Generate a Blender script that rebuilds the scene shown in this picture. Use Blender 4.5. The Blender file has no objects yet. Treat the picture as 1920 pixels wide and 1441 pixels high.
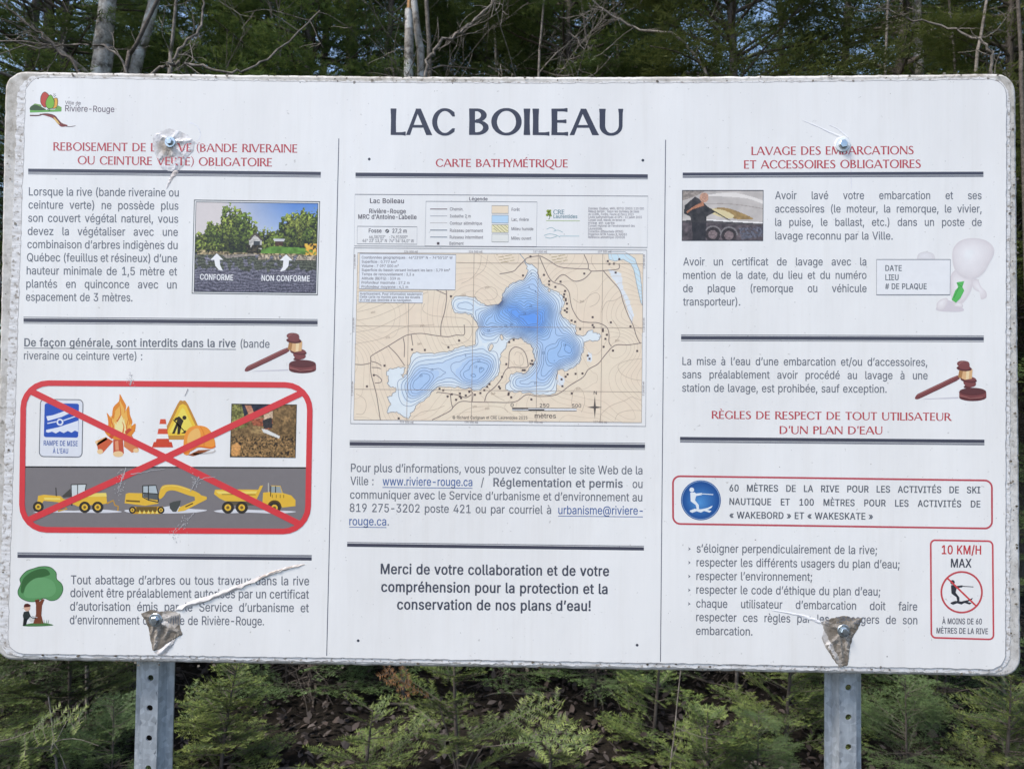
import bpy, bmesh, math, random
import numpy as np
from mathutils import Vector, Matrix
from mathutils.geometry import tessellate_polygon

sc = bpy.context.scene
R = math.radians

# ------------------------------------------------------------------ camera
CAM = Vector((0.0, -1.55, 1.75))
FPX = 1387.0                       # focal length in pixels of the 1920 wide photograph (26 mm)
YAW, PIT, ROL = 0.01880653, 0.02797725, -0.01211841
MR = np.array(Matrix.Rotation(YAW, 3, 'Z') @ Matrix.Rotation(PIT, 3, 'X') @ Matrix.Rotation(ROL, 3, 'Y'))
cam_d = bpy.data.cameras.new('camera')
cam = bpy.data.objects.new('camera', cam_d)
sc.collection.objects.link(cam)
cam.matrix_world = Matrix.Translation(CAM) @ Matrix([[MR[i][0], MR[i][2], -MR[i][1]] for i in range(3)]).to_4x4()
cam_d.sensor_width = 36.0
cam_d.lens = 36.0 * FPX / 1920
cam_d.clip_start = 0.05
cam_d.clip_end = 500
cam_d.dof.use_dof = True
cam_d.dof.focus_distance = 1.6
cam_d.dof.aperture_fstop = 10.0
sc.camera = cam

# ------------------------------------------------------------------ sky, sun, exposure
SUN_EL, SUN_AZ = R(56), R(240)       # azimuth clockwise from +Y: behind the photographer, to the left
w = bpy.data.worlds.new('World')
sc.world = w
w.use_nodes = True
nt = w.node_tree
sky = nt.nodes.new('ShaderNodeTexSky')
sky.sky_type = 'NISHITA'
sky.sun_disc = False
sky.sun_elevation = SUN_EL
sky.sun_rotation = SUN_AZ
sky.air_density = 1.0
sky.dust_density = 1.5
bg = nt.nodes['Background']
bg.inputs['Strength'].default_value = 0.15
nt.links.new(sky.outputs[0], bg.inputs['Color'])
sl = bpy.data.lights.new('sun', 'SUN')
sl.energy = 2.2
sl.angle = R(14)
sl.color = (1.0, 0.965, 0.92)
so = bpy.data.objects.new('sun', sl)
sc.collection.objects.link(so)
sdir = Vector((math.sin(SUN_AZ) * math.cos(SUN_EL), math.cos(SUN_AZ) * math.cos(SUN_EL), math.sin(SUN_EL)))
so.rotation_euler = sdir.to_track_quat('Z', 'Y').to_euler()
so.location = (0, -5, 12)
sc.view_settings.view_transform = 'Standard'
sc.view_settings.look = 'None'
sc.view_settings.gamma = 1
sc.view_settings.use_curve_mapping = False
sc.view_settings.exposure = 1.0
sc.render.engine = 'CYCLES'
sc.cycles.max_bounces = 6

# ------------------------------------------------------------------ helpers
rng = random.Random(7)
nrg = np.random.default_rng(7)


def link(o, parent=None):
    sc.collection.objects.link(o)
    if parent is not None:
        o.parent = parent
    return o


def empty(name, loc, label, cat, group=None):
    o = bpy.data.objects.new(name, None)
    o.empty_display_size = 0.1
    o.location = loc
    o['label'] = label
    o['category'] = cat
    if group:
        o['group'] = group
    return link(o)


def mesh_np(name, V, F, mats, parent=None, smooth=False, midx=None):
    """mesh from numpy arrays; F is (n,3) or (n,4)"""
    me = bpy.data.meshes.new(name)
    V = np.asarray(V, np.float32)
    F = np.asarray(F, np.int32)
    n, k = F.shape
    me.vertices.add(len(V))
    me.vertices.foreach_set('co', V.ravel())
    me.loops.add(n * k)
    me.loops.foreach_set('vertex_index', F.ravel())
    me.polygons.add(n)
    me.polygons.foreach_set('loop_start', np.arange(0, n * k, k, dtype=np.int32))
    for m in mats:
        me.materials.append(m)
    if midx is not None:
        me.polygons.foreach_set('material_index', np.asarray(midx, np.int32))
    me.update(calc_edges=True)
    me.polygons.foreach_set('use_smooth', np.full(n, smooth))
    o = bpy.data.objects.new(name, me)
    return link(o, parent)


def mesh_py(name, V, F, mats, parent=None, smooth=False):
    me = bpy.data.meshes.new(name)
    me.from_pydata([tuple(v) for v in V], [], F)
    for m in mats:
        me.materials.append(m)
    me.update()
    me.polygons.foreach_set('use_smooth', [smooth] * len(me.polygons))
    o = bpy.data.objects.new(name, me)
    return link(o, parent)


def lin(c):
    c = np.asarray(c, float) / 255
    return np.where(c <= 0.04045, c / 12.92, ((c + 0.055) / 1.055) ** 2.4)


INK_WHITE = float(lin(232))


def ink(c):
    """printed colour: reflectance of a patch that reads as c next to paper white"""
    return np.clip(lin(c) / INK_WHITE * 0.80 - 0.010, 0.004, 0.82) * np.array((1.0, 0.965, 0.92))


def new_mat(name, rough=0.6, spec=0.5, metal=0.0):
    m = bpy.data.materials.new(name)
    m.use_nodes = True
    b = m.node_tree.nodes['Principled BSDF']
    b.inputs['Roughness'].default_value = rough
    b.inputs['Specular IOR Level'].default_value = spec
    b.inputs['Metallic'].default_value = metal
    return m, m.node_tree, b


def N(nt, t, **kw):
    n = nt.nodes.new('ShaderNode' + t)
    for k, v in kw.items():
        if k in n.inputs:
            n.inputs[k].default_value = v
        else:
            setattr(n, k, v)
    return n


def noise_ramp(nt, scale, stops, coords='Object', detail=6, mapping=None, rough=0.6):
    tc = N(nt, 'TexCoord')
    src = tc.outputs[coords]
    if mapping:
        mp = N(nt, 'Mapping')
        mp.inputs['Scale'].default_value = mapping
        nt.links.new(src, mp.inputs[0])
        src = mp.outputs[0]
    no = N(nt, 'TexNoise')
    no.inputs['Scale'].default_value = scale
    no.inputs['Detail'].default_value = detail
    no.inputs['Roughness'].default_value = rough
    nt.links.new(src, no.inputs['Vector'])
    cr = N(nt, 'ValToRGB')
    e = cr.color_ramp.elements
    while len(e) < len(stops):
        e.new(0.5)
    for el, (p, c) in zip(e, stops):
        el.position = p
        el.color = (*c, 1)
    nt.links.new(no.outputs['Fac'], cr.inputs[0])
    return no, cr


def mixcol(nt, a, b, fac, mode='MIX'):
    m = nt.nodes.new('ShaderNodeMix')
    m.data_type = 'RGBA'
    m.blend_type = mode
    for s, v in ((m.inputs[6], a), (m.inputs[7], b), (m.inputs[0], fac)):
        if hasattr(v, 'is_linked') or hasattr(v, 'links'):
            nt.links.new(v, s)
        elif isinstance(v, (int, float)):
            s.default_value = v
        else:
            s.default_value = (*v, 1)
    return m.outputs[2]


def bump(nt, b, height, strength, dist):
    bp = N(nt, 'Bump')
    bp.inputs['Strength'].default_value = strength
    bp.inputs['Distance'].default_value = dist
    nt.links.new(height, bp.inputs['Height'])
    nt.links.new(bp.outputs[0], b.inputs['Normal'])


# ------------------------------------------------------------------ photo pixel -> plane / world
def ray(px, py):
    d = np.stack([(np.asarray(px, float) - 960) / FPX, np.ones_like(np.asarray(px, float)), -(np.asarray(py, float) - 720.5) / FPX], -1)
    return d @ MR.T


def on_plane(px, py, y=0.0):
    """point of the vertical plane y (metres behind the sign face) seen at that photo pixel"""
    d = ray(px, py)
    t = (y - CAM.y) / d[..., 1]
    return np.array(CAM) + d * t[..., None]


def at(px, py, y):
    return Vector(on_plane(np.array(px, float), np.array(py, float), y))
# outlines of the lettering: character code, advance, then per loop its length, start and steps
GLYPHS_R = [
65,192,2,17,6,-2,29,0,2,2,19,55,80,0,19,-55,2,-2,29,0,2,1,0,1,-2,6,-74,198,-1,1,-31,0,-2,-1,-73,-200,-1,-4,3,66,81,30,93,31,-93,66,182,3,26,23,-2,79,0,26,3,13,5,15,11,7,9,4,8,3,19,-1,13,-5,16,-11,14,
-13,8,-11,2,15,6,4,3,10,12,4,13,0,11,-3,16,-3,9,-13,16,-8,5,-23,8,-89,0,-2,-1,0,-204,12,53,25,0,65,54,0,7,-2,11,-6,9,-9,5,-12,-1,-15,-3,-7,-7,-7,-5,-3,-12,-3,12,53,116,0,63,54,-1,11,-4,5,-4,4,-6,3,-7,
1,-15,-2,-6,-6,-8,-10,-8,-19,-4,67,204,1,61,104,-5,24,2,18,6,17,10,14,15,9,15,6,20,0,2,-2,1,-28,0,-2,-1,-4,-13,-12,-16,-14,-9,-18,-4,-16,1,-10,3,-18,11,-15,21,-5,13,-3,16,-1,12,1,15,3,17,5,13,6,11,9,
10,8,6,9,4,11,3,11,1,18,-2,11,-4,17,-17,7,-19,2,-1,28,0,2,2,-2,11,-8,18,-13,16,-13,11,-16,7,-4,2,-17,4,-31,-1,-14,-4,-29,-17,-11,-13,-10,-17,-6,-16,-4,-21,-1,-13,1,-22,4,-20,7,-19,9,-14,12,-13,11,-9,
17,-8,14,-4,68,201,2,21,23,-2,86,1,17,4,17,8,13,9,13,14,7,13,7,15,1,6,4,36,-5,35,-6,16,-9,16,-12,13,-12,8,-16,8,-17,4,-60,1,-28,0,-2,-1,0,-204,15,53,25,0,154,49,-1,24,-9,10,-7,13,-18,7,-26,1,-14,-1,
-18,-7,-26,-7,-10,-9,-10,-8,-7,-10,-4,-14,-3,69,167,1,20,23,-2,128,0,2,1,0,24,-2,2,-98,0,0,64,90,0,2,2,0,23,-2,2,-90,0,0,63,97,0,2,2,0,23,-2,1,-127,0,-2,-1,0,-204,70,164,1,17,23,-2,28,0,2,2,0,86,86,0,
2,2,0,23,-2,2,-86,0,0,66,96,0,2,2,-1,23,-1,1,-126,0,-2,-1,0,-204,71,208,1,65,104,-5,21,1,11,4,17,7,11,6,12,12,7,10,6,13,4,15,1,39,-2,2,-80,0,-2,-2,0,-23,2,-1,51,0,-3,-19,-9,-17,-15,-13,-8,-3,-21,-3,
-11,1,-10,2,-18,12,-15,21,-5,13,-3,16,-1,12,1,15,3,17,5,13,6,11,9,10,8,6,8,4,11,3,11,1,13,-1,11,-4,14,-8,8,-11,8,-18,2,-1,29,0,2,2,-10,29,-20,22,-17,10,-28,8,-31,-1,-13,-4,-29,-17,-12,-13,-13,-27,-2,
-6,-4,-21,-1,-13,1,-22,4,-20,7,-18,8,-15,13,-13,10,-8,16,-9,16,-4,72,207,1,20,23,-2,28,0,2,2,0,91,101,0,0,-91,2,-2,28,0,2,1,0,205,-2,1,-28,0,-2,-2,0,-85,-101,0,0,85,-2,2,-28,0,-2,-1,0,-204,73,120,1,
20,11,-2,98,0,2,2,-1,24,-1,1,-33,0,0,154,33,0,1,1,1,23,-2,2,-98,0,-2,-2,1,-23,1,-1,33,0,0,-154,-33,0,-1,-1,-1,-24,74,159,1,31,72,-5,20,2,17,7,13,9,8,11,6,16,2,16,0,147,-2,2,-28,0,-2,-2,0,-146,-1,-11,
-4,-8,-4,-6,-7,-7,-7,-2,-9,-1,-9,1,-6,2,-13,13,-3,9,-1,23,-2,1,-28,0,-2,-2,2,-29,6,-16,8,-11,16,-11,14,-5,75,187,1,24,23,-2,28,0,2,1,0,67,26,27,67,-94,2,-1,32,0,2,1,0,1,-1,2,-81,114,82,86,0,2,-2,1,
-36,0,-2,-1,-60,-65,-29,-35,0,99,-2,2,-28,0,-2,-1,0,-204,76,157,1,11,23,-2,122,0,2,2,0,23,-2,2,-92,0,0,178,-2,2,-28,0,-2,-2,0,-203,77,251,1,25,23,-2,27,0,2,2,-1,158,60,-158,2,-2,25,0,2,2,45,116,14,40,
0,-156,2,-2,27,0,2,1,0,205,-2,1,-38,0,-2,-1,-49,-125,-13,-40,-62,165,-2,1,-39,0,-1,-1,-1,-204,78,209,1,20,23,-2,28,0,2,2,0,122,-1,39,100,-161,2,-2,32,0,2,1,0,205,-2,1,-27,0,-2,-2,0,-130,1,-30,-101,
160,-2,2,-32,0,-2,-1,0,-204,79,213,2,37,104,-5,20,2,16,4,16,8,12,9,4,5,8,8,9,15,6,18,4,14,1,20,-1,25,-4,17,-6,17,-9,16,-12,13,-26,16,-16,5,-15,1,-23,-1,-16,-4,-15,-9,-11,-8,-4,-5,-8,-8,-8,-14,-8,-17,
-4,-19,-1,-17,1,-26,4,-16,7,-19,9,-14,13,-14,10,-8,17,-8,14,-4,33,106,23,-10,1,-11,3,-9,4,-10,9,-13,19,-4,10,-4,16,-1,19,1,14,4,17,4,10,13,19,10,8,9,4,11,3,12,1,10,-1,8,-2,12,-5,7,-6,9,-10,6,-11,5,
-12,3,-15,1,-18,-1,-15,-3,-13,-5,-13,-5,-11,-18,-17,-8,-4,-11,-3,80,178,2,21,23,-2,28,0,2,2,0,72,58,1,11,3,14,6,8,5,9,10,6,8,7,21,0,26,-7,20,-6,9,-9,10,-8,5,-12,6,-13,3,-88,0,-2,-1,0,-204,13,53,99,0,
80,40,0,9,-1,15,-4,11,-10,5,-12,2,-12,-2,-14,-5,-12,-11,-11,-6,-2,-18,-2,81,213,2,38,159,-21,29,0,2,2,-25,35,15,15,9,14,6,19,4,16,1,18,-1,25,-4,17,-6,17,-9,16,-12,13,-28,17,-14,4,-15,1,-23,-1,-16,-4,
-15,-9,-11,-8,-12,-13,-8,-14,-8,-17,-4,-19,-1,-25,1,-18,4,-18,7,-17,9,-14,13,-14,10,-8,17,-8,14,-4,16,-2,22,2,15,5,15,-21,38,106,23,-10,1,-11,3,-9,4,-10,9,-13,19,-4,10,-4,16,-1,19,1,14,4,17,4,10,13,
19,10,8,9,4,11,3,12,1,10,-1,8,-2,12,-5,7,-6,9,-10,6,-11,5,-12,3,-15,1,-18,-1,-15,-4,-17,-4,-9,-5,-11,-9,-8,-17,24,-3,2,-29,0,-2,-1,0,-2,28,-37,-5,-2,82,180,2,30,23,-2,28,0,2,1,0,79,23,0,21,0,41,-79,2,
-1,32,0,2,1,0,1,-1,2,-44,82,5,1,10,6,9,9,7,10,3,8,3,10,1,15,-1,11,-2,6,-5,14,-6,8,-8,8,-21,12,-13,3,-88,0,-2,-1,0,-204,12,53,104,0,75,40,0,18,-2,6,-2,11,-9,7,-17,0,-16,-5,-12,-8,-10,-11,-5,-18,-2,83,
179,1,71,86,-6,20,1,12,3,14,5,18,12,8,10,7,19,1,17,0,3,-5,16,-11,12,-16,12,-16,6,-30,8,-17,6,-15,9,-4,5,-3,12,2,12,9,10,9,6,13,3,27,-2,9,-5,8,-7,3,-5,3,-10,2,-3,27,0,2,1,-1,12,-3,10,-5,7,-16,16,-20,
10,-24,3,-30,-3,-22,-10,-15,-15,-5,-10,-3,-9,-1,-10,1,-15,5,-12,6,-8,12,-9,14,-8,38,-11,27,-10,8,-6,2,-2,4,-8,0,-6,-4,-15,-1,-3,-11,-10,-7,-3,-15,-3,-22,1,-13,4,-11,9,-5,11,-2,9,-1,1,-29,0,-2,-2,5,
-23,14,-18,7,-6,12,-6,23,-7,84,179,1,14,76,-2,28,0,2,2,0,179,62,0,2,2,0,22,-2,2,-156,0,-2,-2,0,-22,2,-2,62,0,0,-179,85,207,1,37,100,-5,24,2,12,3,12,5,11,7,10,10,7,9,5,11,4,13,1,12,0,136,-2,2,-28,0,-2,
-2,0,-133,-1,-8,-5,-16,-12,-14,-6,-4,-17,-5,-19,0,-16,5,-8,4,-11,14,-6,16,0,141,-2,2,-28,0,-2,-2,0,-137,1,-11,3,-13,13,-20,10,-10,10,-6,16,-7,12,-3,86,192,1,20,81,-2,31,0,2,2,73,200,1,2,0,2,-2,1,-29,
0,-2,-1,-40,-114,-18,-59,-12,39,-48,134,-2,1,-29,0,-2,-1,0,-2,2,-5,72,-194,1,-3,87,274,1,30,61,-2,32,0,2,2,38,138,4,20,42,-158,2,-2,32,0,1,1,55,196,2,7,0,2,-2,1,-29,0,-2,-3,-32,-124,-9,-40,-42,164,-2,
3,-32,0,-1,-1,-32,-120,-11,-48,-41,166,-2,3,-28,0,-2,-1,0,-3,54,-198,1,-4,88,190,1,29,6,-2,32,0,2,1,35,51,19,31,56,-82,2,-1,31,0,2,1,0,1,-2,3,-69,102,65,95,2,2,-1,2,-1,1,-31,0,-2,-1,-30,-44,-20,-33,
-52,77,-1,1,-32,0,-2,-1,0,-2,1,-1,67,-97,-72,-102,-1,-2,89,189,1,21,80,-2,28,0,2,1,0,83,74,118,1,2,-1,2,-1,1,-32,0,-2,-2,-40,-64,-14,-28,-5,11,-51,81,-2,2,-31,0,-2,-1,0,-2,2,-4,72,-116,0,-82,90,175,1,
16,16,-2,145,0,2,1,0,24,-2,2,-111,-1,112,160,0,20,-2,1,-145,0,-2,-1,0,-23,2,-2,111,1,-112,-160,0,-20,97,156,2,46,53,-5,29,1,17,9,9,10,0,-16,2,-1,26,0,2,2,0,102,-3,17,-7,17,-3,3,-5,3,-18,10,-17,4,-5,0,
-21,-2,-15,-5,-15,-9,-3,-3,-9,-11,-4,-10,1,-1,2,-1,22,-6,3,0,2,2,4,6,7,7,12,6,18,1,10,-2,6,-5,6,-9,1,-14,-4,-4,-7,-4,-40,-4,-26,-9,-12,-10,-7,-11,-2,-16,3,-16,9,-15,6,-6,9,-5,14,63,20,-9,2,-11,8,-3,7,
0,10,3,7,5,4,12,5,33,5,14,5,0,-24,-7,-15,-11,-10,-13,-3,98,170,2,29,81,-5,25,1,10,3,11,6,19,19,5,10,7,24,1,15,-1,19,-7,24,-6,13,-9,10,-18,12,-12,4,-16,1,-16,-2,-13,-7,-13,-14,0,70,-2,2,-26,0,-2,-2,0,
-203,2,-2,26,0,2,1,0,19,13,-14,13,-7,21,87,21,-13,3,-12,7,-5,7,-7,17,-2,22,2,19,7,16,8,10,5,4,5,2,14,2,13,-2,6,-3,12,-13,8,-26,0,-21,-8,-25,-9,-11,-3,-3,-6,-3,99,158,1,50,86,-5,6,0,20,5,18,11,13,16,5,
14,-2,2,-22,6,-3,0,-2,-1,-5,-12,-9,-9,-13,-6,-18,0,-14,6,-5,6,-9,14,-4,18,0,20,4,17,4,8,11,13,13,6,13,1,16,-4,9,-8,6,-14,2,-1,3,0,23,6,2,1,0,2,-13,22,-16,13,-13,6,-21,3,-5,0,-12,-1,-22,-9,-13,-9,-14,
-21,-7,-25,-1,-19,1,-13,7,-25,7,-12,6,-6,3,-4,21,-13,12,-3,100,170,2,29,82,-5,7,0,9,3,19,12,5,7,0,-18,2,-1,26,0,2,2,0,203,-2,2,-27,0,-2,-2,0,-68,-12,12,-13,7,-21,2,-11,-1,-8,-3,-4,-1,-18,-12,-9,-10,
-11,-23,-3,-28,3,-30,11,-26,17,-17,12,-6,10,-3,22,80,21,-12,2,-8,4,-5,6,-9,14,-4,18,0,21,4,18,4,7,9,11,3,3,6,3,15,2,13,-2,5,-3,12,-13,7,-16,2,-21,-1,-10,-4,-18,-8,-15,-13,-8,101,162,2,41,90,-5,7,0,15,
5,18,9,12,12,7,15,0,1,-3,1,-22,6,-3,0,-2,-2,-2,-4,-5,-7,-8,-7,-18,-4,-16,2,-13,8,-10,13,-3,8,-2,15,107,0,2,2,0,24,-5,22,-7,14,-2,2,-13,13,-18,9,-22,4,-14,-1,-27,-10,-17,-17,-7,-11,-5,-13,-3,-27,3,-29,
6,-17,6,-9,9,-10,23,-13,11,-3,12,42,90,0,4,9,20,16,13,13,3,10,-1,12,-4,4,-3,7,-8,6,-15,1,-8,0,-1,102,101,1,32,31,-2,27,0,2,2,0,129,32,0,2,2,0,22,-2,1,-32,0,0,20,2,5,6,7,10,2,11,-3,5,1,6,21,0,2,-2,1,
-16,4,-4,0,-27,-5,-6,-4,-10,-10,-3,-7,-3,-14,0,-20,-27,0,-2,-2,0,-22,2,-1,27,0,0,-129,103,170,2,50,70,-62,27,0,11,2,19,8,10,8,11,16,3,11,1,11,0,158,-2,2,-26,0,-2,-1,0,-20,-13,14,-13,7,-21,2,-11,-1,
-10,-3,-20,-13,-9,-10,-11,-23,-3,-28,3,-30,5,-12,6,-10,9,-10,22,-12,8,-3,25,-1,15,5,9,6,9,11,0,-24,-2,-12,-4,-8,-4,-5,-2,-2,-8,-5,-9,-2,-17,-1,-21,8,-10,13,-3,2,-2,0,-2,-1,-21,-12,0,-2,7,-10,12,-11,
16,-8,24,74,26,-12,5,-4,2,-4,4,-8,12,-4,18,0,20,4,18,4,7,7,8,4,4,5,3,17,3,15,-3,5,-3,6,-6,8,-12,3,-9,2,-21,-3,-21,-2,-7,-8,-11,-12,-10,-7,-1,104,164,1,33,20,-2,26,0,2,2,0,92,3,15,5,11,4,2,12,8,12,2,8,
-1,14,-8,5,-8,3,-8,1,-10,0,-95,2,-2,27,0,2,2,0,98,-3,22,-9,16,-7,7,-17,10,-17,3,-15,-1,-10,-3,-10,-6,-10,-10,0,67,-2,2,-26,0,-2,-2,0,-203,105,67,2,8,20,-2,26,0,2,2,0,152,-2,2,-26,0,-2,-2,0,-152,14,31,
175,11,2,6,3,1,2,5,10,-1,6,-4,8,-9,5,-12,0,-8,-5,-6,-8,0,-10,2,-4,6,-6,106,67,2,16,-5,-59,25,2,14,8,10,12,4,15,0,174,-2,2,-26,0,-2,-2,0,-164,-2,-10,-3,-6,-7,-4,-10,-1,-3,-1,0,-23,13,31,175,4,0,9,3,9,
10,0,11,-6,7,-7,5,-12,0,-9,-5,-5,-8,-1,-6,3,-8,6,-6,107,152,1,22,20,-2,26,0,2,1,0,56,13,12,55,-68,1,-1,33,0,2,2,0,1,-68,85,63,65,0,2,-2,1,-32,0,-1,-1,-64,-64,0,114,-2,2,-26,0,-2,-2,0,-203,108,76,1,22,
56,-3,5,0,11,2,3,1,0,2,-4,21,-5,1,-1,-1,-9,0,-4,2,-1,1,-3,13,0,164,-2,2,-26,0,-2,-2,0,-171,1,-10,4,-9,3,-5,7,-6,10,-4,109,244,1,57,20,-2,26,0,2,2,0,96,1,7,4,13,5,5,3,3,14,6,4,0,14,-3,10,-9,3,-6,1,-7,
1,-106,1,-1,26,0,2,2,0,99,4,16,5,7,4,3,12,5,4,0,14,-2,5,-3,6,-7,3,-7,1,-9,0,-102,2,-2,27,0,2,1,0,104,-3,21,-4,8,-9,12,-8,6,-17,6,-20,0,-20,-7,-2,-1,-11,-11,-4,-6,-4,7,-8,8,-6,5,-10,4,-9,1,-17,-1,-14,
-7,-12,-12,0,17,-2,1,-26,0,-2,-1,0,-153,110,164,1,34,20,-2,26,0,2,2,0,92,3,15,5,11,4,2,12,8,12,2,8,-1,14,-8,5,-8,3,-8,1,-10,0,-95,2,-2,27,0,2,1,0,99,-3,22,-9,16,-7,7,-15,10,-19,3,-13,-1,-12,-3,-8,-5,
-7,-6,-5,-5,0,17,-2,1,-26,0,-2,-1,0,-153,111,166,2,28,80,-5,18,1,12,3,21,13,3,4,6,6,7,11,5,11,3,29,-3,33,-5,11,-15,20,-12,9,-22,9,-12,1,-18,-2,-24,-9,-11,-8,-14,-21,-7,-25,-1,-13,1,-19,6,-22,1,-4,7,
-11,9,-10,21,-13,12,-3,23,74,21,-14,6,-5,6,-9,14,-4,18,0,20,4,18,4,7,9,11,2,2,13,6,9,1,8,-1,8,-2,5,-3,12,-14,7,-16,2,-20,-2,-19,-7,-15,-9,-11,-5,-4,-11,-4,112,170,2,30,20,-59,26,0,2,2,0,74,5,-7,21,
-13,7,-2,25,1,10,3,11,6,18,17,6,12,7,25,1,14,-1,19,-7,24,-6,13,-6,6,-3,4,-20,13,-10,3,-11,1,-21,-2,-13,-7,-13,-14,0,20,-2,1,-26,0,-2,-2,0,-209,21,87,21,-13,3,-12,7,-5,7,-7,17,-2,22,2,19,7,16,8,10,5,4,
5,2,14,2,13,-2,6,-3,12,-13,8,-26,0,-21,-8,-25,-9,-11,-3,-3,-6,-3,113,170,2,29,123,-59,27,0,2,2,0,209,-2,2,-26,0,-2,-1,0,-20,-13,14,-13,7,-21,2,-11,-1,-8,-3,-4,-1,-18,-12,-9,-10,-11,-23,-3,-28,3,-32,
11,-24,17,-17,14,-6,8,-3,18,-1,7,0,7,2,21,13,4,6,0,-73,22,80,21,-12,2,-8,4,-5,6,-9,14,-4,18,0,21,4,18,4,7,9,11,3,3,6,3,15,2,13,-2,5,-3,12,-13,7,-16,2,-21,-1,-10,-4,-18,-8,-15,-13,-8,114,104,1,22,20,
-2,26,0,2,1,0,97,2,9,3,7,2,4,12,9,10,3,15,-1,8,1,0,26,-6,2,-4,0,-24,-3,-8,-5,-10,-10,0,14,-2,2,-26,0,-2,-1,0,-153,115,146,1,65,61,-5,25,0,10,2,11,5,13,8,4,3,4,5,7,16,-1,18,-3,10,-5,7,-8,7,-26,10,-22,
5,-13,4,-8,7,-1,2,-2,7,1,5,6,8,2,2,5,2,14,3,14,-2,2,-1,9,-8,5,-10,2,-1,17,3,10,3,0,1,-10,20,-18,14,-9,4,-24,2,-10,-1,-18,-5,-15,-9,-8,-12,-2,-4,-3,-14,1,-12,3,-9,8,-9,6,-5,12,-6,44,-11,9,-6,5,-7,-1,
-10,-8,-10,-7,-4,-14,-2,-16,2,-6,3,-6,6,-3,5,-2,6,-2,3,-25,-5,-3,-1,0,-3,6,-15,11,-13,16,-9,116,91,1,33,64,-4,5,0,16,3,3,1,0,2,-4,20,-8,1,-13,-1,-3,1,-5,7,-2,8,0,91,30,0,1,1,1,22,-2,2,-30,0,0,35,-2,1,
-26,0,-2,-2,0,-34,-21,0,-2,-1,0,-22,2,-2,21,0,0,-94,1,-9,4,-10,8,-9,6,-5,12,-5,117,164,1,34,71,-4,15,1,10,3,10,6,10,10,0,-17,2,-1,26,0,2,2,0,152,-2,2,-27,0,-2,-2,0,-99,-2,-7,-5,-12,-6,-5,-9,-5,-11,-2,
-11,1,-7,2,-7,7,-4,6,-5,20,0,94,-2,2,-26,0,-2,-2,0,-98,3,-22,4,-10,10,-12,7,-6,10,-5,118,156,1,17,64,-2,28,0,2,2,57,150,1,2,0,1,-2,1,-29,0,-2,-2,-35,-96,-6,-21,-41,117,-2,2,-29,0,-2,-1,1,-3,57,-150,
119,227,1,31,54,-2,26,0,2,1,20,69,11,44,31,-113,2,-1,27,0,1,1,46,149,1,3,0,2,-2,1,-28,0,-2,-1,-19,-67,-11,-48,-29,115,-2,1,-28,0,-2,-1,-19,-67,-11,-46,-3,16,-27,97,-2,1,-28,0,-2,-1,0,-2,44,-144,2,-7,
120,151,1,27,7,-2,31,0,2,1,22,34,14,24,36,-58,2,-1,30,0,2,1,0,1,-1,2,-52,74,51,75,0,2,-2,1,-30,0,-2,-1,-20,-30,-14,-25,-34,55,-1,1,-31,0,-2,-1,0,-2,51,-74,-54,-76,0,-2,121,156,1,27,38,-60,7,0,13,4,14,
11,12,19,67,176,1,2,0,1,-2,1,-29,0,-2,-2,-35,-96,-6,-20,-41,116,-2,2,-29,0,-2,-1,1,-3,57,-150,-7,-20,-6,-9,-8,-5,-17,2,-2,-2,-6,-20,0,-2,6,-3,122,152,1,16,16,-2,120,0,2,1,0,24,-2,2,-81,0,81,106,0,22,
-2,1,-116,0,-2,-1,0,-24,2,-2,79,0,-83,-108,0,-19,48,181,2,36,88,-5,19,2,13,4,12,8,10,10,8,11,7,14,7,36,1,18,-1,25,-7,34,-7,16,-8,11,-11,12,-7,4,-4,3,-13,4,-13,1,-20,-1,-11,-4,-14,-8,-10,-10,-9,-14,-5,
-11,-4,-16,-4,-21,-1,-17,1,-26,3,-19,5,-17,6,-14,8,-11,3,-4,7,-6,9,-6,16,-6,26,91,22,-11,1,-12,6,-12,17,-4,12,-5,26,0,35,2,14,7,24,6,9,6,7,14,8,9,1,8,-1,7,-3,15,-12,4,-9,7,-24,3,-30,-1,-19,-5,-26,-4,
-12,-5,-8,-9,-10,-4,-3,-8,-2,49,181,1,19,30,-2,127,0,2,2,-1,23,-1,1,-44,0,0,179,-2,2,-33,0,-44,-31,-3,-3,0,-28,2,-2,3,0,46,33,0,-150,-52,0,-2,-2,0,-22,50,181,1,39,25,-2,132,0,2,2,0,23,-2,2,-91,0,64,
68,18,26,6,15,1,26,-3,10,-5,9,-11,13,-3,3,-11,6,-8,4,-22,3,-4,0,-22,-3,-20,-11,-15,-17,-7,-20,-1,-12,2,-2,27,0,2,1,0,8,1,5,6,13,15,10,14,2,18,-4,4,-2,8,-10,5,-10,0,-14,-10,-22,-92,-100,0,-20,51,181,1,
50,84,-5,18,1,24,8,9,6,16,16,5,10,3,10,1,10,-1,14,-3,10,-11,18,-9,8,-22,10,-13,2,-6,0,57,65,0,20,-2,2,-123,0,-2,-2,0,-22,2,-2,85,0,-52,-58,0,-22,2,-2,18,0,21,-2,13,-7,6,-6,6,-10,3,-14,-3,-14,-6,-10,
-12,-9,-14,-3,-13,0,-14,4,-9,5,-8,9,-3,12,-2,3,-29,0,-2,-2,2,-11,7,-16,2,-4,9,-9,6,-5,22,-9,52,181,1,26,112,-2,26,0,2,1,0,41,26,0,2,1,0,24,-2,2,-26,0,0,60,-2,2,-26,0,-2,-2,0,-60,-63,0,80,135,0,2,-2,1,
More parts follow.
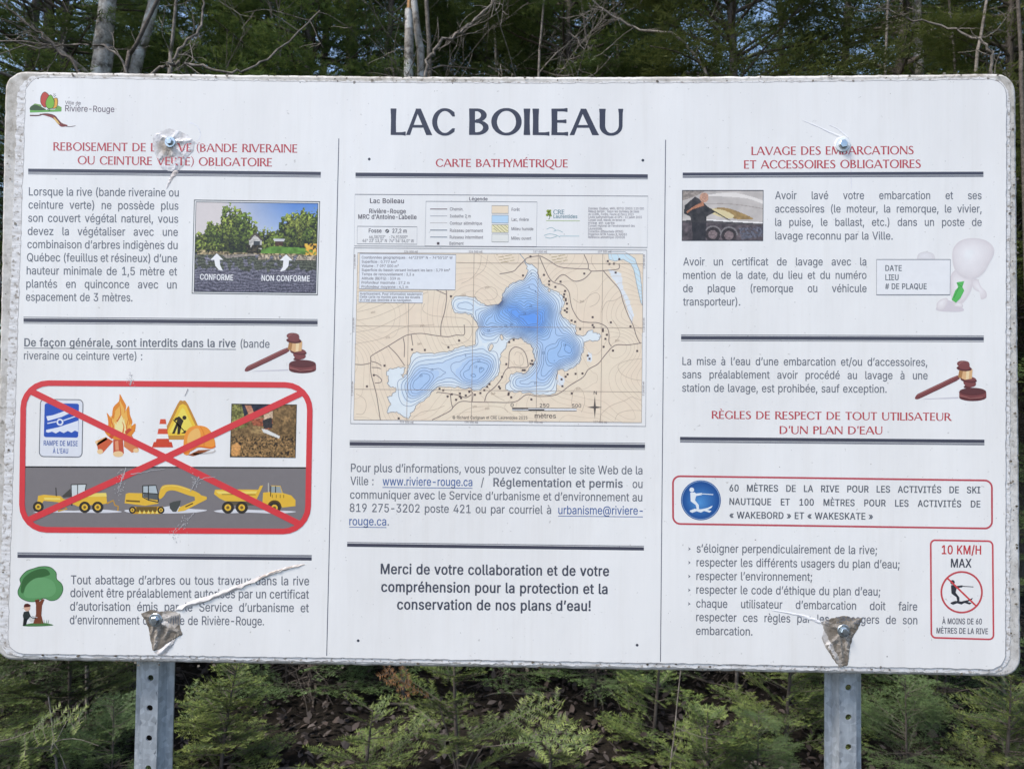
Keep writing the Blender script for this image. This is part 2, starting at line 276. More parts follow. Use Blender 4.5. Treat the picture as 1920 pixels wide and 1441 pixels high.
-27,0,-3,-3,-81,-137,-1,-1,0,-22,2,-2,95,0,0,-40,53,181,1,53,86,-5,17,1,11,3,12,6,12,9,13,16,7,22,1,24,-4,16,-4,9,-10,13,-15,13,-24,8,-19,0,-13,-3,-13,-6,6,53,85,0,2,2,0,22,-2,2,-111,0,-2,-2,-11,-100,
0,-3,3,-1,25,-3,11,8,23,5,6,0,16,-5,11,-10,7,-13,2,-15,-2,-17,-6,-13,-6,-5,-12,-7,-7,-1,-12,-1,-13,4,-8,5,-2,3,-5,7,-3,11,-2,2,-27,0,-2,-2,1,-11,3,-8,12,-19,16,-11,11,-4,54,181,2,32,88,-5,17,1,9,3,21,
12,9,9,10,17,4,13,1,15,-2,13,-6,19,-6,8,-8,9,-11,6,-8,4,-10,3,-16,1,-14,-3,54,77,0,2,-2,1,-30,0,-2,-2,-44,-64,-19,-29,-10,-26,-3,-18,1,-15,3,-11,11,-21,8,-8,21,-12,10,-3,19,88,21,-4,1,-12,4,-11,10,-6,
12,-2,14,2,17,6,11,11,10,11,4,21,-2,4,-2,12,-10,6,-11,2,-15,-2,-17,-6,-11,-6,-6,-11,-7,55,181,1,13,38,-2,29,0,2,2,90,178,-1,26,-1,1,-133,0,-2,-1,0,-23,2,-2,102,0,-90,-179,0,-1,56,181,3,46,88,-5,18,1,
20,7,13,6,7,6,13,19,3,8,1,18,0,4,-5,14,-9,13,-12,11,-12,4,7,3,12,11,4,4,5,10,2,7,1,9,-1,10,-7,20,-15,15,-19,10,-20,3,-26,-3,-11,-4,-10,-6,-14,-14,-7,-21,-1,-10,1,-9,2,-7,6,-12,15,-13,7,-3,-12,-4,-12,
-11,-9,-12,-5,-15,1,-22,3,-8,11,-17,2,-2,7,-6,10,-6,23,-7,19,83,22,-19,6,-2,2,-10,13,-3,12,1,3,2,11,8,12,11,7,12,4,15,0,14,-5,11,-7,6,-11,3,-14,-3,-13,-12,-14,-5,-3,-14,-3,18,85,118,-13,4,-8,5,-2,3,
-4,8,-2,12,2,13,5,8,10,8,17,3,18,-3,10,-7,5,-10,2,-12,-2,-12,-6,-9,-9,-8,-12,-3,57,181,2,33,51,-2,30,0,2,2,44,64,19,29,10,25,3,20,-1,11,-3,13,-5,13,-6,8,-17,16,-23,8,-11,1,-17,-1,-22,-8,-17,-15,-7,
-10,-4,-10,-3,-9,-1,-12,1,-15,7,-21,6,-9,7,-7,19,-11,3,-1,19,-3,6,0,10,1,4,3,-55,-79,0,-2,21,88,99,-6,1,-10,4,-11,10,-6,11,-2,17,2,15,3,5,7,9,13,9,14,2,10,-1,4,-2,4,-2,10,-9,6,-12,2,-17,-2,-14,-3,-6,
-9,-11,-10,-6,192,192,3,17,6,-2,29,0,2,2,19,55,80,0,19,-55,2,-2,29,0,2,1,0,1,-2,6,-74,198,-1,1,-31,0,-2,-1,-73,-200,-1,-4,3,66,81,30,93,31,-93,10,85,221,22,0,2,2,-19,41,-2,1,-29,0,-1,-1,-1,-2,3,-4,23,
-35,201,167,2,20,23,-2,128,0,2,1,0,24,-2,2,-98,0,0,64,90,0,2,2,0,23,-2,2,-90,0,0,63,97,0,2,2,0,23,-2,1,-127,0,-2,-1,0,-204,10,75,221,22,0,1,1,28,40,0,2,-2,1,-30,0,-2,-1,-19,-40,0,-2,200,167,2,20,23,
-2,128,0,2,1,0,24,-2,2,-98,0,0,64,90,0,2,2,0,23,-2,2,-90,0,0,63,97,0,2,2,0,23,-2,1,-127,0,-2,-1,0,-204,9,77,221,22,0,2,2,-19,41,-2,1,-30,0,-2,-1,0,-2,27,-39,224,156,3,46,53,-5,29,1,17,9,9,10,0,-16,2,
-1,26,0,2,2,0,102,-3,17,-7,17,-3,3,-5,3,-18,10,-17,4,-5,0,-21,-2,-15,-5,-15,-9,-3,-3,-9,-11,-4,-10,1,-1,2,-1,22,-6,3,0,2,2,4,6,7,7,12,6,18,1,10,-2,6,-5,6,-9,1,-14,-4,-4,-7,-4,-40,-4,-26,-9,-12,-10,-7,
-11,-2,-16,3,-16,9,-15,6,-6,9,-5,14,63,20,-9,2,-11,8,-3,7,0,10,3,7,5,4,12,5,33,5,14,5,0,-24,-7,-15,-11,-10,-13,-3,10,65,170,22,0,2,2,-19,40,-2,2,-29,0,-1,-1,-1,-1,3,-5,23,-35,233,162,3,41,90,-5,7,0,
15,5,18,9,12,12,7,15,0,1,-3,1,-22,6,-3,0,-2,-2,-2,-4,-5,-7,-8,-7,-18,-4,-16,2,-13,8,-10,13,-3,8,-2,15,107,0,2,2,0,24,-5,22,-7,14,-2,2,-13,13,-18,9,-22,4,-14,-1,-27,-10,-17,-17,-7,-11,-5,-13,-3,-27,3,
-29,6,-17,6,-9,9,-10,23,-13,11,-3,12,42,90,0,4,9,20,16,13,13,3,10,-1,12,-4,4,-3,7,-8,6,-15,1,-8,0,-1,10,70,170,22,0,2,1,26,40,0,2,-2,1,-29,0,-1,-1,-20,-41,0,-1,232,162,3,41,90,-5,7,0,15,5,18,9,12,12,
7,15,0,1,-3,1,-22,6,-3,0,-2,-2,-2,-4,-5,-7,-8,-7,-18,-4,-16,2,-13,8,-10,13,-3,8,-2,15,107,0,2,2,0,24,-5,22,-7,14,-2,2,-13,13,-18,9,-22,4,-14,-1,-27,-10,-17,-17,-7,-11,-5,-13,-3,-27,3,-29,6,-17,6,-9,9,
-10,23,-13,11,-3,12,42,90,0,4,9,20,16,13,13,3,10,-1,12,-4,4,-3,7,-8,6,-15,1,-8,0,-1,9,71,170,22,0,2,2,-19,40,-2,2,-30,0,-2,-1,0,-2,27,-39,234,162,3,41,90,-5,7,0,15,5,18,9,12,12,7,15,0,1,-3,1,-22,6,-3,
0,-2,-2,-2,-4,-5,-7,-8,-7,-18,-4,-16,2,-13,8,-10,13,-3,8,-2,15,107,0,2,2,0,24,-5,22,-7,14,-2,2,-13,13,-18,9,-22,4,-14,-1,-27,-10,-17,-17,-7,-11,-5,-13,-3,-27,3,-29,6,-17,6,-9,9,-10,23,-13,11,-3,12,42,
90,0,4,9,20,16,13,13,3,10,-1,12,-4,4,-3,7,-8,6,-15,1,-8,0,-1,15,37,172,26,0,3,3,16,19,15,-20,3,-2,26,0,2,1,0,1,-32,39,-2,1,-25,0,-3,-3,-31,-36,0,-2,231,158,1,68,67,-59,19,0,18,2,11,9,3,6,1,7,-3,14,
-10,8,-13,2,0,7,19,4,18,11,13,16,5,13,0,2,-2,1,-22,6,-3,0,-2,-1,-5,-12,-9,-9,-13,-6,-18,0,-14,6,-5,6,-9,14,-4,18,0,20,4,17,4,8,11,13,13,6,13,1,16,-4,9,-8,6,-14,2,-1,3,0,23,6,2,2,-13,23,-16,13,-13,6,
-21,3,-17,-2,-22,-8,-11,-7,-16,-23,-7,-28,-1,-16,1,-13,7,-25,7,-12,9,-10,20,-12,13,-4,5,0,-3,-20,0,-2,2,-1,15,0,6,-2,1,-7,-3,-4,-4,-1,-20,0,-2,-1,0,-15,46,75,1,16,36,-4,4,0,6,2,11,8,2,6,0,10,-2,4,-7,
7,-10,4,-4,0,-6,-2,-11,-9,-2,-4,0,-10,2,-6,7,-6,44,75,1,10,14,-50,21,0,2,1,21,76,0,2,-2,1,-30,0,-2,-1,-12,-76,0,-2,59,75,2,10,14,-50,21,0,2,1,21,76,0,2,-2,1,-30,0,-2,-1,-12,-76,0,-2,14,39,106,4,0,11,
4,6,6,3,10,-3,11,-6,6,-11,4,-4,0,-10,-4,-7,-6,-2,-10,2,-11,7,-6,58,75,2,16,36,-4,4,0,6,2,11,8,2,6,0,10,-2,4,-7,7,-10,4,-4,0,-6,-2,-11,-9,-2,-4,0,-10,2,-6,7,-6,16,36,106,4,0,6,2,11,8,2,6,0,10,-2,4,-7,
7,-10,4,-4,0,-6,-2,-11,-9,-2,-4,0,-10,2,-6,7,-6,40,109,1,24,70,-40,25,0,2,2,-20,46,-10,38,-4,36,2,30,6,28,8,32,18,44,0,1,-2,1,-25,0,-2,-2,-2,-3,-11,-22,-10,-29,-8,-32,-4,-30,1,-38,3,-21,11,-41,10,-21,
9,-17,41,109,1,23,14,-40,26,0,2,2,19,39,5,13,7,27,3,20,1,25,-2,24,-6,37,-10,31,-16,37,-3,3,-26,0,-2,-2,13,-29,10,-31,7,-31,4,-41,-6,-50,-14,-40,-14,-32,0,-1,39,82,1,10,30,125,22,0,2,2,3,71,0,5,-2,2,
-28,0,-2,-2,3,-72,0,-4,8217,71,1,10,20,125,20,0,2,1,21,76,-1,2,-1,1,-29,0,-2,-1,-12,-76,0,-2,45,181,1,8,45,73,91,0,2,2,0,23,-2,2,-91,0,-2,-2,0,-23,47,100,1,10,5,-33,24,0,2,3,66,241,0,2,-2,2,-25,0,-2,
-3,-65,-241,0,-2,33,78,2,15,37,-4,4,0,6,2,11,8,2,6,0,10,-2,4,-8,7,-10,4,-8,-1,-8,-5,-6,-9,0,-10,2,-6,7,-6,10,26,62,26,0,2,2,2,127,0,12,-2,2,-30,0,-2,-2,2,-127,0,-12,35,176,2,53,24,-2,23,0,2,1,9,55,44,
0,-8,-54,2,-2,22,0,2,1,0,2,9,53,29,0,2,1,3,21,-1,2,-1,1,-28,0,8,46,29,0,2,1,0,2,3,18,-1,2,-1,1,-28,0,9,53,0,2,-2,1,-23,0,-2,-1,-9,-55,-44,0,8,54,-2,2,-22,0,-2,-1,0,-2,-9,-53,-28,0,-2,-1,-4,-20,1,-2,1,
-1,28,0,-8,-46,-28,0,-1,-1,-5,-21,0,-2,2,-1,28,0,-9,-53,0,-2,4,62,79,8,46,44,0,-8,-46,64,270,2,101,144,-56,8,0,29,4,23,8,1,2,-6,18,-2,3,-3,0,-14,-6,-30,-5,-34,2,-29,10,-9,6,-10,9,-14,20,-9,27,-3,28,3,
30,9,27,13,20,21,16,10,5,13,4,28,3,28,-3,21,-9,10,-6,9,-10,12,-17,5,-11,5,-21,0,-26,-4,-31,-5,-10,-8,-5,-9,0,-3,1,-6,8,-2,9,0,91,-2,1,-23,0,-2,-2,0,-7,-15,10,-8,2,-12,0,-18,-3,-19,-11,-8,-9,-5,-10,-7,
-20,-1,-14,3,-24,9,-20,14,-15,12,-7,7,-2,11,-1,5,0,17,3,13,9,5,6,4,-7,6,-4,22,-8,26,3,12,9,11,15,5,17,3,28,-3,38,-4,16,-13,25,-8,9,-12,12,-27,16,-16,5,-15,3,-15,1,-25,-1,-17,-3,-10,-4,-22,-9,-12,-8,
-10,-8,-12,-13,-9,-16,-5,-11,-5,-17,-3,-18,-1,-16,1,-23,7,-32,7,-17,8,-13,9,-10,13,-12,13,-8,17,-8,33,-7,18,131,28,-12,2,-8,7,-5,7,-5,14,-1,24,4,13,8,12,9,6,13,2,12,-2,9,-5,8,-11,1,-7,2,-16,-4,-27,-6,
-11,-10,-6,171,161,2,13,66,18,30,0,2,1,0,1,-52,64,52,63,0,2,-2,1,-30,0,-2,-1,-54,-65,0,-1,47,-55,13,122,18,30,0,2,1,0,1,-53,64,53,63,0,2,-2,1,-30,0,-2,-1,-54,-65,0,-1,47,-55,187,161,2,14,9,18,30,0,1,
1,56,65,0,1,-8,9,-45,53,-4,3,-30,0,-2,-1,0,-1,53,-64,-53,-63,0,-2,13,65,18,30,0,1,1,55,65,0,1,-47,55,-9,10,-30,0,-2,-1,0,-1,52,-64,-52,-63,0,-2,176,126,2,25,61,111,11,1,16,5,7,5,11,14,3,6,3,16,-1,10,
-5,14,-5,7,-14,12,-7,3,-15,3,-12,-1,-14,-5,-12,-9,-7,-9,-3,-7,-3,-16,1,-11,5,-13,4,-7,13,-11,3,-1,6,-3,14,59,136,-6,2,-11,12,-1,14,3,7,8,9,11,3,15,-6,4,-6,4,-12,-2,-7,-3,-8,-2,-1,-9,-6,179,124,1,41,
51,119,22,0,23,7,12,10,5,10,1,2,0,14,-2,6,-8,10,-2,1,-12,7,-15,2,35,27,0,19,-2,1,-89,0,-2,-1,0,-20,2,-2,53,0,-29,-22,0,-16,2,-2,21,-1,10,-3,7,-8,0,-8,-3,-4,-8,-5,-12,-1,-9,2,-6,3,-2,1,-2,6,-2,1,-26,0,
-2,-2,1,-7,5,-10,1,-2,12,-8,178,122,1,34,15,120,94,0,2,1,0,20,-2,2,-56,0,32,22,13,13,9,18,-1,16,-4,8,-16,12,-15,4,-15,1,-10,-1,-11,-4,-9,-5,-9,-8,-4,-9,-1,-10,2,-2,24,0,2,1,2,6,4,6,8,3,10,0,8,-3,4,-5,
2,-2,0,-6,-7,-11,-58,-47,0,-18,61,181,2,8,28,37,125,0,2,2,0,22,-2,2,-125,0,-2,-2,0,-22,8,28,96,125,0,2,2,0,22,-2,2,-125,0,-2,-2,0,-22,169,255,3,32,124,-5,32,3,27,12,19,16,20,24,10,24,3,26,-3,30,-11,
26,-7,10,-21,21,-10,6,-27,12,-13,3,-13,1,-19,-1,-11,-3,-27,-11,-13,-8,-19,-19,-7,-11,-11,-28,-3,-11,-1,-13,1,-17,4,-15,5,-13,11,-21,7,-8,7,-6,19,-15,25,-11,28,125,22,-17,2,-11,5,-17,9,-14,15,-12,20,
-2,9,-3,22,1,9,5,20,5,9,14,17,14,12,9,4,11,4,19,2,10,-1,20,-4,9,-5,18,-15,11,-14,8,-19,3,-22,-3,-21,-8,-18,-5,-8,-16,-16,-26,-13,47,116,41,24,0,8,2,15,9,13,12,4,8,5,16,0,2,-2,1,-26,0,-2,-1,-2,-6,-8,
-11,-10,-4,-7,-1,-6,0,-14,7,-8,9,-5,18,5,17,8,10,10,6,11,1,13,-3,4,-2,9,-11,2,-6,2,-2,26,0,2,1,0,2,-5,17,-10,13,-14,11,-10,4,-18,3,-12,-1,-22,-8,-9,-6,-7,-7,-6,-10,-7,-19,-1,-8,1,-14,7,-19,14,-16,17,
-10,43,181,1,20,78,12,25,0,2,2,0,53,52,0,2,2,0,21,-2,2,-52,0,0,53,-2,2,-25,0,-2,-2,0,-53,-52,0,-2,-2,0,-21,2,-2,52,0,0,-53,34,128,2,10,30,125,22,0,2,2,3,71,0,5,-2,2,-28,0,-2,-2,3,-72,0,-4,10,76,125,
22,0,2,2,3,71,0,5,-2,2,-28,0,-2,-2,3,-72,0,-4
]
GLYPHS_B = [
65,201,2,24,5,-4,31,0,4,1,2,2,19,54,71,0,17,-53,3,-3,4,-1,31,0,4,1,2,2,0,2,-2,5,-71,194,-2,4,-2,2,-4,1,-33,0,-4,-1,-2,-2,-74,-203,0,-2,2,-2,3,72,83,24,74,25,-73,66,191,3,27,22,-4,81,0,27,3,14,5,15,11,
9,11,4,8,3,18,-1,14,-5,16,-13,16,-10,7,-7,2,10,4,14,16,4,13,0,12,-2,16,-5,10,-14,17,-8,4,-25,8,-91,0,-4,-1,-2,-2,0,-204,2,-3,12,58,28,0,60,48,0,4,-1,11,-7,8,-8,5,-12,-1,-10,-3,-10,-5,-6,-7,-4,-8,-2,
12,58,118,0,58,48,0,6,-2,7,-6,3,-4,3,-8,1,-14,-3,-6,-6,-8,-7,-6,-17,-4,67,213,1,69,104,-7,7,0,20,2,20,7,15,9,16,16,3,5,7,12,5,19,0,2,-2,2,-4,1,-30,0,-3,-1,-4,-3,-3,-12,-10,-14,-15,-9,-14,-3,-15,0,-8,
3,-17,11,-14,19,-5,13,-3,13,-1,15,1,18,4,16,4,11,5,9,7,8,9,8,11,5,7,2,12,0,13,-1,10,-4,16,-16,6,-17,4,-3,3,-1,30,0,4,1,2,2,-2,12,-8,18,-10,14,-4,4,-13,11,-15,7,-6,2,-19,4,-33,-1,-16,-4,-3,-1,-26,-16,
-13,-14,-10,-18,-7,-15,-4,-22,0,-13,0,-22,4,-21,8,-19,9,-14,13,-14,12,-9,17,-8,16,-4,68,210,2,22,22,-4,88,1,16,3,20,9,14,9,14,15,8,14,6,15,1,5,4,37,-4,35,-7,17,-9,16,-13,14,-12,8,-16,7,-20,5,-90,1,-4,
-1,-2,-2,0,-204,2,-3,15,58,28,0,148,42,0,22,-8,10,-8,11,-16,8,-26,1,-14,-1,-18,-7,-24,-7,-12,-8,-8,-8,-7,-10,-4,-11,-3,69,176,1,28,22,-4,130,0,4,1,2,2,0,25,-2,2,-2,1,-96,1,0,59,86,0,4,1,2,2,0,24,-2,3,
-2,1,-88,0,0,58,94,1,3,1,2,2,0,24,-2,2,-4,1,-129,0,-4,-1,-2,-2,0,-204,2,-3,70,173,1,24,22,-4,30,0,4,1,2,3,0,84,82,0,4,1,2,3,0,24,-2,2,-2,1,-84,1,0,60,94,1,2,1,2,2,0,24,-2,2,-4,1,-128,0,-4,-1,-2,-2,0,
-204,2,-3,71,217,1,71,104,-7,22,1,13,3,17,7,12,7,13,14,7,9,6,14,4,15,1,39,-3,3,-3,1,-82,0,-4,-1,-2,-3,0,-22,2,-3,4,-1,46,0,-2,-16,-11,-18,-12,-11,-7,-3,-17,-2,-11,0,-8,3,-17,11,-14,19,-5,13,-3,13,-1,
15,1,18,4,16,4,11,5,9,7,8,9,8,9,5,8,2,6,0,16,0,9,-4,13,-9,7,-8,8,-18,3,-2,3,-1,31,0,4,1,2,2,-10,30,-22,24,-15,9,-32,9,-33,-1,-15,-4,-3,-1,-26,-16,-14,-14,-3,-6,-12,-26,-5,-23,0,-21,1,-20,4,-17,6,-15,
9,-16,14,-14,12,-9,17,-8,16,-4,72,216,1,28,22,-4,30,0,4,1,2,3,0,89,90,0,1,-89,2,-3,4,-1,30,0,4,1,2,2,0,205,-2,2,-4,1,-30,0,-4,-1,-2,-2,-1,-84,-90,0,0,84,-2,2,-4,1,-30,0,-4,-1,-2,-2,0,-204,2,-3,73,129,
1,28,10,-4,100,0,4,1,2,3,0,24,-2,2,-4,1,-29,1,0,148,29,1,4,1,2,2,0,24,-2,2,-4,1,-100,0,-4,-1,-2,-2,0,-24,2,-2,4,-1,29,-1,0,-148,-29,-1,-4,-1,-2,-2,0,-24,2,-3,74,168,1,37,70,-7,8,0,16,2,18,6,12,8,3,4,
8,11,6,15,2,17,0,148,-2,2,-3,1,-31,0,-4,-1,-2,-2,0,-147,-2,-11,-3,-8,-4,-6,-6,-5,-6,-2,-12,0,-6,2,-11,11,-3,9,-1,23,-3,2,-3,1,-30,0,-4,-1,-2,-2,2,-31,6,-15,8,-11,5,-5,12,-8,16,-5,75,196,1,31,22,-4,30,
0,4,1,2,2,0,67,20,21,61,-86,4,-4,4,-1,34,0,4,1,2,2,0,2,-1,1,-80,114,81,86,0,2,-2,2,-4,1,-38,0,-4,-1,-62,-66,-19,-23,0,87,-2,2,-4,1,-30,0,-4,-1,-2,-2,0,-204,2,-3,76,166,1,16,22,-4,124,0,4,1,2,3,0,24,
-2,2,-2,1,-90,1,0,176,-2,2,-4,1,-30,0,-4,-1,-2,-2,0,-204,2,-3,77,260,1,34,22,-4,29,0,4,1,2,3,0,129,48,-129,3,-3,4,-1,27,0,4,1,2,2,49,126,0,-125,2,-3,4,-1,29,0,4,1,2,3,0,204,-2,2,-4,1,-40,0,-4,-1,-2,
-2,-49,-124,-8,-25,-57,149,-2,2,-4,1,-41,0,-4,-1,-2,-2,0,-204,2,-3,78,218,1,26,22,-4,30,0,4,1,2,3,0,143,88,-143,3,-3,4,-1,34,0,4,1,2,2,0,205,-2,2,-4,1,-29,0,-4,-1,-2,-2,0,-143,-89,143,-3,2,-4,1,-34,0,
-4,-1,-2,-2,0,-204,2,-3,79,222,2,36,104,-7,6,0,17,2,18,5,15,7,11,9,14,14,9,14,7,19,3,17,1,18,-1,25,-3,18,-7,17,-9,16,-13,14,-27,16,-18,5,-15,1,-25,-1,-19,-5,-14,-8,-11,-8,-15,-16,-8,-13,-7,-17,-4,-19,
-1,-25,1,-20,3,-15,6,-15,11,-18,15,-15,10,-8,17,-8,16,-4,32,104,26,-7,0,-7,2,-10,5,-9,7,-12,18,-6,14,-2,10,-2,22,1,14,4,16,4,11,12,17,10,8,10,5,7,2,13,0,13,-2,11,-5,8,-6,7,-8,6,-11,5,-13,3,-14,1,-18,
-1,-15,-3,-13,-5,-13,-6,-10,-16,-16,-8,-4,-8,-3,80,187,2,24,22,-4,30,0,4,1,2,3,0,70,54,1,13,3,15,6,8,5,11,11,5,8,7,22,0,26,-7,21,-5,9,-11,11,-8,5,-12,5,-16,4,-90,0,-4,-1,-2,-2,0,-204,2,-3,14,58,101,0,
76,34,0,9,-1,12,-4,9,-8,6,-10,2,-16,-2,-14,-6,-10,-2,-2,-7,-7,-5,-2,-16,-2,81,222,2,41,158,-23,31,0,4,1,2,2,0,2,-25,33,15,15,9,14,7,19,3,17,1,18,-1,25,-3,18,-6,16,-10,17,-13,14,-27,16,-18,5,-15,1,-25,
-1,-19,-5,-14,-8,-11,-8,-14,-14,-9,-15,-7,-17,-4,-19,-1,-25,1,-18,4,-19,7,-17,9,-14,15,-15,10,-8,17,-8,16,-4,17,-2,21,1,13,4,13,-17,3,-3,38,104,26,-7,0,-7,2,-10,5,-9,7,-12,18,-6,14,-2,10,-2,22,1,14,4,
16,4,11,12,17,10,8,10,5,7,2,13,0,13,-2,11,-5,8,-6,7,-8,6,-11,5,-13,3,-14,1,-18,-1,-15,-3,-13,-5,-13,-6,-10,-2,-2,-13,17,-3,3,-3,1,-32,0,-4,-1,-2,-2,0,-3,27,-36,82,189,2,33,22,-4,30,0,4,1,2,3,0,75,34,
0,39,-73,4,-5,4,-1,34,0,4,1,2,2,0,2,-1,2,-43,79,14,8,10,10,6,10,3,7,3,11,1,16,-1,10,-2,6,-5,14,-5,8,-10,10,-21,11,-16,4,-90,0,-4,-1,-2,-2,0,-204,2,-3,13,58,106,0,71,34,0,16,-2,5,-2,9,-8,8,-17,0,-14,
-5,-13,-7,-8,-9,-5,-4,0,-13,-2,83,188,1,78,84,-8,23,1,14,3,15,5,18,12,10,12,6,19,1,16,0,5,-5,15,-12,14,-16,12,-17,6,-31,8,-16,6,-14,9,-3,3,-3,12,2,11,8,9,9,6,10,2,25,-2,7,-4,6,-5,3,-5,2,-11,4,-3,3,-1,
29,0,4,1,2,2,-1,12,-3,10,-4,8,-18,17,-22,10,-26,3,-6,0,-24,-3,-26,-10,-16,-17,-5,-9,-3,-10,-1,-9,1,-17,5,-11,6,-8,4,-4,9,-7,14,-7,40,-12,26,-10,6,-5,2,-1,4,-8,0,-6,-4,-14,-2,-3,-9,-9,-7,-3,-10,-2,-22,
0,-10,4,-9,8,-6,11,-1,8,-2,2,-4,1,-31,0,-4,-1,-2,-2,5,-24,11,-16,4,-4,7,-6,11,-5,27,-8,84,188,1,20,75,-4,30,0,4,1,2,3,0,176,58,1,3,1,3,2,0,24,-3,2,-3,1,-158,0,-4,-1,-2,-2,0,-24,3,-2,3,-1,58,-1,0,-176,
2,-3,85,216,1,41,99,-7,23,1,14,3,16,6,10,7,13,12,6,8,5,12,4,13,1,11,0,138,-3,2,-3,1,-30,0,-4,-1,-2,-2,0,-134,-1,-8,-5,-16,-9,-11,-8,-5,-14,-5,-17,0,-14,5,-7,4,-10,12,-6,16,0,142,-2,2,-4,1,-30,0,-4,-1,
-2,-2,0,-138,1,-11,3,-13,12,-20,12,-12,10,-6,17,-7,14,-3,86,201,1,24,80,-4,33,0,4,1,2,2,73,200,1,5,-2,2,-4,1,-31,0,-4,-1,-2,-2,-40,-114,-13,-42,-7,23,-48,133,-2,2,-4,1,-31,0,-4,-1,-2,-2,0,-2,2,-6,72,
-196,3,-3,87,283,1,39,60,-4,34,0,4,1,2,2,38,136,36,-136,2,-2,4,-1,34,0,4,1,3,4,55,201,0,2,-2,2,-4,1,-31,0,-4,-1,-2,-2,-31,-120,-6,-24,-36,144,-2,2,-4,1,-34,0,-4,-1,-3,-3,-1,-7,-29,-112,-6,-25,-36,145,
-2,2,-4,1,-30,0,-4,-1,-2,-2,0,-4,54,-198,1,-3,2,-2,88,199,1,35,5,-4,34,0,4,1,4,5,33,48,14,22,48,-69,5,-6,4,-1,33,0,4,1,2,2,0,3,-71,104,67,96,0,2,-2,2,-4,1,-33,0,-4,-1,-4,-4,-27,-40,-17,-27,-42,65,-5,
6,-4,1,-34,0,-4,-1,-2,-2,0,-2,1,-2,66,-95,-72,-103,0,-3,2,-2,89,198,1,25,79,-4,30,0,4,1,2,2,0,83,75,120,0,2,-2,2,-4,1,-34,0,-4,-1,-3,-2,-37,-61,-11,-21,-50,82,-3,2,-4,1,-33,0,-4,-1,-2,-2,0,-2,2,-4,72,
-116,0,-82,2,-3,90,184,1,22,15,-4,147,0,4,1,2,2,0,25,-2,2,-2,1,-106,0,109,157,0,20,-2,2,-4,1,-147,0,-4,-1,-2,-2,0,-24,2,-2,4,-1,104,0,-109,-157,0,-20,2,-3,97,165,2,48,52,-7,30,1,20,9,1,-4,2,-2,4,-1,
28,0,4,1,2,3,0,102,-2,18,-8,16,-7,7,-18,10,-22,5,-7,0,-21,-2,-19,-6,-13,-8,-5,-5,-9,-11,-4,-9,0,-2,2,-2,3,-1,24,-6,5,0,4,1,2,2,4,7,5,5,11,6,16,0,6,-1,5,-4,6,-8,1,-14,-2,-2,-6,-3,-40,-5,-28,-9,-14,-11,
-6,-11,-2,-17,2,-16,9,-16,9,-7,8,-4,14,63,23,-5,1,-8,6,-5,8,0,8,4,8,2,2,12,5,31,4,8,3,0,-18,-8,-16,-9,-8,-10,-3,98,179,2,36,80,-7,27,1,14,4,10,5,19,19,6,11,8,29,0,17,-1,13,-6,25,-7,13,-10,11,-18,12,
-6,2,-9,2,-11,1,-8,0,-14,-1,-5,-2,-12,-6,-3,-3,-1,58,-2,2,-4,1,-29,0,-3,-1,-2,-2,0,-204,2,-3,4,-1,28,0,4,1,2,2,1,6,3,-3,12,-6,20,88,24,-11,2,-11,7,-3,5,-8,18,-2,19,2,21,7,16,10,11,4,2,12,2,12,-2,5,-3,
3,-2,7,-10,8,-24,0,-21,-8,-25,-11,-12,-4,-2,99,167,1,56,84,-7,9,0,24,6,17,10,14,17,5,16,-2,2,-3,1,-23,6,-5,0,-4,-1,-2,-2,-5,-12,-8,-7,-11,-5,-14,-1,-12,6,-4,4,-9,15,-4,17,0,20,4,17,4,8,10,11,11,6,7,0,
4,0,12,-3,7,-7,7,-13,2,-2,4,-1,5,0,24,6,3,1,2,2,0,2,-13,23,-18,14,-16,6,-20,3,-8,0,-12,-1,-24,-9,-10,-7,-4,-4,-14,-20,-7,-26,-1,-19,1,-13,7,-26,7,-11,5,-6,6,-6,20,-12,15,-4,100,179,2,32,81,-7,9,0,11,
3,15,10,1,-7,2,-2,4,-1,28,0,4,1,2,3,0,204,-3,2,-3,1,-29,0,-4,-1,-2,-2,0,-57,-3,2,-12,6,-5,2,-14,1,-19,-1,-14,-4,-19,-12,-10,-11,-11,-24,-3,-28,2,-31,12,-25,18,-19,11,-5,14,-4,22,82,24,-12,2,-6,3,-4,4,
-9,15,-4,17,0,21,4,18,6,9,7,9,4,2,2,1,12,2,11,-2,4,-2,11,-11,7,-16,2,-21,-1,-10,-4,-17,-8,-14,-11,-8,101,171,2,48,89,-7,9,0,17,4,4,2,15,8,13,13,7,15,0,2,-2,2,-3,1,-24,6,-5,0,-4,-1,-2,-2,-2,-5,-5,-6,
-7,-6,-16,-3,-11,2,-11,6,-10,12,-3,8,-1,13,104,0,2,1,2,3,0,24,-5,22,-7,14,-2,3,-14,14,-16,8,-5,2,-22,3,-16,0,-7,-2,-22,-9,-19,-19,-7,-10,-5,-14,-3,-27,2,-30,7,-16,6,-9,11,-12,20,-12,3,-1,13,-3,11,48,
92,8,22,14,11,12,2,6,0,11,-4,5,-4,3,-6,6,-13,1,-6,0,-2,102,110,1,42,30,-4,29,0,4,1,2,3,0,126,28,1,4,1,2,2,0,23,-2,2,-4,1,-27,0,-1,18,2,5,5,5,7,1,9,-2,5,0,4,1,2,2,6,21,0,2,-2,2,-3,1,-17,4,-6,0,-24,-3,
-5,-2,-6,-4,-12,-11,-3,-7,-3,-15,0,-18,-23,0,-4,-1,-2,-3,0,-22,2,-2,4,-1,23,-1,0,-126,2,-3,103,179,2,54,69,-64,29,0,12,2,21,8,8,6,4,4,10,16,3,11,1,11,0,158,-3,3,-3,1,-29,0,-3,-1,-2,-3,-1,-6,-3,3,-12,
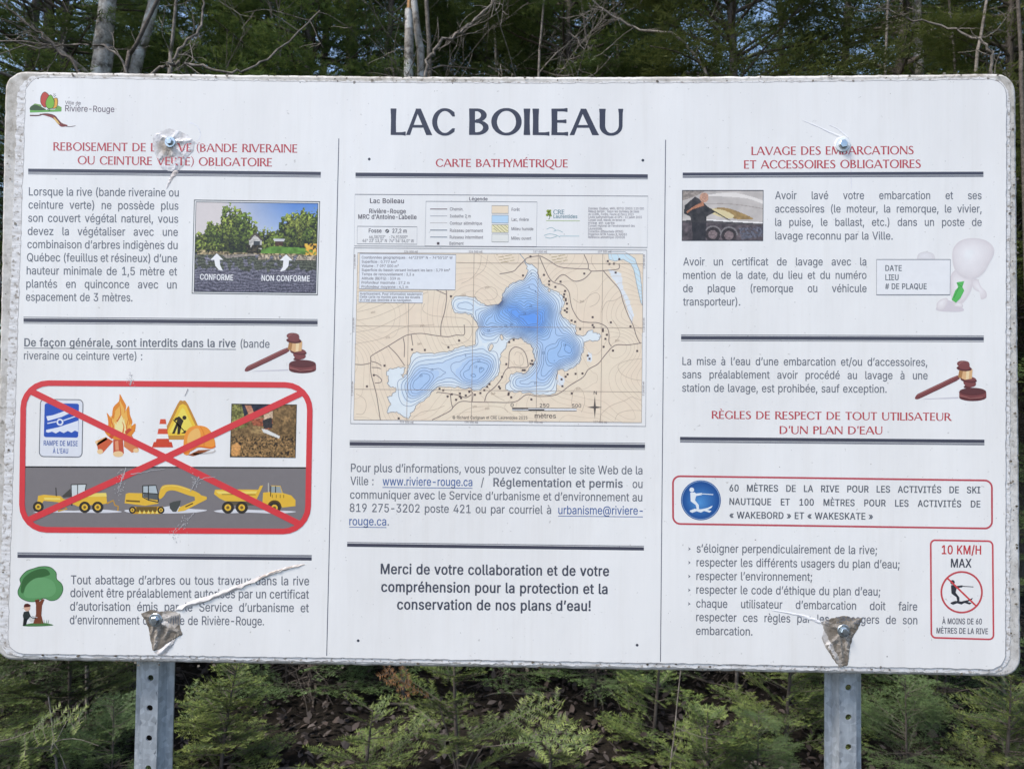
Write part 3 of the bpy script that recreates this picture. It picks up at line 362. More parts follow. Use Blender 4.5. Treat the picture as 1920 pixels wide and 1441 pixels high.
6,-17,3,-10,0,-11,-1,-14,-4,-19,-12,-10,-11,-11,-24,-3,-28,3,-31,4,-11,6,-10,11,-12,19,-11,14,-4,4,-1,23,0,17,5,10,6,0,-11,-2,-10,-4,-9,-5,-6,-8,-5,-6,-2,-15,0,-18,7,-12,14,-4,1,-5,0,-3,-1,-20,-11,-3,
-3,0,-3,7,-9,13,-13,16,-7,23,76,28,-12,5,-4,3,-9,14,-4,17,0,20,4,17,4,8,10,10,3,2,2,1,12,2,12,-2,5,-3,5,-4,7,-12,4,-10,2,-20,-3,-20,-3,-8,-7,-11,-11,-8,-4,-1,104,173,1,38,19,-4,28,0,4,1,2,3,0,91,3,14,
6,12,13,9,8,1,7,0,11,-7,5,-8,3,-8,1,-9,0,-96,2,-2,4,-1,29,0,4,1,2,3,0,98,-2,20,-2,4,-8,15,-8,8,-17,10,-20,3,-14,0,-16,-5,-10,-6,-1,57,-2,2,-4,1,-28,0,-4,-1,-2,-2,0,-204,2,-3,105,76,2,12,19,-4,28,0,4,
1,2,3,0,152,-2,3,-4,1,-28,0,-4,-1,-2,-3,0,-152,2,-3,16,30,173,6,0,12,3,6,5,5,11,-1,7,-4,7,-2,2,-10,5,-16,0,-3,-1,-7,-4,-7,-9,0,-11,2,-4,7,-8,106,76,2,21,-6,-61,28,2,3,1,13,7,11,13,4,16,0,174,-2,3,-4,
1,-28,0,-4,-1,-2,-3,0,-164,-2,-10,-3,-5,-6,-3,-6,0,-6,-2,-2,-2,0,-24,2,-2,15,30,173,6,0,12,3,10,12,0,12,-7,8,-9,5,-16,0,-3,-1,-8,-4,-3,-3,-4,-7,0,-6,3,-8,7,-8,107,161,1,29,19,-4,28,0,4,1,2,2,0,56,7,6,
52,-64,4,-1,35,0,4,1,2,3,0,2,-68,84,5,5,58,59,0,3,-2,2,-4,1,-34,0,-4,-1,-54,-55,-1,104,-2,2,-4,1,-28,0,-4,-1,-2,-2,0,-204,2,-3,108,85,1,24,54,-5,8,0,12,2,4,1,2,2,0,2,-4,21,-2,2,-4,1,-12,-1,-2,2,-3,12,
0,165,-2,2,-4,1,-28,0,-4,-1,-2,-2,0,-172,1,-10,2,-7,3,-5,11,-10,12,-4,109,253,1,59,19,-4,28,0,4,1,2,3,0,96,1,7,4,12,5,6,2,1,12,6,13,-3,8,-7,3,-6,1,-8,0,-104,2,-3,4,-1,28,0,4,1,2,3,0,99,5,17,5,6,12,6,
13,-3,5,-3,4,-4,3,-8,1,-8,0,-102,2,-3,4,-1,29,0,4,1,2,3,0,104,-3,20,-4,8,-9,12,-9,8,-20,6,-23,0,-23,-8,-12,-11,-8,9,-6,5,-16,5,-14,0,-12,-1,-16,-7,-2,-3,-1,6,-2,2,-4,1,-28,0,-4,-1,-2,-3,0,-152,2,-3,
110,173,1,37,19,-4,28,0,4,1,2,3,0,91,3,14,6,12,13,9,8,1,7,0,11,-7,5,-8,3,-8,1,-9,0,-96,2,-2,4,-1,29,0,4,1,2,2,0,99,-2,20,-10,19,-8,8,-15,9,-22,4,-18,-1,-12,-4,-10,-6,-1,6,-2,2,-4,1,-28,0,-4,-1,-2,-2,
0,-153,2,-3,111,175,2,31,78,-7,21,1,12,3,3,1,20,12,11,12,7,10,5,13,1,9,2,23,-3,28,-5,13,-14,20,-5,4,-9,6,-21,8,-7,2,-18,0,-12,-1,-24,-9,-10,-7,-4,-4,-14,-20,-8,-29,0,-16,1,-13,7,-26,7,-11,11,-12,20,
-12,15,-4,22,76,23,-12,6,-4,4,-9,15,-4,17,0,20,4,17,4,8,9,10,13,7,8,0,11,-2,5,-4,10,-11,7,-16,2,-20,-3,-18,-6,-16,-7,-8,-4,-4,-4,-3,-6,-2,112,179,2,34,19,-61,28,0,4,1,2,2,1,64,15,-10,11,-3,28,1,13,4,
10,5,19,19,6,11,7,26,1,14,-1,19,-6,25,-7,13,-5,6,-5,5,-19,12,-14,4,-11,1,-10,0,-17,-3,-12,-6,-3,-3,-1,7,-2,2,-4,1,-28,0,-4,-1,-2,-3,0,-210,2,-2,20,88,24,-11,2,-11,7,-3,5,-8,18,-2,19,2,21,7,16,10,11,4,
2,12,2,12,-2,5,-3,3,-2,7,-10,8,-24,0,-21,-8,-25,-11,-12,-4,-2,113,179,2,34,122,-61,29,0,4,1,2,2,0,210,-2,3,-4,1,-28,0,-4,-1,-2,-2,-1,-7,-3,3,-12,6,-5,2,-14,1,-8,0,-11,-1,-10,-2,-5,-2,-15,-11,-8,-6,-5,
-6,-11,-24,-3,-28,3,-33,11,-23,18,-19,11,-5,14,-4,27,-1,11,3,15,9,0,-63,2,-2,22,82,24,-12,2,-6,3,-4,4,-9,15,-4,17,0,21,4,18,6,9,7,9,4,2,2,1,12,2,11,-2,4,-2,11,-11,7,-16,2,-21,-1,-10,-4,-17,-8,-14,-11,
-8,114,113,1,28,19,-4,28,0,4,1,2,2,0,97,1,6,4,10,4,4,8,7,7,2,22,0,4,1,2,2,0,26,-2,2,-8,2,-7,0,-21,-2,-5,-2,-8,-5,-1,4,-2,2,-4,1,-28,0,-4,-1,-2,-2,0,-153,2,-3,115,155,1,69,60,-7,27,0,11,2,12,5,15,9,4,
4,4,5,7,15,-1,20,-3,9,-5,7,-9,9,-27,10,-23,5,-12,4,-6,5,-3,9,1,4,7,9,4,2,12,2,11,-2,7,-6,6,-10,2,-2,4,-1,5,0,22,4,4,2,2,2,0,2,-10,20,-20,15,-12,4,-17,2,-8,0,-10,-1,-21,-6,-14,-8,-5,-5,-8,-12,-2,-14,1,
-13,3,-9,9,-11,6,-5,11,-5,45,-12,8,-5,5,-7,-1,-9,-7,-8,-5,-3,-12,-2,-13,2,-5,2,-5,4,-2,4,-3,9,-2,2,-4,1,-5,0,-23,-4,-4,-2,-2,-2,0,-2,6,-17,12,-14,15,-8,116,100,1,39,63,-6,7,0,16,2,5,2,2,2,-4,22,-2,2,
-4,1,-19,0,-4,4,-2,10,0,87,26,1,4,1,2,2,0,22,-2,3,-4,1,-26,0,0,32,-2,3,-4,1,-28,0,-4,-1,-2,-3,0,-32,-17,0,-4,-1,-2,-2,0,-23,2,-2,4,-1,17,-1,0,-92,1,-9,3,-9,10,-11,6,-5,13,-5,117,173,1,39,70,-6,18,1,
12,4,10,6,1,-6,2,-2,4,-1,28,0,4,1,2,3,0,152,-3,3,-3,1,-29,0,-4,-1,-2,-2,0,-100,-2,-7,-6,-11,-4,-4,-8,-5,-9,-1,-7,0,-6,2,-6,5,-4,6,-5,20,0,95,-2,2,-4,1,-28,0,-4,-1,-2,-3,0,-98,3,-23,4,-9,10,-13,8,-7,
12,-5,118,165,1,21,63,-4,30,0,4,1,2,2,58,150,0,3,-2,3,-4,1,-31,0,-4,-1,-2,-2,-36,-100,-36,100,-2,2,-4,1,-31,0,-4,-1,-2,-2,0,-4,57,-149,3,-3,119,236,1,40,53,-4,28,0,4,1,2,2,20,69,6,23,26,-92,2,-2,4,-1,
29,0,4,1,3,3,2,6,43,145,0,2,-2,2,-4,1,-30,0,-4,-1,-2,-2,-19,-67,-7,-25,-22,91,-3,3,-4,1,-30,0,-4,-1,-2,-2,-19,-67,-6,-23,-25,90,-2,2,-4,1,-30,0,-4,-1,-2,-2,0,-2,45,-149,1,-3,2,-2,120,160,1,35,6,-4,33,
0,4,1,3,3,19,29,11,19,30,-48,3,-3,4,-1,32,0,4,1,2,2,0,2,-1,1,-51,74,50,74,0,2,-2,3,-4,1,-32,0,-4,-1,-3,-3,-19,-28,-9,-16,-27,44,-3,3,-4,1,-33,0,-4,-1,-2,-2,0,-3,50,-73,-53,-75,0,-3,2,-2,121,165,1,32,
38,-62,8,0,16,5,17,13,10,18,68,175,0,3,-2,3,-4,1,-31,0,-4,-1,-2,-2,-36,-100,-36,100,-2,2,-4,1,-31,0,-4,-1,-2,-2,0,-4,57,-149,-6,-20,-6,-8,-5,-3,-11,1,-6,0,-3,-1,-3,-4,-5,-19,0,-2,2,-2,7,-3,122,161,1,
22,15,-4,122,0,4,1,2,2,0,25,-3,2,-3,1,-75,1,79,102,0,22,-2,3,-4,1,-118,0,-4,-1,-2,-2,0,-25,3,-2,3,-1,73,-1,-81,-104,0,-20,2,-3,48,190,2,35,88,-7,6,0,14,2,16,5,12,7,12,11,7,12,7,14,7,36,1,18,-1,26,-7,
35,-7,15,-7,10,-14,14,-10,6,-16,5,-12,1,-23,-1,-14,-4,-13,-8,-12,-11,-9,-14,-5,-12,-5,-16,-3,-20,-1,-18,1,-26,3,-19,5,-18,5,-11,8,-14,13,-11,11,-7,16,-5,27,88,25,-9,2,-6,4,-12,16,-4,12,-5,26,0,33,2,
15,7,21,5,11,6,6,12,7,2,1,7,0,4,0,6,-3,12,-11,5,-9,7,-23,3,-33,-1,-15,-5,-25,-4,-14,-5,-8,-6,-7,-4,-2,-7,-4,49,190,1,27,29,-4,129,0,4,1,2,3,0,22,-2,3,-4,1,-40,0,0,178,-2,2,-4,1,-36,0,-3,-1,-43,-30,-4,
-4,0,-30,2,-2,4,-1,4,0,4,1,37,26,0,-140,-48,0,-4,-1,-2,-3,0,-22,2,-3,50,190,1,45,24,-4,134,0,4,1,2,2,0,25,-2,2,-2,1,-86,1,61,64,18,26,6,15,1,27,-3,10,-5,10,-11,12,-5,5,-8,5,-12,5,-22,3,-8,0,-22,-3,-3,
-1,-19,-10,-16,-18,-7,-21,-1,-13,2,-2,4,-1,29,0,4,1,2,2,0,8,2,6,5,10,13,10,9,1,16,-3,4,-2,7,-8,5,-10,0,-14,-10,-22,-92,-100,0,-20,2,-3,51,190,1,56,84,-7,19,1,27,8,9,6,17,17,6,11,2,10,1,10,-1,14,-3,10,
-11,19,-12,10,-22,9,-14,2,55,62,0,22,-2,2,-3,1,-126,0,-4,-1,-2,-2,0,-24,2,-2,2,-1,80,-1,-49,-54,0,-24,2,-2,4,-1,18,0,19,-2,12,-7,4,-4,7,-10,2,-12,-2,-16,-6,-9,-12,-8,-10,-3,-11,0,-10,3,-10,6,-7,8,-2,
12,-3,3,-4,1,-31,0,-4,-1,-2,-2,2,-13,7,-15,2,-4,10,-11,6,-5,21,-9,6,-2,52,190,1,34,111,-4,28,0,4,1,2,3,0,38,22,0,4,1,2,3,0,24,-2,2,-4,1,-22,1,0,58,-2,2,-4,1,-28,0,-4,-1,-2,-2,-1,-59,-50,1,78,131,0,3,
-2,2,-4,1,-29,0,-4,-1,-2,-2,-83,-140,0,-22,2,-3,2,-1,92,0,1,-38,2,-3,53,190,1,62,84,-7,20,1,15,4,11,6,8,5,5,5,13,15,7,23,1,24,-3,16,-5,10,-9,12,-15,14,-28,9,-22,0,-18,-4,4,43,81,1,3,1,3,2,0,24,-2,2,
-3,1,-114,0,-4,-1,-2,-2,-11,-101,0,-3,3,-2,4,-2,22,-2,6,0,4,1,9,7,20,4,4,0,13,-4,9,-9,8,-13,2,-14,-2,-16,-7,-13,-4,-4,-12,-7,-7,-1,-8,0,-9,3,-9,6,-5,8,-3,11,-2,2,-3,1,-30,0,-4,-1,-2,-3,1,-11,2,-8,11,
-17,4,-4,16,-11,9,-4,6,-2,54,190,2,35,86,-7,20,1,11,3,4,1,18,11,11,11,10,18,3,12,1,10,-1,16,-7,21,-5,9,-11,10,-8,5,-9,4,-17,5,-15,0,-4,0,50,72,0,2,-1,2,-5,1,-32,0,-4,-1,-3,-2,-44,-64,-18,-30,-11,-26,
-2,-18,1,-15,3,-12,11,-21,10,-9,19,-11,14,-4,19,90,24,-14,4,-9,8,-7,12,-2,14,2,16,7,12,9,8,9,3,17,-1,3,-2,7,-7,3,-3,6,-10,2,-14,-2,-16,-7,-12,-4,-4,-10,-6,55,190,1,18,37,-4,31,0,4,1,2,2,90,179,0,26,
-2,2,-4,1,-135,0,-4,-1,-2,-2,0,-24,2,-2,3,-1,97,-1,-88,-175,0,-2,2,-2,56,190,3,47,86,-7,21,1,21,6,5,2,9,5,8,6,4,3,10,17,3,9,1,17,0,5,-5,15,-8,13,-15,12,-6,2,2,1,16,15,5,9,3,10,1,9,-1,13,-6,17,-17,17,
-20,10,-23,3,-6,0,-21,-2,-14,-5,-9,-6,-16,-15,-7,-19,-1,-9,1,-13,3,-10,5,-9,18,-16,-7,-2,-14,-12,-8,-13,-5,-15,1,-22,2,-8,11,-18,4,-3,7,-6,10,-5,26,-8,18,84,24,-16,6,-2,2,-9,12,-2,12,2,12,7,11,10,7,
10,4,12,0,11,-4,11,-8,6,-10,2,-14,-2,-11,-11,-13,-4,-2,-12,-4,17,86,120,-10,4,-8,6,-5,8,-2,12,2,12,7,10,6,4,15,3,14,-3,8,-6,5,-9,2,-11,-2,-11,-6,-10,-8,-6,-9,-3,57,190,2,32,50,-4,32,0,4,1,3,3,44,64,
18,29,10,25,3,20,0,12,-4,14,-5,12,-5,8,-20,17,-23,8,-13,1,-19,-1,-25,-8,-19,-17,-6,-10,-4,-9,-3,-9,-1,-12,1,-16,6,-20,7,-10,9,-9,19,-11,25,-4,11,0,-51,-72,0,-3,2,-2,19,89,102,-13,4,-9,8,-7,12,-2,16,3,
14,2,6,7,9,11,7,10,1,11,-2,4,-2,8,-8,7,-11,2,-16,-3,-16,-2,-5,-8,-9,-10,-6,192,201,3,24,5,-4,31,0,4,1,2,2,19,54,71,0,17,-53,3,-3,4,-1,31,0,4,1,2,2,0,2,-2,5,-71,194,-2,4,-2,2,-4,1,-33,0,-4,-1,-2,-2,
-74,-203,0,-2,2,-2,3,72,83,24,74,25,-73,14,84,219,24,0,4,1,2,2,-1,6,-18,36,-2,2,-4,1,-31,0,-4,-1,-2,-2,0,-2,25,-40,3,-2,201,176,2,28,22,-4,130,0,4,1,2,2,0,25,-2,2,-2,1,-96,1,0,59,86,0,4,1,2,2,0,24,-2,
3,-2,1,-88,0,0,58,94,1,3,1,2,2,0,24,-2,2,-4,1,-129,0,-4,-1,-2,-2,0,-204,2,-3,14,74,219,24,0,4,1,3,2,26,40,0,2,-2,2,-4,1,-32,0,-4,-1,-2,-2,-19,-40,0,-2,2,-2,200,176,2,28,22,-4,130,0,4,1,2,2,0,25,-2,2,
-2,1,-96,1,0,59,86,0,4,1,2,2,0,24,-2,3,-2,1,-88,0,0,58,94,1,3,1,2,2,0,24,-2,2,-4,1,-129,0,-4,-1,-2,-2,0,-204,2,-3,14,76,219,24,0,4,1,2,2,-1,6,-18,36,-2,2,-4,1,-32,0,-4,-1,-2,-2,0,-2,26,-40,3,-2,224,
165,3,48,52,-7,30,1,20,9,1,-4,2,-2,4,-1,28,0,4,1,2,3,0,102,-2,18,-8,16,-7,7,-18,10,-22,5,-7,0,-21,-2,-19,-6,-13,-8,-5,-5,-9,-11,-4,-9,0,-2,2,-2,3,-1,24,-6,5,0,4,1,2,2,4,7,5,5,11,6,16,0,6,-1,5,-4,6,-8,
1,-14,-2,-2,-6,-3,-40,-5,-28,-9,-14,-11,-6,-11,-2,-17,2,-16,9,-16,9,-7,8,-4,14,63,23,-5,1,-8,6,-5,8,0,8,4,8,2,2,12,5,31,4,8,3,0,-18,-8,-16,-9,-8,-10,-3,14,64,168,24,0,4,1,2,3,-1,4,-18,37,-2,2,-4,1,
-31,0,-4,-1,-2,-3,0,-2,25,-38,3,-3,233,171,3,48,89,-7,9,0,17,4,4,2,15,8,13,13,7,15,0,2,-2,2,-3,1,-24,6,-5,0,-4,-1,-2,-2,-2,-5,-5,-6,-7,-6,-16,-3,-11,2,-11,6,-10,12,-3,8,-1,13,104,0,2,1,2,3,0,24,-5,22,
-7,14,-2,3,-14,14,-16,8,-5,2,-22,3,-16,0,-7,-2,-22,-9,-19,-19,-7,-10,-5,-14,-3,-27,2,-30,7,-16,6,-9,11,-12,20,-12,3,-1,13,-3,11,48,92,8,22,14,11,12,2,6,0,11,-4,5,-4,3,-6,6,-13,1,-6,0,-2,14,69,168,24,
0,4,1,3,3,25,38,0,3,-2,2,-4,1,-31,0,-4,-1,-2,-2,-19,-40,0,-2,2,-2,232,171,3,48,89,-7,9,0,17,4,4,2,15,8,13,13,7,15,0,2,-2,2,-3,1,-24,6,-5,0,-4,-1,-2,-2,-2,-5,-5,-6,-7,-6,-16,-3,-11,2,-11,6,-10,12,-3,8,
-1,13,104,0,2,1,2,3,0,24,-5,22,-7,14,-2,3,-14,14,-16,8,-5,2,-22,3,-16,0,-7,-2,-22,-9,-19,-19,-7,-10,-5,-14,-3,-27,2,-30,7,-16,6,-9,11,-12,20,-12,3,-1,13,-3,11,48,92,8,22,14,11,12,2,6,0,11,-4,5,-4,3,
-6,6,-13,1,-6,0,-2,14,70,168,24,0,4,1,2,3,-1,4,-18,37,-2,2,-4,1,-32,0,-4,-1,-2,-3,0,-2,26,-38,3,-3,234,171,3,48,89,-7,9,0,17,4,4,2,15,8,13,13,7,15,0,2,-2,2,-3,1,-24,6,-5,0,-4,-1,-2,-2,-2,-5,-5,-6,-7,
-6,-16,-3,-11,2,-11,6,-10,12,-3,8,-1,13,104,0,2,1,2,3,0,24,-5,22,-7,14,-2,3,-14,14,-16,8,-5,2,-22,3,-16,0,-7,-2,-22,-9,-19,-19,-7,-10,-5,-14,-3,-27,2,-30,7,-16,6,-9,11,-12,20,-12,3,-1,13,-3,11,48,92,
8,22,14,11,12,2,6,0,11,-4,5,-4,3,-6,6,-13,1,-6,0,-2,19,36,170,28,0,4,1,14,16,10,-13,3,-3,4,-1,28,0,4,1,2,2,0,2,-34,40,-4,1,-27,0,-4,-1,-4,-3,-30,-36,0,-2,2,-3,231,167,1,78,66,-61,22,0,16,2,4,1,12,10,
3,6,1,6,0,3,-3,12,-11,9,-12,3,0,3,19,5,17,10,14,17,5,14,0,2,-2,2,-3,1,-23,6,-5,0,-4,-1,-2,-2,-5,-12,-8,-7,-11,-6,-14,0,-12,6,-4,4,-9,15,-4,17,0,20,4,17,4,8,10,11,13,6,9,0,12,-3,7,-7,7,-13,2,-2,4,-1,5,
0,24,6,3,1,2,2,0,3,-13,22,-18,14,-14,6,-22,3,-20,-1,-24,-9,-10,-7,-4,-4,-14,-20,-8,-29,0,-16,1,-13,7,-26,7,-11,11,-12,16,-10,7,-3,12,-3,-2,-17,0,-3,2,-2,4,-1,14,0,3,-1,0,-6,-2,-2,-20,-1,-4,-1,-2,-2,0,
-16,2,-2,46,84,1,16,35,-6,6,0,9,2,12,10,2,5,0,11,-2,5,-8,8,-14,4,-5,0,-9,-2,-12,-10,-2,-5,0,-11,2,-5,8,-8,44,84,1,14,13,-52,23,0,4,1,2,2,21,76,0,2,-2,2,-4,1,-32,0,-4,-1,-2,-2,-12,-75,0,-2,2,-3,59,84,
2,14,13,-52,23,0,4,1,2,2,21,76,0,2,-2,2,-4,1,-32,0,-4,-1,-2,-2,-12,-75,0,-2,2,-3,14,38,104,6,0,13,4,8,8,3,9,-3,12,-8,8,-13,4,-6,0,-12,-4,-9,-8,-2,-9,2,-12,9,-8,58,84,2,16,35,-6,6,0,9,2,12,10,2,5,0,11,
-2,5,-8,8,-14,4,-5,0,-9,-2,-12,-10,-2,-5,0,-11,2,-5,8,-8,16,35,104,6,0,9,2,12,10,2,5,0,11,-2,5,-8,8,-14,4,-5,0,-9,-2,-12,-10,-2,-5,0,-11,2,-5,8,-8,40,118,1,27,69,-42,27,0,4,1,2,3,-19,46,-11,38,-4,36,
2,29,7,31,8,30,17,43,0,2,-2,2,-4,1,-27,0,-4,-1,-2,-2,-14,-26,-9,-29,-8,-32,-4,-30,1,-39,2,-19,11,-39,9,-21,10,-18,4,-5,41,118,1,29,13,-42,28,0,4,1,2,2,20,40,4,13,7,27,3,19,1,26,-1,25,-7,36,-9,30,-15,
35,-3,5,-2,2,-4,1,-28,0,-4,-1,-2,-3,0,-2,13,-28,10,-30,7,-31,4,-41,-6,-50,-14,-40,-14,-31,0,-2,2,-2,39,91,1,13,29,123,24,0,4,1,2,2,3,72,0,6,-2,2,-4,1,-30,0,-4,-1,-2,-2,3,-78,2,-2,8217,80,1,14,19,123,
22,0,4,1,2,2,21,76,0,2,-2,2,-4,1,-31,0,-4,-1,-2,-2,-12,-76,0,-2,2,-2,45,190,1,12,44,71,94,0,3,1,2,2,0,24,-2,3,-4,1,-95,0,-2,-1,-2,-3,0,-24,2,-2,47,109,1,14,4,-35,26,0,4,1,3,3,65,241,0,4,-2,2,-4,1,-27,
0,-4,-1,-3,-3,-64,-243,0,-2,2,-2,33,87,2,17,36,-6,6,0,8,2,13,10,2,5,0,11,-2,4,-9,9,-12,4,-10,0,-6,-3,-6,-3,-3,-3,-4,-8,0,-11,2,-5,9,-8,12,25,60,28,0,4,1,2,3,2,140,-2,2,-4,1,-32,0,-4,-1,-2,-2,2,-140,2,
-3,35,185,2,66,23,-4,25,0,4,1,2,2,9,53,34,0,-8,-52,2,-3,4,-1,24,0,3,1,4,3,8,52,25,0,4,1,2,2,3,21,0,2,-2,2,-4,1,-23,1,7,40,25,1,4,1,3,4,2,13,0,7,-2,2,-4,1,-23,1,8,50,0,2,-2,2,-4,1,-25,0,-4,-1,-2,-2,-9,
-53,-34,0,8,53,-2,2,-4,1,-24,0,-3,-1,-4,-4,-8,-50,-24,-1,-4,-1,-2,-2,-4,-20,0,-2,2,-2,4,-1,23,-1,-7,-40,-24,-1,-4,-1,-3,-4,-3,-18,0,-2,2,-3,4,-1,23,0,-8,-50,0,-2,2,-3,4,68,81,6,41,34,1,-6,-41,171,170,
2,16,65,16,32,0,4,1,2,3,0,2,-52,62,52,62,0,2,-1,3,-5,1,-32,0,-4,-1,-56,-66,0,-3,52,-62,4,-3,16,121,16,32,0,4,1,2,3,0,2,-53,62,53,62,0,2,-1,3,-5,1,-32,0,-4,-1,-56,-66,0,-3,52,-62,4,-3,187,170,2,16,8,
16,32,0,4,1,57,66,0,3,-53,61,-4,4,-4,1,-32,0,-4,-1,-2,-3,0,-2,53,-62,-53,-62,0,-3,2,-2,16,64,16,32,0,4,1,56,66,0,3,-52,62,-4,3,-4,1,-32,0,-4,-1,-2,-3,0,-2,52,-62,-52,-62,0,-3,2,-2
]
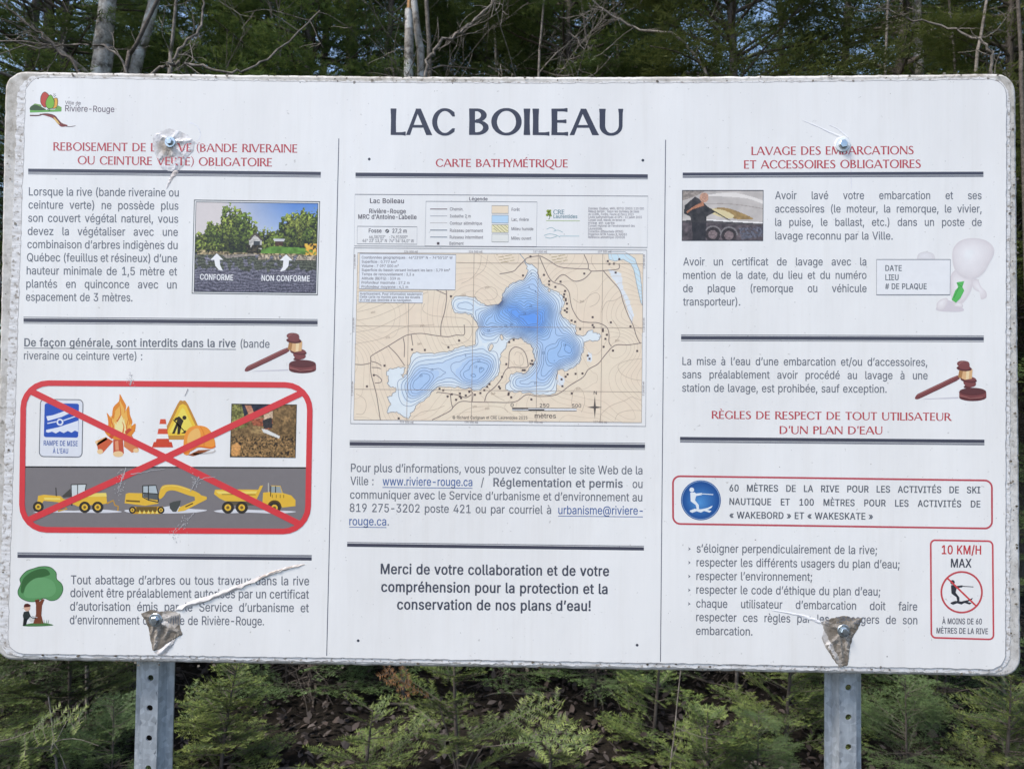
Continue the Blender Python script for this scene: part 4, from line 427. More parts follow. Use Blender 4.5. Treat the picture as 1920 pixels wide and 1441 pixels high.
GLYPHS_H = [
65,193,2,15,-2,-1,25,0,1,1,19,58,89,0,22,-59,42,0,1,1,-24,50,-66,155,-35,0,0,-1,1,-5,-55,-147,-21,-51,3,50,77,35,95,39,-95,66,156,3,34,9,-1,58,0,15,2,10,2,16,7,13,8,11,12,6,11,2,11,0,10,-3,12,-5,8,-3,
4,-12,11,-15,8,-9,3,9,5,7,6,8,7,4,8,4,8,1,6,0,10,-1,6,-6,13,-10,11,-8,5,-13,7,-22,5,-57,0,-1,-1,2,-90,-1,-70,-1,-40,17,44,18,0,77,15,0,2,-1,10,-1,10,-3,10,-6,7,-6,3,-4,5,-12,0,-10,-1,-4,-5,-12,-6,-6,
-6,-4,-12,-6,-12,-2,14,44,115,0,71,15,0,11,-3,11,-6,7,-9,4,-11,0,-8,-2,-7,-5,-9,-9,-7,-9,-4,-11,-2,-1,-5,67,185,1,62,97,-5,20,1,13,3,20,9,14,11,8,4,1,2,4,24,-1,3,-14,0,-14,-15,-3,1,-7,-8,-12,-9,-14,
-6,-14,-1,-14,4,-14,8,-11,12,-11,17,-6,17,-3,18,-1,14,2,18,5,19,8,17,10,14,10,8,10,6,13,3,8,1,13,-3,9,-4,12,-9,8,-8,16,-20,14,0,1,1,-4,31,-1,3,-8,4,-12,9,-14,8,-14,4,-16,3,-16,0,-20,-5,-20,-10,-14,
-11,-12,-13,-6,-10,-6,-12,-7,-22,-2,-17,0,-20,5,-23,9,-21,8,-12,17,-17,17,-11,11,-5,11,-3,68,193,2,24,9,-1,65,0,14,1,16,4,16,7,19,12,14,14,9,11,10,21,4,17,1,22,-3,18,-6,18,-9,16,-15,16,-13,11,-21,11,
-24,6,-12,1,-65,0,-1,-1,2,-90,-1,-70,-1,-40,20,44,18,-1,82,1,86,28,0,12,-2,12,-4,16,-10,12,-12,8,-12,5,-12,5,-19,1,-20,-2,-12,-4,-13,-7,-16,-11,-14,-11,-9,-16,-8,-12,-4,-8,-1,69,136,1,32,117,-5,3,1,0,
26,-1,1,-25,-4,-50,-1,0,28,0,50,37,0,17,-2,7,-2,3,1,0,26,-1,1,-23,-4,-40,0,0,70,47,-1,24,-4,1,1,0,26,-3,1,-8,-2,-21,-2,-75,0,-1,-5,1,-40,1,-70,-2,-90,1,-1,78,0,21,-2,71,199,1,69,97,-5,14,0,17,4,13,5,
13,7,25,0,1,1,0,54,2,17,1,8,-1,2,-38,0,-1,-1,3,-23,0,-31,-12,-12,-7,-4,-8,-4,-7,-3,-14,-1,-7,2,-7,2,-11,6,-8,7,-7,8,-7,11,-6,12,-4,17,-2,14,0,19,3,19,6,17,6,12,9,12,13,10,7,4,13,3,8,1,14,-3,10,-5,10,
-8,8,-8,16,-20,14,0,1,1,-4,31,-1,3,-8,4,-12,9,-14,8,-14,4,-16,3,-16,0,-20,-5,-20,-10,-14,-11,-12,-13,-6,-10,-6,-12,-7,-22,-2,-17,0,-20,5,-23,9,-21,8,-12,17,-17,17,-11,11,-5,11,-3,72,189,1,30,6,-1,40,
0,1,1,-3,50,0,46,96,0,0,-45,-4,-51,1,-1,40,0,1,1,-3,47,-1,45,1,65,3,47,-1,1,-40,0,-1,-1,4,-51,0,-37,-96,0,0,38,3,50,-1,1,-40,0,0,-1,3,-48,1,-50,-1,-58,-3,-47,73,58,1,14,6,-1,40,0,1,1,-3,50,-1,51,1,53,
3,48,-1,3,-40,0,0,-1,3,-48,1,-50,-1,-58,-3,-47,76,127,1,18,116,-6,4,1,0,28,-1,1,-26,-5,-49,-1,-1,82,1,54,3,50,-1,1,-40,0,0,-2,3,-47,1,-50,-2,-106,1,-1,84,-1,17,-2,77,225,1,33,4,-1,25,0,1,1,1,54,8,96,
34,-90,23,-47,2,-2,21,0,1,1,-1,4,18,44,35,93,5,-101,0,-52,1,-1,40,0,1,1,-7,54,-9,147,-1,4,-32,0,-2,-1,-57,-156,-4,13,-16,47,-36,96,-1,1,-34,0,-1,-1,3,-9,-12,-143,-7,-50,78,195,1,33,8,-1,28,0,1,1,-4,
50,0,59,1,54,74,-107,38,-52,2,-1,9,0,1,-4,19,0,1,1,0,3,2,1,-2,4,0,136,2,42,2,17,-1,2,-27,0,-1,-1,3,-49,1,-113,-108,162,-1,1,-42,0,-1,-1,5,-8,2,-37,0,-104,-2,-38,-2,-16,79,221,2,40,106,-5,20,1,16,5,15,
6,13,9,11,10,13,15,8,15,6,17,3,15,1,12,-1,18,-4,18,-6,14,-9,15,-10,12,-14,12,-15,10,-16,6,-13,3,-13,1,-21,-1,-17,-5,-14,-6,-13,-9,-13,-12,-10,-12,-8,-14,-6,-15,-4,-18,-1,-16,2,-18,4,-17,6,-14,6,-10,
13,-16,13,-12,14,-8,16,-7,14,-3,36,108,14,-9,1,-9,3,-12,5,-10,7,-9,10,-7,10,-8,18,-5,19,-1,13,1,14,5,21,7,18,7,10,10,10,8,7,13,6,9,3,9,1,11,-1,10,-3,12,-6,8,-6,9,-9,7,-10,7,-15,3,-10,4,-23,-1,-17,-2,
-14,-8,-20,-9,-15,-9,-10,-8,-6,-7,-4,-14,-5,80,140,2,27,6,-1,40,0,1,1,-3,50,0,43,26,0,14,3,12,4,11,6,7,6,8,8,6,10,3,10,1,10,-2,12,-3,8,-5,8,-9,9,-9,7,-8,4,-11,4,-15,3,-61,0,-1,-1,2,-106,-1,-50,-3,-47,
12,44,112,0,74,20,0,14,-4,11,-9,7,-12,2,-7,0,-8,-3,-12,-7,-11,-13,-8,-10,-3,81,221,2,52,186,-62,14,1,14,6,9,6,-2,8,-1,1,-2,1,-16,-1,-7,2,-22,13,-25,19,-12,5,6,2,15,6,15,11,12,10,7,10,11,18,5,14,4,18,
1,18,-1,12,-4,15,-6,17,-9,15,-13,15,-11,9,-11,8,-17,7,-16,4,-20,1,-14,-1,-15,-4,-13,-6,-16,-10,-13,-12,-10,-12,-8,-14,-6,-16,-4,-17,-1,-17,2,-17,4,-15,6,-16,9,-14,10,-12,13,-12,14,-8,15,-6,19,-4,34,
-31,40,-22,37,108,14,-4,2,-5,-1,-9,3,-12,5,-10,7,-9,10,-7,10,-8,18,-5,19,-1,13,1,14,5,21,7,18,7,10,10,10,8,7,13,6,9,3,9,1,11,-1,10,-3,12,-6,8,-6,9,-9,7,-10,7,-15,3,-10,4,-23,-1,-17,-2,-14,-8,-20,-9,
-15,-9,-10,-8,-6,-7,-4,-14,-5,82,160,2,29,6,-1,40,0,1,1,-3,50,0,43,19,0,1,-1,48,-67,16,-26,46,0,1,1,-22,26,-54,75,13,8,11,13,7,14,2,14,-1,8,-2,8,-7,12,-11,11,-15,9,-11,4,-15,3,-61,0,-1,-1,2,-106,-1,
-50,-3,-47,12,44,112,0,74,20,0,14,-4,11,-9,7,-12,2,-7,0,-8,-3,-12,-7,-11,-13,-8,-10,-3,83,136,1,71,52,-4,12,0,13,2,15,5,11,6,8,7,8,10,5,12,2,12,0,14,-2,11,-4,11,-7,9,-17,17,-11,8,-19,10,-8,6,-11,11,
-6,9,0,9,5,11,4,3,8,4,12,4,10,-1,14,-6,3,-4,9,-11,3,0,6,3,-4,16,-3,7,-4,4,-15,9,-14,3,-10,0,-12,-2,-11,-4,-10,-5,-6,-6,-7,-8,-4,-8,-3,-12,0,-12,1,-6,6,-11,6,-9,17,-18,26,-17,12,-10,9,-9,4,-10,1,-13,
-1,-6,-2,-5,-10,-10,-9,-6,-6,-1,-19,-1,-11,2,-6,3,-6,6,-10,18,-6,-1,-2,-2,-1,-9,1,-11,3,-8,2,-4,9,-7,10,-5,84,156,1,21,56,-1,40,0,0,1,-3,48,-1,137,19,0,35,-4,1,1,0,26,-1,1,-35,-3,-28,-1,-43,1,-32,3,
-4,-1,0,-26,1,-1,35,4,19,0,-1,-135,-3,-48,85,185,1,47,81,-5,13,0,12,2,12,4,11,5,9,7,9,9,7,10,6,11,3,12,2,14,1,91,2,31,2,11,-1,3,-28,0,-1,-1,4,-32,1,-25,0,-73,-2,-13,-3,-11,-8,-14,-10,-10,-14,-8,-16,
-4,-14,2,-9,4,-5,4,-6,5,-6,8,-7,18,-2,16,0,66,1,34,3,33,-1,1,-40,0,0,-1,3,-32,1,-107,3,-18,10,-19,9,-10,6,-6,12,-8,10,-5,86,185,1,17,72,-1,35,0,1,1,-2,4,57,148,23,52,-1,1,-27,0,-1,-1,-17,-52,-45,-119,
-47,121,-16,50,-1,1,-41,0,-1,-1,23,-52,89,164,1,27,62,-1,40,0,0,1,-3,26,0,14,0,53,1,0,1,1,-2,4,0,4,48,76,20,26,-1,1,-30,0,-1,-1,-14,-28,-35,-57,-38,58,-15,28,-45,0,-1,-1,20,-27,54,-83,4,-1,-1,-62,-1,
-21,-2,-8,201,136,2,32,117,-5,3,1,0,26,-1,1,-25,-4,-50,-1,0,28,0,50,37,0,17,-2,7,-2,3,1,0,26,-1,1,-23,-4,-40,0,0,70,47,-1,24,-4,1,1,0,26,-3,1,-8,-2,-21,-2,-75,0,-1,-5,1,-40,1,-70,-2,-90,1,-1,78,0,21,
-2,9,72,221,2,0,2,2,32,33,-1,2,-23,4,-4,-1,-24,-36,0,-2,200,136,2,32,117,-5,3,1,0,26,-1,1,-25,-4,-50,-1,0,28,0,50,37,0,17,-2,7,-2,3,1,0,26,-1,1,-23,-4,-40,0,0,70,47,-1,24,-4,1,1,0,26,-3,1,-8,-2,-21,
-2,-75,0,-1,-5,1,-40,1,-70,-2,-90,1,-1,78,0,21,-2,8,64,221,18,2,1,2,-24,36,-1,1,-4,0,-22,-4,-1,-2,40,78,1,31,65,-40,3,0,5,4,1,2,-25,44,-4,10,-5,15,-4,19,-3,20,-1,46,2,17,3,16,7,23,9,19,21,35,-1,2,-6,
4,-2,0,-2,-2,-22,-28,-8,-12,-10,-17,-9,-30,-3,-18,-2,-21,0,-18,3,-24,5,-26,6,-18,6,-12,10,-16,41,83,1,29,10,-40,2,0,2,2,23,30,9,13,8,17,6,17,5,22,4,37,-1,22,-3,20,-5,20,-6,16,-4,10,-11,16,-27,34,-2,0,
-6,-4,-1,-2,25,-42,6,-12,4,-13,4,-19,3,-18,0,-38,-3,-32,-6,-28,-12,-26,-21,-36,8217,58,1,8,18,142,14,3,2,2,12,63,0,3,-30,-4,-1,-1,1,-59
]
GLYPHS_T = [
65,197,2,20,-3,-2,27,0,3,1,19,57,84,0,22,-57,2,-1,43,0,3,1,0,1,-24,50,-66,155,-2,1,-36,0,-3,-1,1,-6,-1,-3,-54,-144,-21,-51,0,-2,3,54,78,31,86,36,-86,66,160,3,33,8,-2,60,0,14,1,11,3,12,4,15,9,12,11,8,
13,3,9,0,12,-2,10,-4,10,-5,6,-12,11,-8,5,-14,6,14,10,7,8,5,7,4,9,1,6,0,10,-1,6,-7,14,-9,10,-8,6,-14,7,-10,3,-13,2,-59,0,-3,-2,2,-90,-2,-114,14,48,20,-1,74,9,0,4,-2,10,0,13,-5,12,-9,6,-10,2,-8,0,-8,-4,
-12,-9,-10,-12,-7,-14,-3,14,47,116,0,68,11,0,8,-1,12,-6,8,-10,3,-10,-1,-13,-5,-9,-8,-8,-9,-4,-12,-2,-2,-1,0,-4,67,189,1,65,96,-6,16,0,17,3,12,5,12,6,14,11,9,5,4,25,0,3,-3,1,-17,0,-14,-14,-4,-1,-7,-8,
-11,-8,-13,-5,-12,-1,-13,3,-12,7,-12,12,-11,17,-6,17,-3,18,-1,14,2,18,5,19,8,16,10,14,10,8,10,6,11,3,7,0,12,-2,9,-5,10,-7,8,-8,16,-20,3,-1,15,0,3,2,-4,31,-1,3,-8,4,-15,11,-12,7,-15,5,-17,2,-16,0,-10,
-1,-12,-4,-22,-11,-12,-10,-13,-14,-6,-10,-6,-12,-7,-22,-2,-17,0,-20,5,-23,10,-22,8,-12,15,-16,18,-12,17,-7,7,-2,69,140,1,37,116,-7,4,0,3,3,0,26,-2,2,-5,0,-22,-4,-47,0,0,75,33,0,17,-2,7,-2,4,0,3,2,0,
26,-3,2,-4,0,-20,-3,-37,-1,0,41,1,26,42,0,22,-4,6,1,1,1,0,27,-3,2,-4,0,-22,-4,-82,-1,-2,-1,-1,-5,1,-40,1,-70,-2,-91,3,-1,86,-1,73,62,1,14,6,-2,41,0,3,2,-3,50,-1,51,1,53,3,50,-3,2,-41,0,-3,-2,3,-48,1,
-50,-1,-58,-3,-48,76,131,1,22,116,-7,4,0,3,2,0,28,-2,2,-5,0,-7,-2,-17,-3,-45,0,-1,80,1,54,3,50,-3,2,-41,0,-2,-1,-1,-2,3,-47,1,-50,-2,-107,3,-1,84,-1,17,-2,79,225,2,41,106,-6,21,1,17,5,16,7,13,9,11,10,
12,14,9,16,6,17,3,15,1,12,-1,18,-4,18,-6,14,-9,16,-10,12,-13,12,-17,10,-17,6,-13,3,-13,1,-23,-1,-16,-4,-17,-8,-12,-8,-10,-9,-14,-16,-8,-14,-6,-15,-2,-9,-2,-9,-1,-16,2,-18,4,-17,6,-14,6,-10,13,-17,13,
-11,15,-9,17,-7,15,-3,35,108,16,-8,0,-10,3,-9,4,-9,7,-10,10,-7,10,-8,18,-5,19,-1,13,1,14,3,14,5,16,11,18,10,11,9,7,15,6,13,2,10,-1,8,-2,10,-5,9,-7,9,-9,7,-10,7,-14,3,-10,4,-23,-1,-17,-2,-14,-8,-20,-9,
-14,-9,-10,-8,-7,-10,-5,-6,-2,85,189,1,50,80,-6,15,0,11,1,14,5,12,6,8,6,10,10,7,9,6,12,3,12,2,14,1,103,4,30,-1,3,-2,1,-30,0,-3,-2,4,-32,1,-25,0,-73,-2,-14,-6,-16,-5,-8,-7,-7,-12,-8,-8,-3,-11,-2,-5,0,
-8,1,-12,7,-5,6,-6,8,-4,9,-3,11,-2,13,1,85,0,20,3,28,-3,2,-41,0,-3,-2,3,-32,1,-107,3,-18,10,-19,9,-11,7,-6,10,-7,13,-6,10,-3
]
# ------------------------------------------------------------------ materials of the sign
M = {}
# ink printed on the film: colour only, from the face colours of the print
m, t, b = new_mat('printed_ink', 0.38, 0.45)
at_ = N(t, 'Attribute'); at_.attribute_name = 'print'
no, cr = noise_ramp(t, 60, [(0.35, (0.93, 0.93, 0.93)), (0.65, (1, 1, 1))], detail=4)
t.links.new(mixcol(t, at_.outputs['Color'], cr.outputs[0], 0.6, 'MULTIPLY'), b.inputs['Base Color'])
M['ink'] = m
# white vinyl film with faint vertical streaks and specks of dirt
m, t, b = new_mat('white_film', 0.33, 0.5)
no, cr = noise_ramp(t, 9, [(0.3, (0.81, 0.775, 0.728)), (0.7, (0.825, 0.792, 0.745))], mapping=(14, 1, 0.5), detail=5)  # reflections on the film painted in as faint vertical colour streaks
no2, cr2 = noise_ramp(t, 120, [(0.705, (1, 1, 1)), (0.76, (0.62, 0.6, 0.58))], detail=2)
no3, cr3 = noise_ramp(t, 2.6, [(0.36, (0.935, 0.93, 0.925)), (0.62, (1, 1, 1))], mapping=(1.6, 1, 0.7), detail=6)
c = mixcol(t, cr.outputs[0], cr2.outputs[0], 0.7, 'MULTIPLY')
c = mixcol(t, c, cr3.outputs[0], 1.0, 'MULTIPLY')
no4, cr4 = noise_ramp(t, 5, [(0.5, (1, 1, 1)), (0.72, (0.90, 0.885, 0.86))], mapping=(7, 1, 0.35), detail=8, rough=0.7)
c = mixcol(t, c, cr4.outputs[0], 0.45, 'MULTIPLY')
no5, cr5 = noise_ramp(t, 1.3, [(0.35, (0.28, 0.28, 0.28)), (0.65, (0.42, 0.42, 0.42))], detail=4)
t.links.new(cr5.outputs[0], b.inputs['Roughness'])
t.links.new(c, b.inputs['Base Color'])
bump(t, b, no3.outputs['Fac'], 0.25, 0.01)
M['film'] = m
# rim: weathered board edge, grey beige with moss and dirt specks
m, t, b = new_mat('weathered_rim', 0.8, 0.3)
no, cr = noise_ramp(t, 26, [(0.34, (0.25, 0.215, 0.17)), (0.5, (0.47, 0.43, 0.375)), (0.68, (0.66, 0.62, 0.57))], detail=8, rough=0.75)
no2, cr2 = noise_ramp(t, 95, [(0.55, (1, 1, 1)), (0.64, (0.24, 0.21, 0.16))], detail=3)
no3, cr3 = noise_ramp(t, 3.0, [(0.4, (0.5, 0.5, 0.5)), (0.6, (0.0, 0.0, 0.0))], detail=3)
no6, cr6 = noise_ramp(t, 2.3, [(0.38, (0.1, 0.1, 0.1)), (0.62, (1, 1, 1))], detail=3)
c = mixcol(t, cr.outputs[0], mixcol(t, (1, 1, 1), cr2.outputs[0], cr6.outputs[0]), 0.85, 'MULTIPLY')
c = mixcol(t, c, (0.74, 0.71, 0.67), cr3.outputs[0])
t.links.new(c, b.inputs['Base Color'])
bump(t, b, no.outputs['Fac'], 0.5, 0.003)
M['rim'] = m
# frayed film along the rim: whitish with short cross fibres
m, t, b = new_mat('frayed_film', 0.55, 0.4)
no, cr = noise_ramp(t, 30, [(0.36, (0.50, 0.46, 0.42)), (0.5, (0.68, 0.65, 0.62)), (0.66, (0.78, 0.75, 0.72))], mapping=(1.0, 1, 4.0), detail=6)
no2, cr2 = noise_ramp(t, 110, [(0.54, (1, 1, 1)), (0.64, (0.40, 0.35, 0.29))], detail=3)
t.links.new(mixcol(t, cr.outputs[0], cr2.outputs[0], 0.8, 'MULTIPLY'), b.inputs['Base Color'])
bump(t, b, no.outputs['Fac'], 0.35, 0.003)
M['fray'] = m
# torn film: face colours, glossy, crumpled
m, t, b = new_mat('torn_film', 0.48, 0.5)
at_ = N(t, 'Attribute'); at_.attribute_name = 'print'
no, cr = noise_ramp(t, 45, [(0.35, (0.6, 0.58, 0.55)), (0.6, (1, 1, 1))], detail=6)
t.links.new(mixcol(t, at_.outputs['Color'], cr.outputs[0], 0.8, 'MULTIPLY'), b.inputs['Base Color'])
bump(t, b, no.outputs['Fac'], 0.6, 0.004)
M['torn'] = m
# galvanised steel
m, t, b = new_mat('galvanised_steel', 0.45, 0.5, 0.5)
no, cr = noise_ramp(t, 30, [(0.3, (0.36, 0.38, 0.40)), (0.55, (0.48, 0.505, 0.525)), (0.75, (0.60, 0.62, 0.63))], mapping=(3, 3, 0.4), detail=7)
vo = N(t, 'TexVoronoi'); vo.inputs['Scale'].default_value = 90
tc = N(t, 'TexCoord'); t.links.new(tc.outputs['Object'], vo.inputs['Vector'])
bw = N(t, 'RGBToBW'); t.links.new(vo.outputs['Color'], bw.inputs[0])
t.links.new(mixcol(t, cr.outputs[0], bw.outputs[0], 0.22, 'OVERLAY'), b.inputs['Base Color'])
no2, cr2 = noise_ramp(t, 55, [(0.3, (0.38, 0.38, 0.38)), (0.7, (0.6, 0.6, 0.6))], detail=5)
t.links.new(cr2.outputs[0], b.inputs['Roughness'])
bump(t, b, no2.outputs['Fac'], 0.15, 0.002)
M['steel'] = m
m, t, b = new_mat('zinc_bolt', 0.3, 0.5, 0.9)
b.inputs['Base Color'].default_value = (0.5, 0.55, 0.58, 1)
M['bolt'] = m

# ------------------------------------------------------------------ type: outlines packed as text
def _decode(v):
    g = {}
    p = 0
    while p < len(v):
        ch, adv, nl = chr(v[p]), v[p + 1], v[p + 2]
        p += 3
        loops = []
        for i in range(nl):
            n = v[p]
            loops.append(np.cumsum(np.array(v[p + 1:p + 1 + 2 * n], float).reshape(n, 2), axis=0))
            p += 1 + 2 * n
        g[ch] = (adv, loops)
    return g


def _area(L):
    x, y = L[:, 0], L[:, 1]
    return 0.5 * np.sum(x * np.roll(y, -1) - np.roll(x, -1) * y)


def _tess(loops):
    """triangles of outer loops (ccw) with their holes (cw): vertices and index triples"""
    outs = [L for L in loops if _area(L) > 0]
    holes = [L for L in loops if _area(L) <= 0]
    V, F = [], []
    for o in outs:
        hs = [h for h in holes if o[:, 0].min() < h[0][0] < o[:, 0].max() and o[:, 1].min() < h[0][1] < o[:, 1].max()]
        polys = [[Vector((p[0], p[1], 0)) for p in L] for L in [o] + hs]
        base = sum(len(v) for v in V)
        V.append(np.concatenate([o] + hs))
        for t_ in tessellate_polygon(polys):
            F.append([base + i for i in t_])
    return np.concatenate(V), np.array(F)


FONT = {}
for k_, data_ in (('R', GLYPHS_R), ('B', GLYPHS_B), ('H', GLYPHS_H), ('T', GLYPHS_T)):
    FONT[k_] = {}
    for ch_, (adv_, loops_) in _decode(data_).items():
        if loops_:
            v_, f_ = _tess(loops_)
            FONT[k_][ch_] = (adv_, v_, f_)
CAPH = 204.0
SPACE = 95.0


def text_width(s, font):
    return sum(SPACE if ch == ' ' else FONT[font][ch][0] for ch in s)


LAYER = 0.00003
TEARS = []       # (outline, points, heights): print lying on crumpled film follows it


def inside(P, X, Y):
    """points in polygon"""
    P = np.asarray(P, float)
    r_ = np.zeros(X.shape, bool)
    for (x0, y0), (x1, y1) in zip(P, np.roll(P, -1, 0)):
        if y0 == y1:
            continue
        r_ ^= ((y0 > Y) != (y1 > Y)) & (X < (x1 - x0) * (Y - y0) / (y1 - y0) + x0)
    return r_


class Art:
    """flat print built in photo pixels and laid on the sign face; one mesh with face colours"""

    def __init__(self):
        self.V, self.F, self.C, self.n = [], [], [], 0

    def tris(self, P, F, col, layer):
        P = np.asarray(P, float)
        W = on_plane(P[:, 0], P[:, 1], 0.0)
        W[:, 1] -= 0.00205 + layer * LAYER
        for outline, q, h in TEARS:
            k = inside(outline, P[:, 0], P[:, 1])
            if k.any():
                j = np.argmin((P[k, None, 0] - q[None, :, 0]) ** 2 + (P[k, None, 1] - q[None, :, 1]) ** 2, axis=1)
                W[k, 1] -= h[j] + 0.0003
        F = np.asarray(F)
        # wind every face towards the viewer (-Y)
        a, b_, c_ = W[F[:, 0]], W[F[:, 1]], W[F[:, 2]]
        ny = (b_[:, 2] - a[:, 2]) * (c_[:, 0] - a[:, 0]) - (b_[:, 0] - a[:, 0]) * (c_[:, 2] - a[:, 2])
        F = np.where((ny > 0)[:, None], F[:, ::-1], F)
        self.V.append(W)
        self.F.append(F + self.n)
        self.n += len(W)
        col = np.asarray(col, float)
        if col.ndim == 1:
            col = np.tile(ink(col), (len(F), 1))
        else:
            col = ink(col)
        self.C.append(col)
        return self

    def poly(self, pts, col, layer=1, holes=()):
        polys = [[Vector((p[0], p[1], 0)) for p in L] for L in [pts] + list(holes)]
        F = tessellate_polygon(polys)
        P = [(p.x, p.y) for L in polys for p in L]
        if len(F):
            self.tris(P, [list(f) for f in F], col, layer)
        return self

    def line(self, pts, wd, col, layer=1, closed=False, w1=None):
        pts = [tuple(map(float, p)) for p in pts]
        pts = [p for i, p in enumerate(pts) if i == 0 or p != pts[i - 1]]
        P = np.array(pts)
        n = len(P)
        if closed:
            d = np.roll(P, -1, 0) - np.roll(P, 1, 0)
        else:
            d = np.gradient(P, axis=0) if n > 2 else np.tile(P[1] - P[0], (2, 1))
        l = np.hypot(d[:, 0], d[:, 1]); l[l == 0] = 1
        nr = np.stack([-d[:, 1], d[:, 0]], 1) / l[:, None]
        ws = np.linspace(wd, wd if w1 is None else w1, n)[:, None] / 2
        A = np.concatenate([P + nr * ws, P - nr * ws])
        F = []
        for i in range(n if closed else n - 1):
            j = (i + 1) % n
            F += [[i, j, n + j], [i, n + j, n + i]]
        return self.tris(A, F, col, layer)

    def ell(self, cx, cy, rx, ry, col, layer=1, rot=0, n=20, a0=0, a1=360):
        a = np.radians(np.linspace(a0, a1, n, endpoint=(a1 - a0) < 359))
        x, y = rx * np.cos(a), ry * np.sin(a)
        c_, s_ = math.cos(R(rot)), math.sin(R(rot))
        return self.poly(np.stack([cx + x * c_ - y * s_, cy + x * s_ + y * c_], 1), col, layer)

    def ring(self, cx, cy, r, wd, col, layer=1, n=48):
        a = np.radians(np.arange(n) * 360 / n)
        return self.line(np.stack([cx + r * np.cos(a), cy + r * np.sin(a)], 1), wd, col, layer, closed=True)

    def text(self, s, x0, y0, x1, y1, cap, col, font='R', layer=2, xs=None):
        """one line from (x0,y0) to (x1,y1) along its baseline; with xs the spaces take up the slack (justified)"""
        G = FONT[font]
        e = np.array([x1 - x0, y1 - y0], float)
        ln = np.hypot(*e)
        e /= ln
        up = np.array([e[1], -e[0]])
        k = cap / CAPH
        s0 = s.replace("'", '’')
        s0 = ''.join(ch for ch in s0 if ch == ' ' or ch in G)
        lsb = G[s0[0]][1][:, 0].min()
        rsb = G[s0[-1]][0] - G[s0[-1]][1][:, 0].max()
        nsp = s0.count(' ')
        if xs is None:
            kx = ln / (text_width(s0, font) - lsb - rsb)
            sp = SPACE * kx
        else:
            kx = k * xs
            rest = (text_width(s0, font) - nsp * SPACE - lsb - rsb) * kx
            sp = (ln - rest) / max(nsp, 1)
        x = -lsb * kx
        for ch in s0:
            if ch == ' ':
                x += sp
                continue
            adv, v, f = G[ch]
            P = np.array([x0, y0]) + np.outer(x + v[:, 0] * kx, e) + np.outer(v[:, 1] * k, up)
            self.tris(P, f, col, layer)
            x += adv * kx
        return self

    def build(self, name, parent, mat=None, label=None):
        V, F, C = np.concatenate(self.V), np.concatenate(self.F), np.concatenate(self.C)
        o = mesh_np(name, V, F, [mat or M['ink']], parent)
        me = o.data
        ca = me.color_attributes.new('print', 'FLOAT_COLOR', 'CORNER')
        cc = np.ones((len(F) * 3, 4), np.float32)
        cc[:, :3] = np.repeat(C, 3, axis=0)
        ca.data.foreach_set('color', cc.ravel())
        if label:
            o['label'] = label
        return o


def cr_curve(pts, k=5, closed=False):
    """Catmull-Rom through pts"""
    P = [np.array(p, float) for p in pts]
    n = len(P)
    out = []
    for i in range(n if closed else n - 1):
        if closed:
            a, b_, c_, d = P[i - 1], P[i], P[(i + 1) % n], P[(i + 2) % n]
        else:
            a, b_, c_, d = P[max(i - 1, 0)], P[i], P[i + 1], P[min(i + 2, n - 1)]
        for j in range(k):
            u = j / k
            out.append(0.5 * (2 * b_ + (c_ - a) * u + (2 * a - 5 * b_ + 4 * c_ - d) * u * u + (3 * b_ - a - 3 * c_ + d) * u ** 3))
    if not closed:
        out.append(P[-1])
    return np.array(out)


def round_quad(c, r, n=7):
    """four corners (TL, TR, BR, BL) -> outline with rounded corners"""
    out = []
    P = [np.array(p, float) for p in c]
    for i in range(4):
        a, p, d = P[i - 1], P[i], P[(i + 1) % 4]
        u = (a - p) / np.linalg.norm(a - p)
        v = (d - p) / np.linalg.norm(d - p)
        for j in range(n):
            t_ = math.pi / 2 * j / (n - 1)
            out.append(p + r * (u * (1 - math.sin(t_)) + v * (1 - math.cos(t_))))
    return np.array(out)


def inset_quad(c, d):
    P = np.array(c, float)
    s = np.array([[1, 1], [-1, 1], [-1, -1], [1, -1]])
    return P + s * d


def frame(art, c, r, wd, col, layer=1):
    """closed rounded frame line: outer corners c, width wd inwards"""
    o = round_quad(c, r)
    i = round_quad(inset_quad(c, wd), max(r - wd, 0.5))
    n = len(o)
    art.tris(np.concatenate([o, i]), sum([[[k, (k + 1) % n, n + (k + 1) % n], [k, n + (k + 1) % n, n + k]] for k in range(n)], []), col, layer)
# ------------------------------------------------------------------ the information sign
SIGN_LOC = Vector((-0.05, 0.04, 0.0))
sign = empty('information_sign', SIGN_LOC, 'large white lake information board bolted on two galvanised steel posts', 'information sign')


def part(o, label=None):
    o.location = -SIGN_LOC
    if label:
        o['label'] = label
    return o


def edge_points(pts, n, amp, seed):
    """sample a polyline closed outline finely with a ragged edge (photo pixels)"""
    r_ = np.random.default_rng(seed)
    P = np.array(pts, float)
    seg = np.roll(P, -1, 0) - P
    L = np.hypot(seg[:, 0], seg[:, 1])
    s = np.concatenate([[0], np.cumsum(L)])
    q = np.linspace(0, s[-1], n, endpoint=False)
    X = np.interp(q, s, np.append(P[:, 0], P[0, 0]))
    Y = np.interp(q, s, np.append(P[:, 1], P[0, 1]))
    j = r_.normal(0, amp, (n, 2))
    return np.stack([X, Y], 1) + j


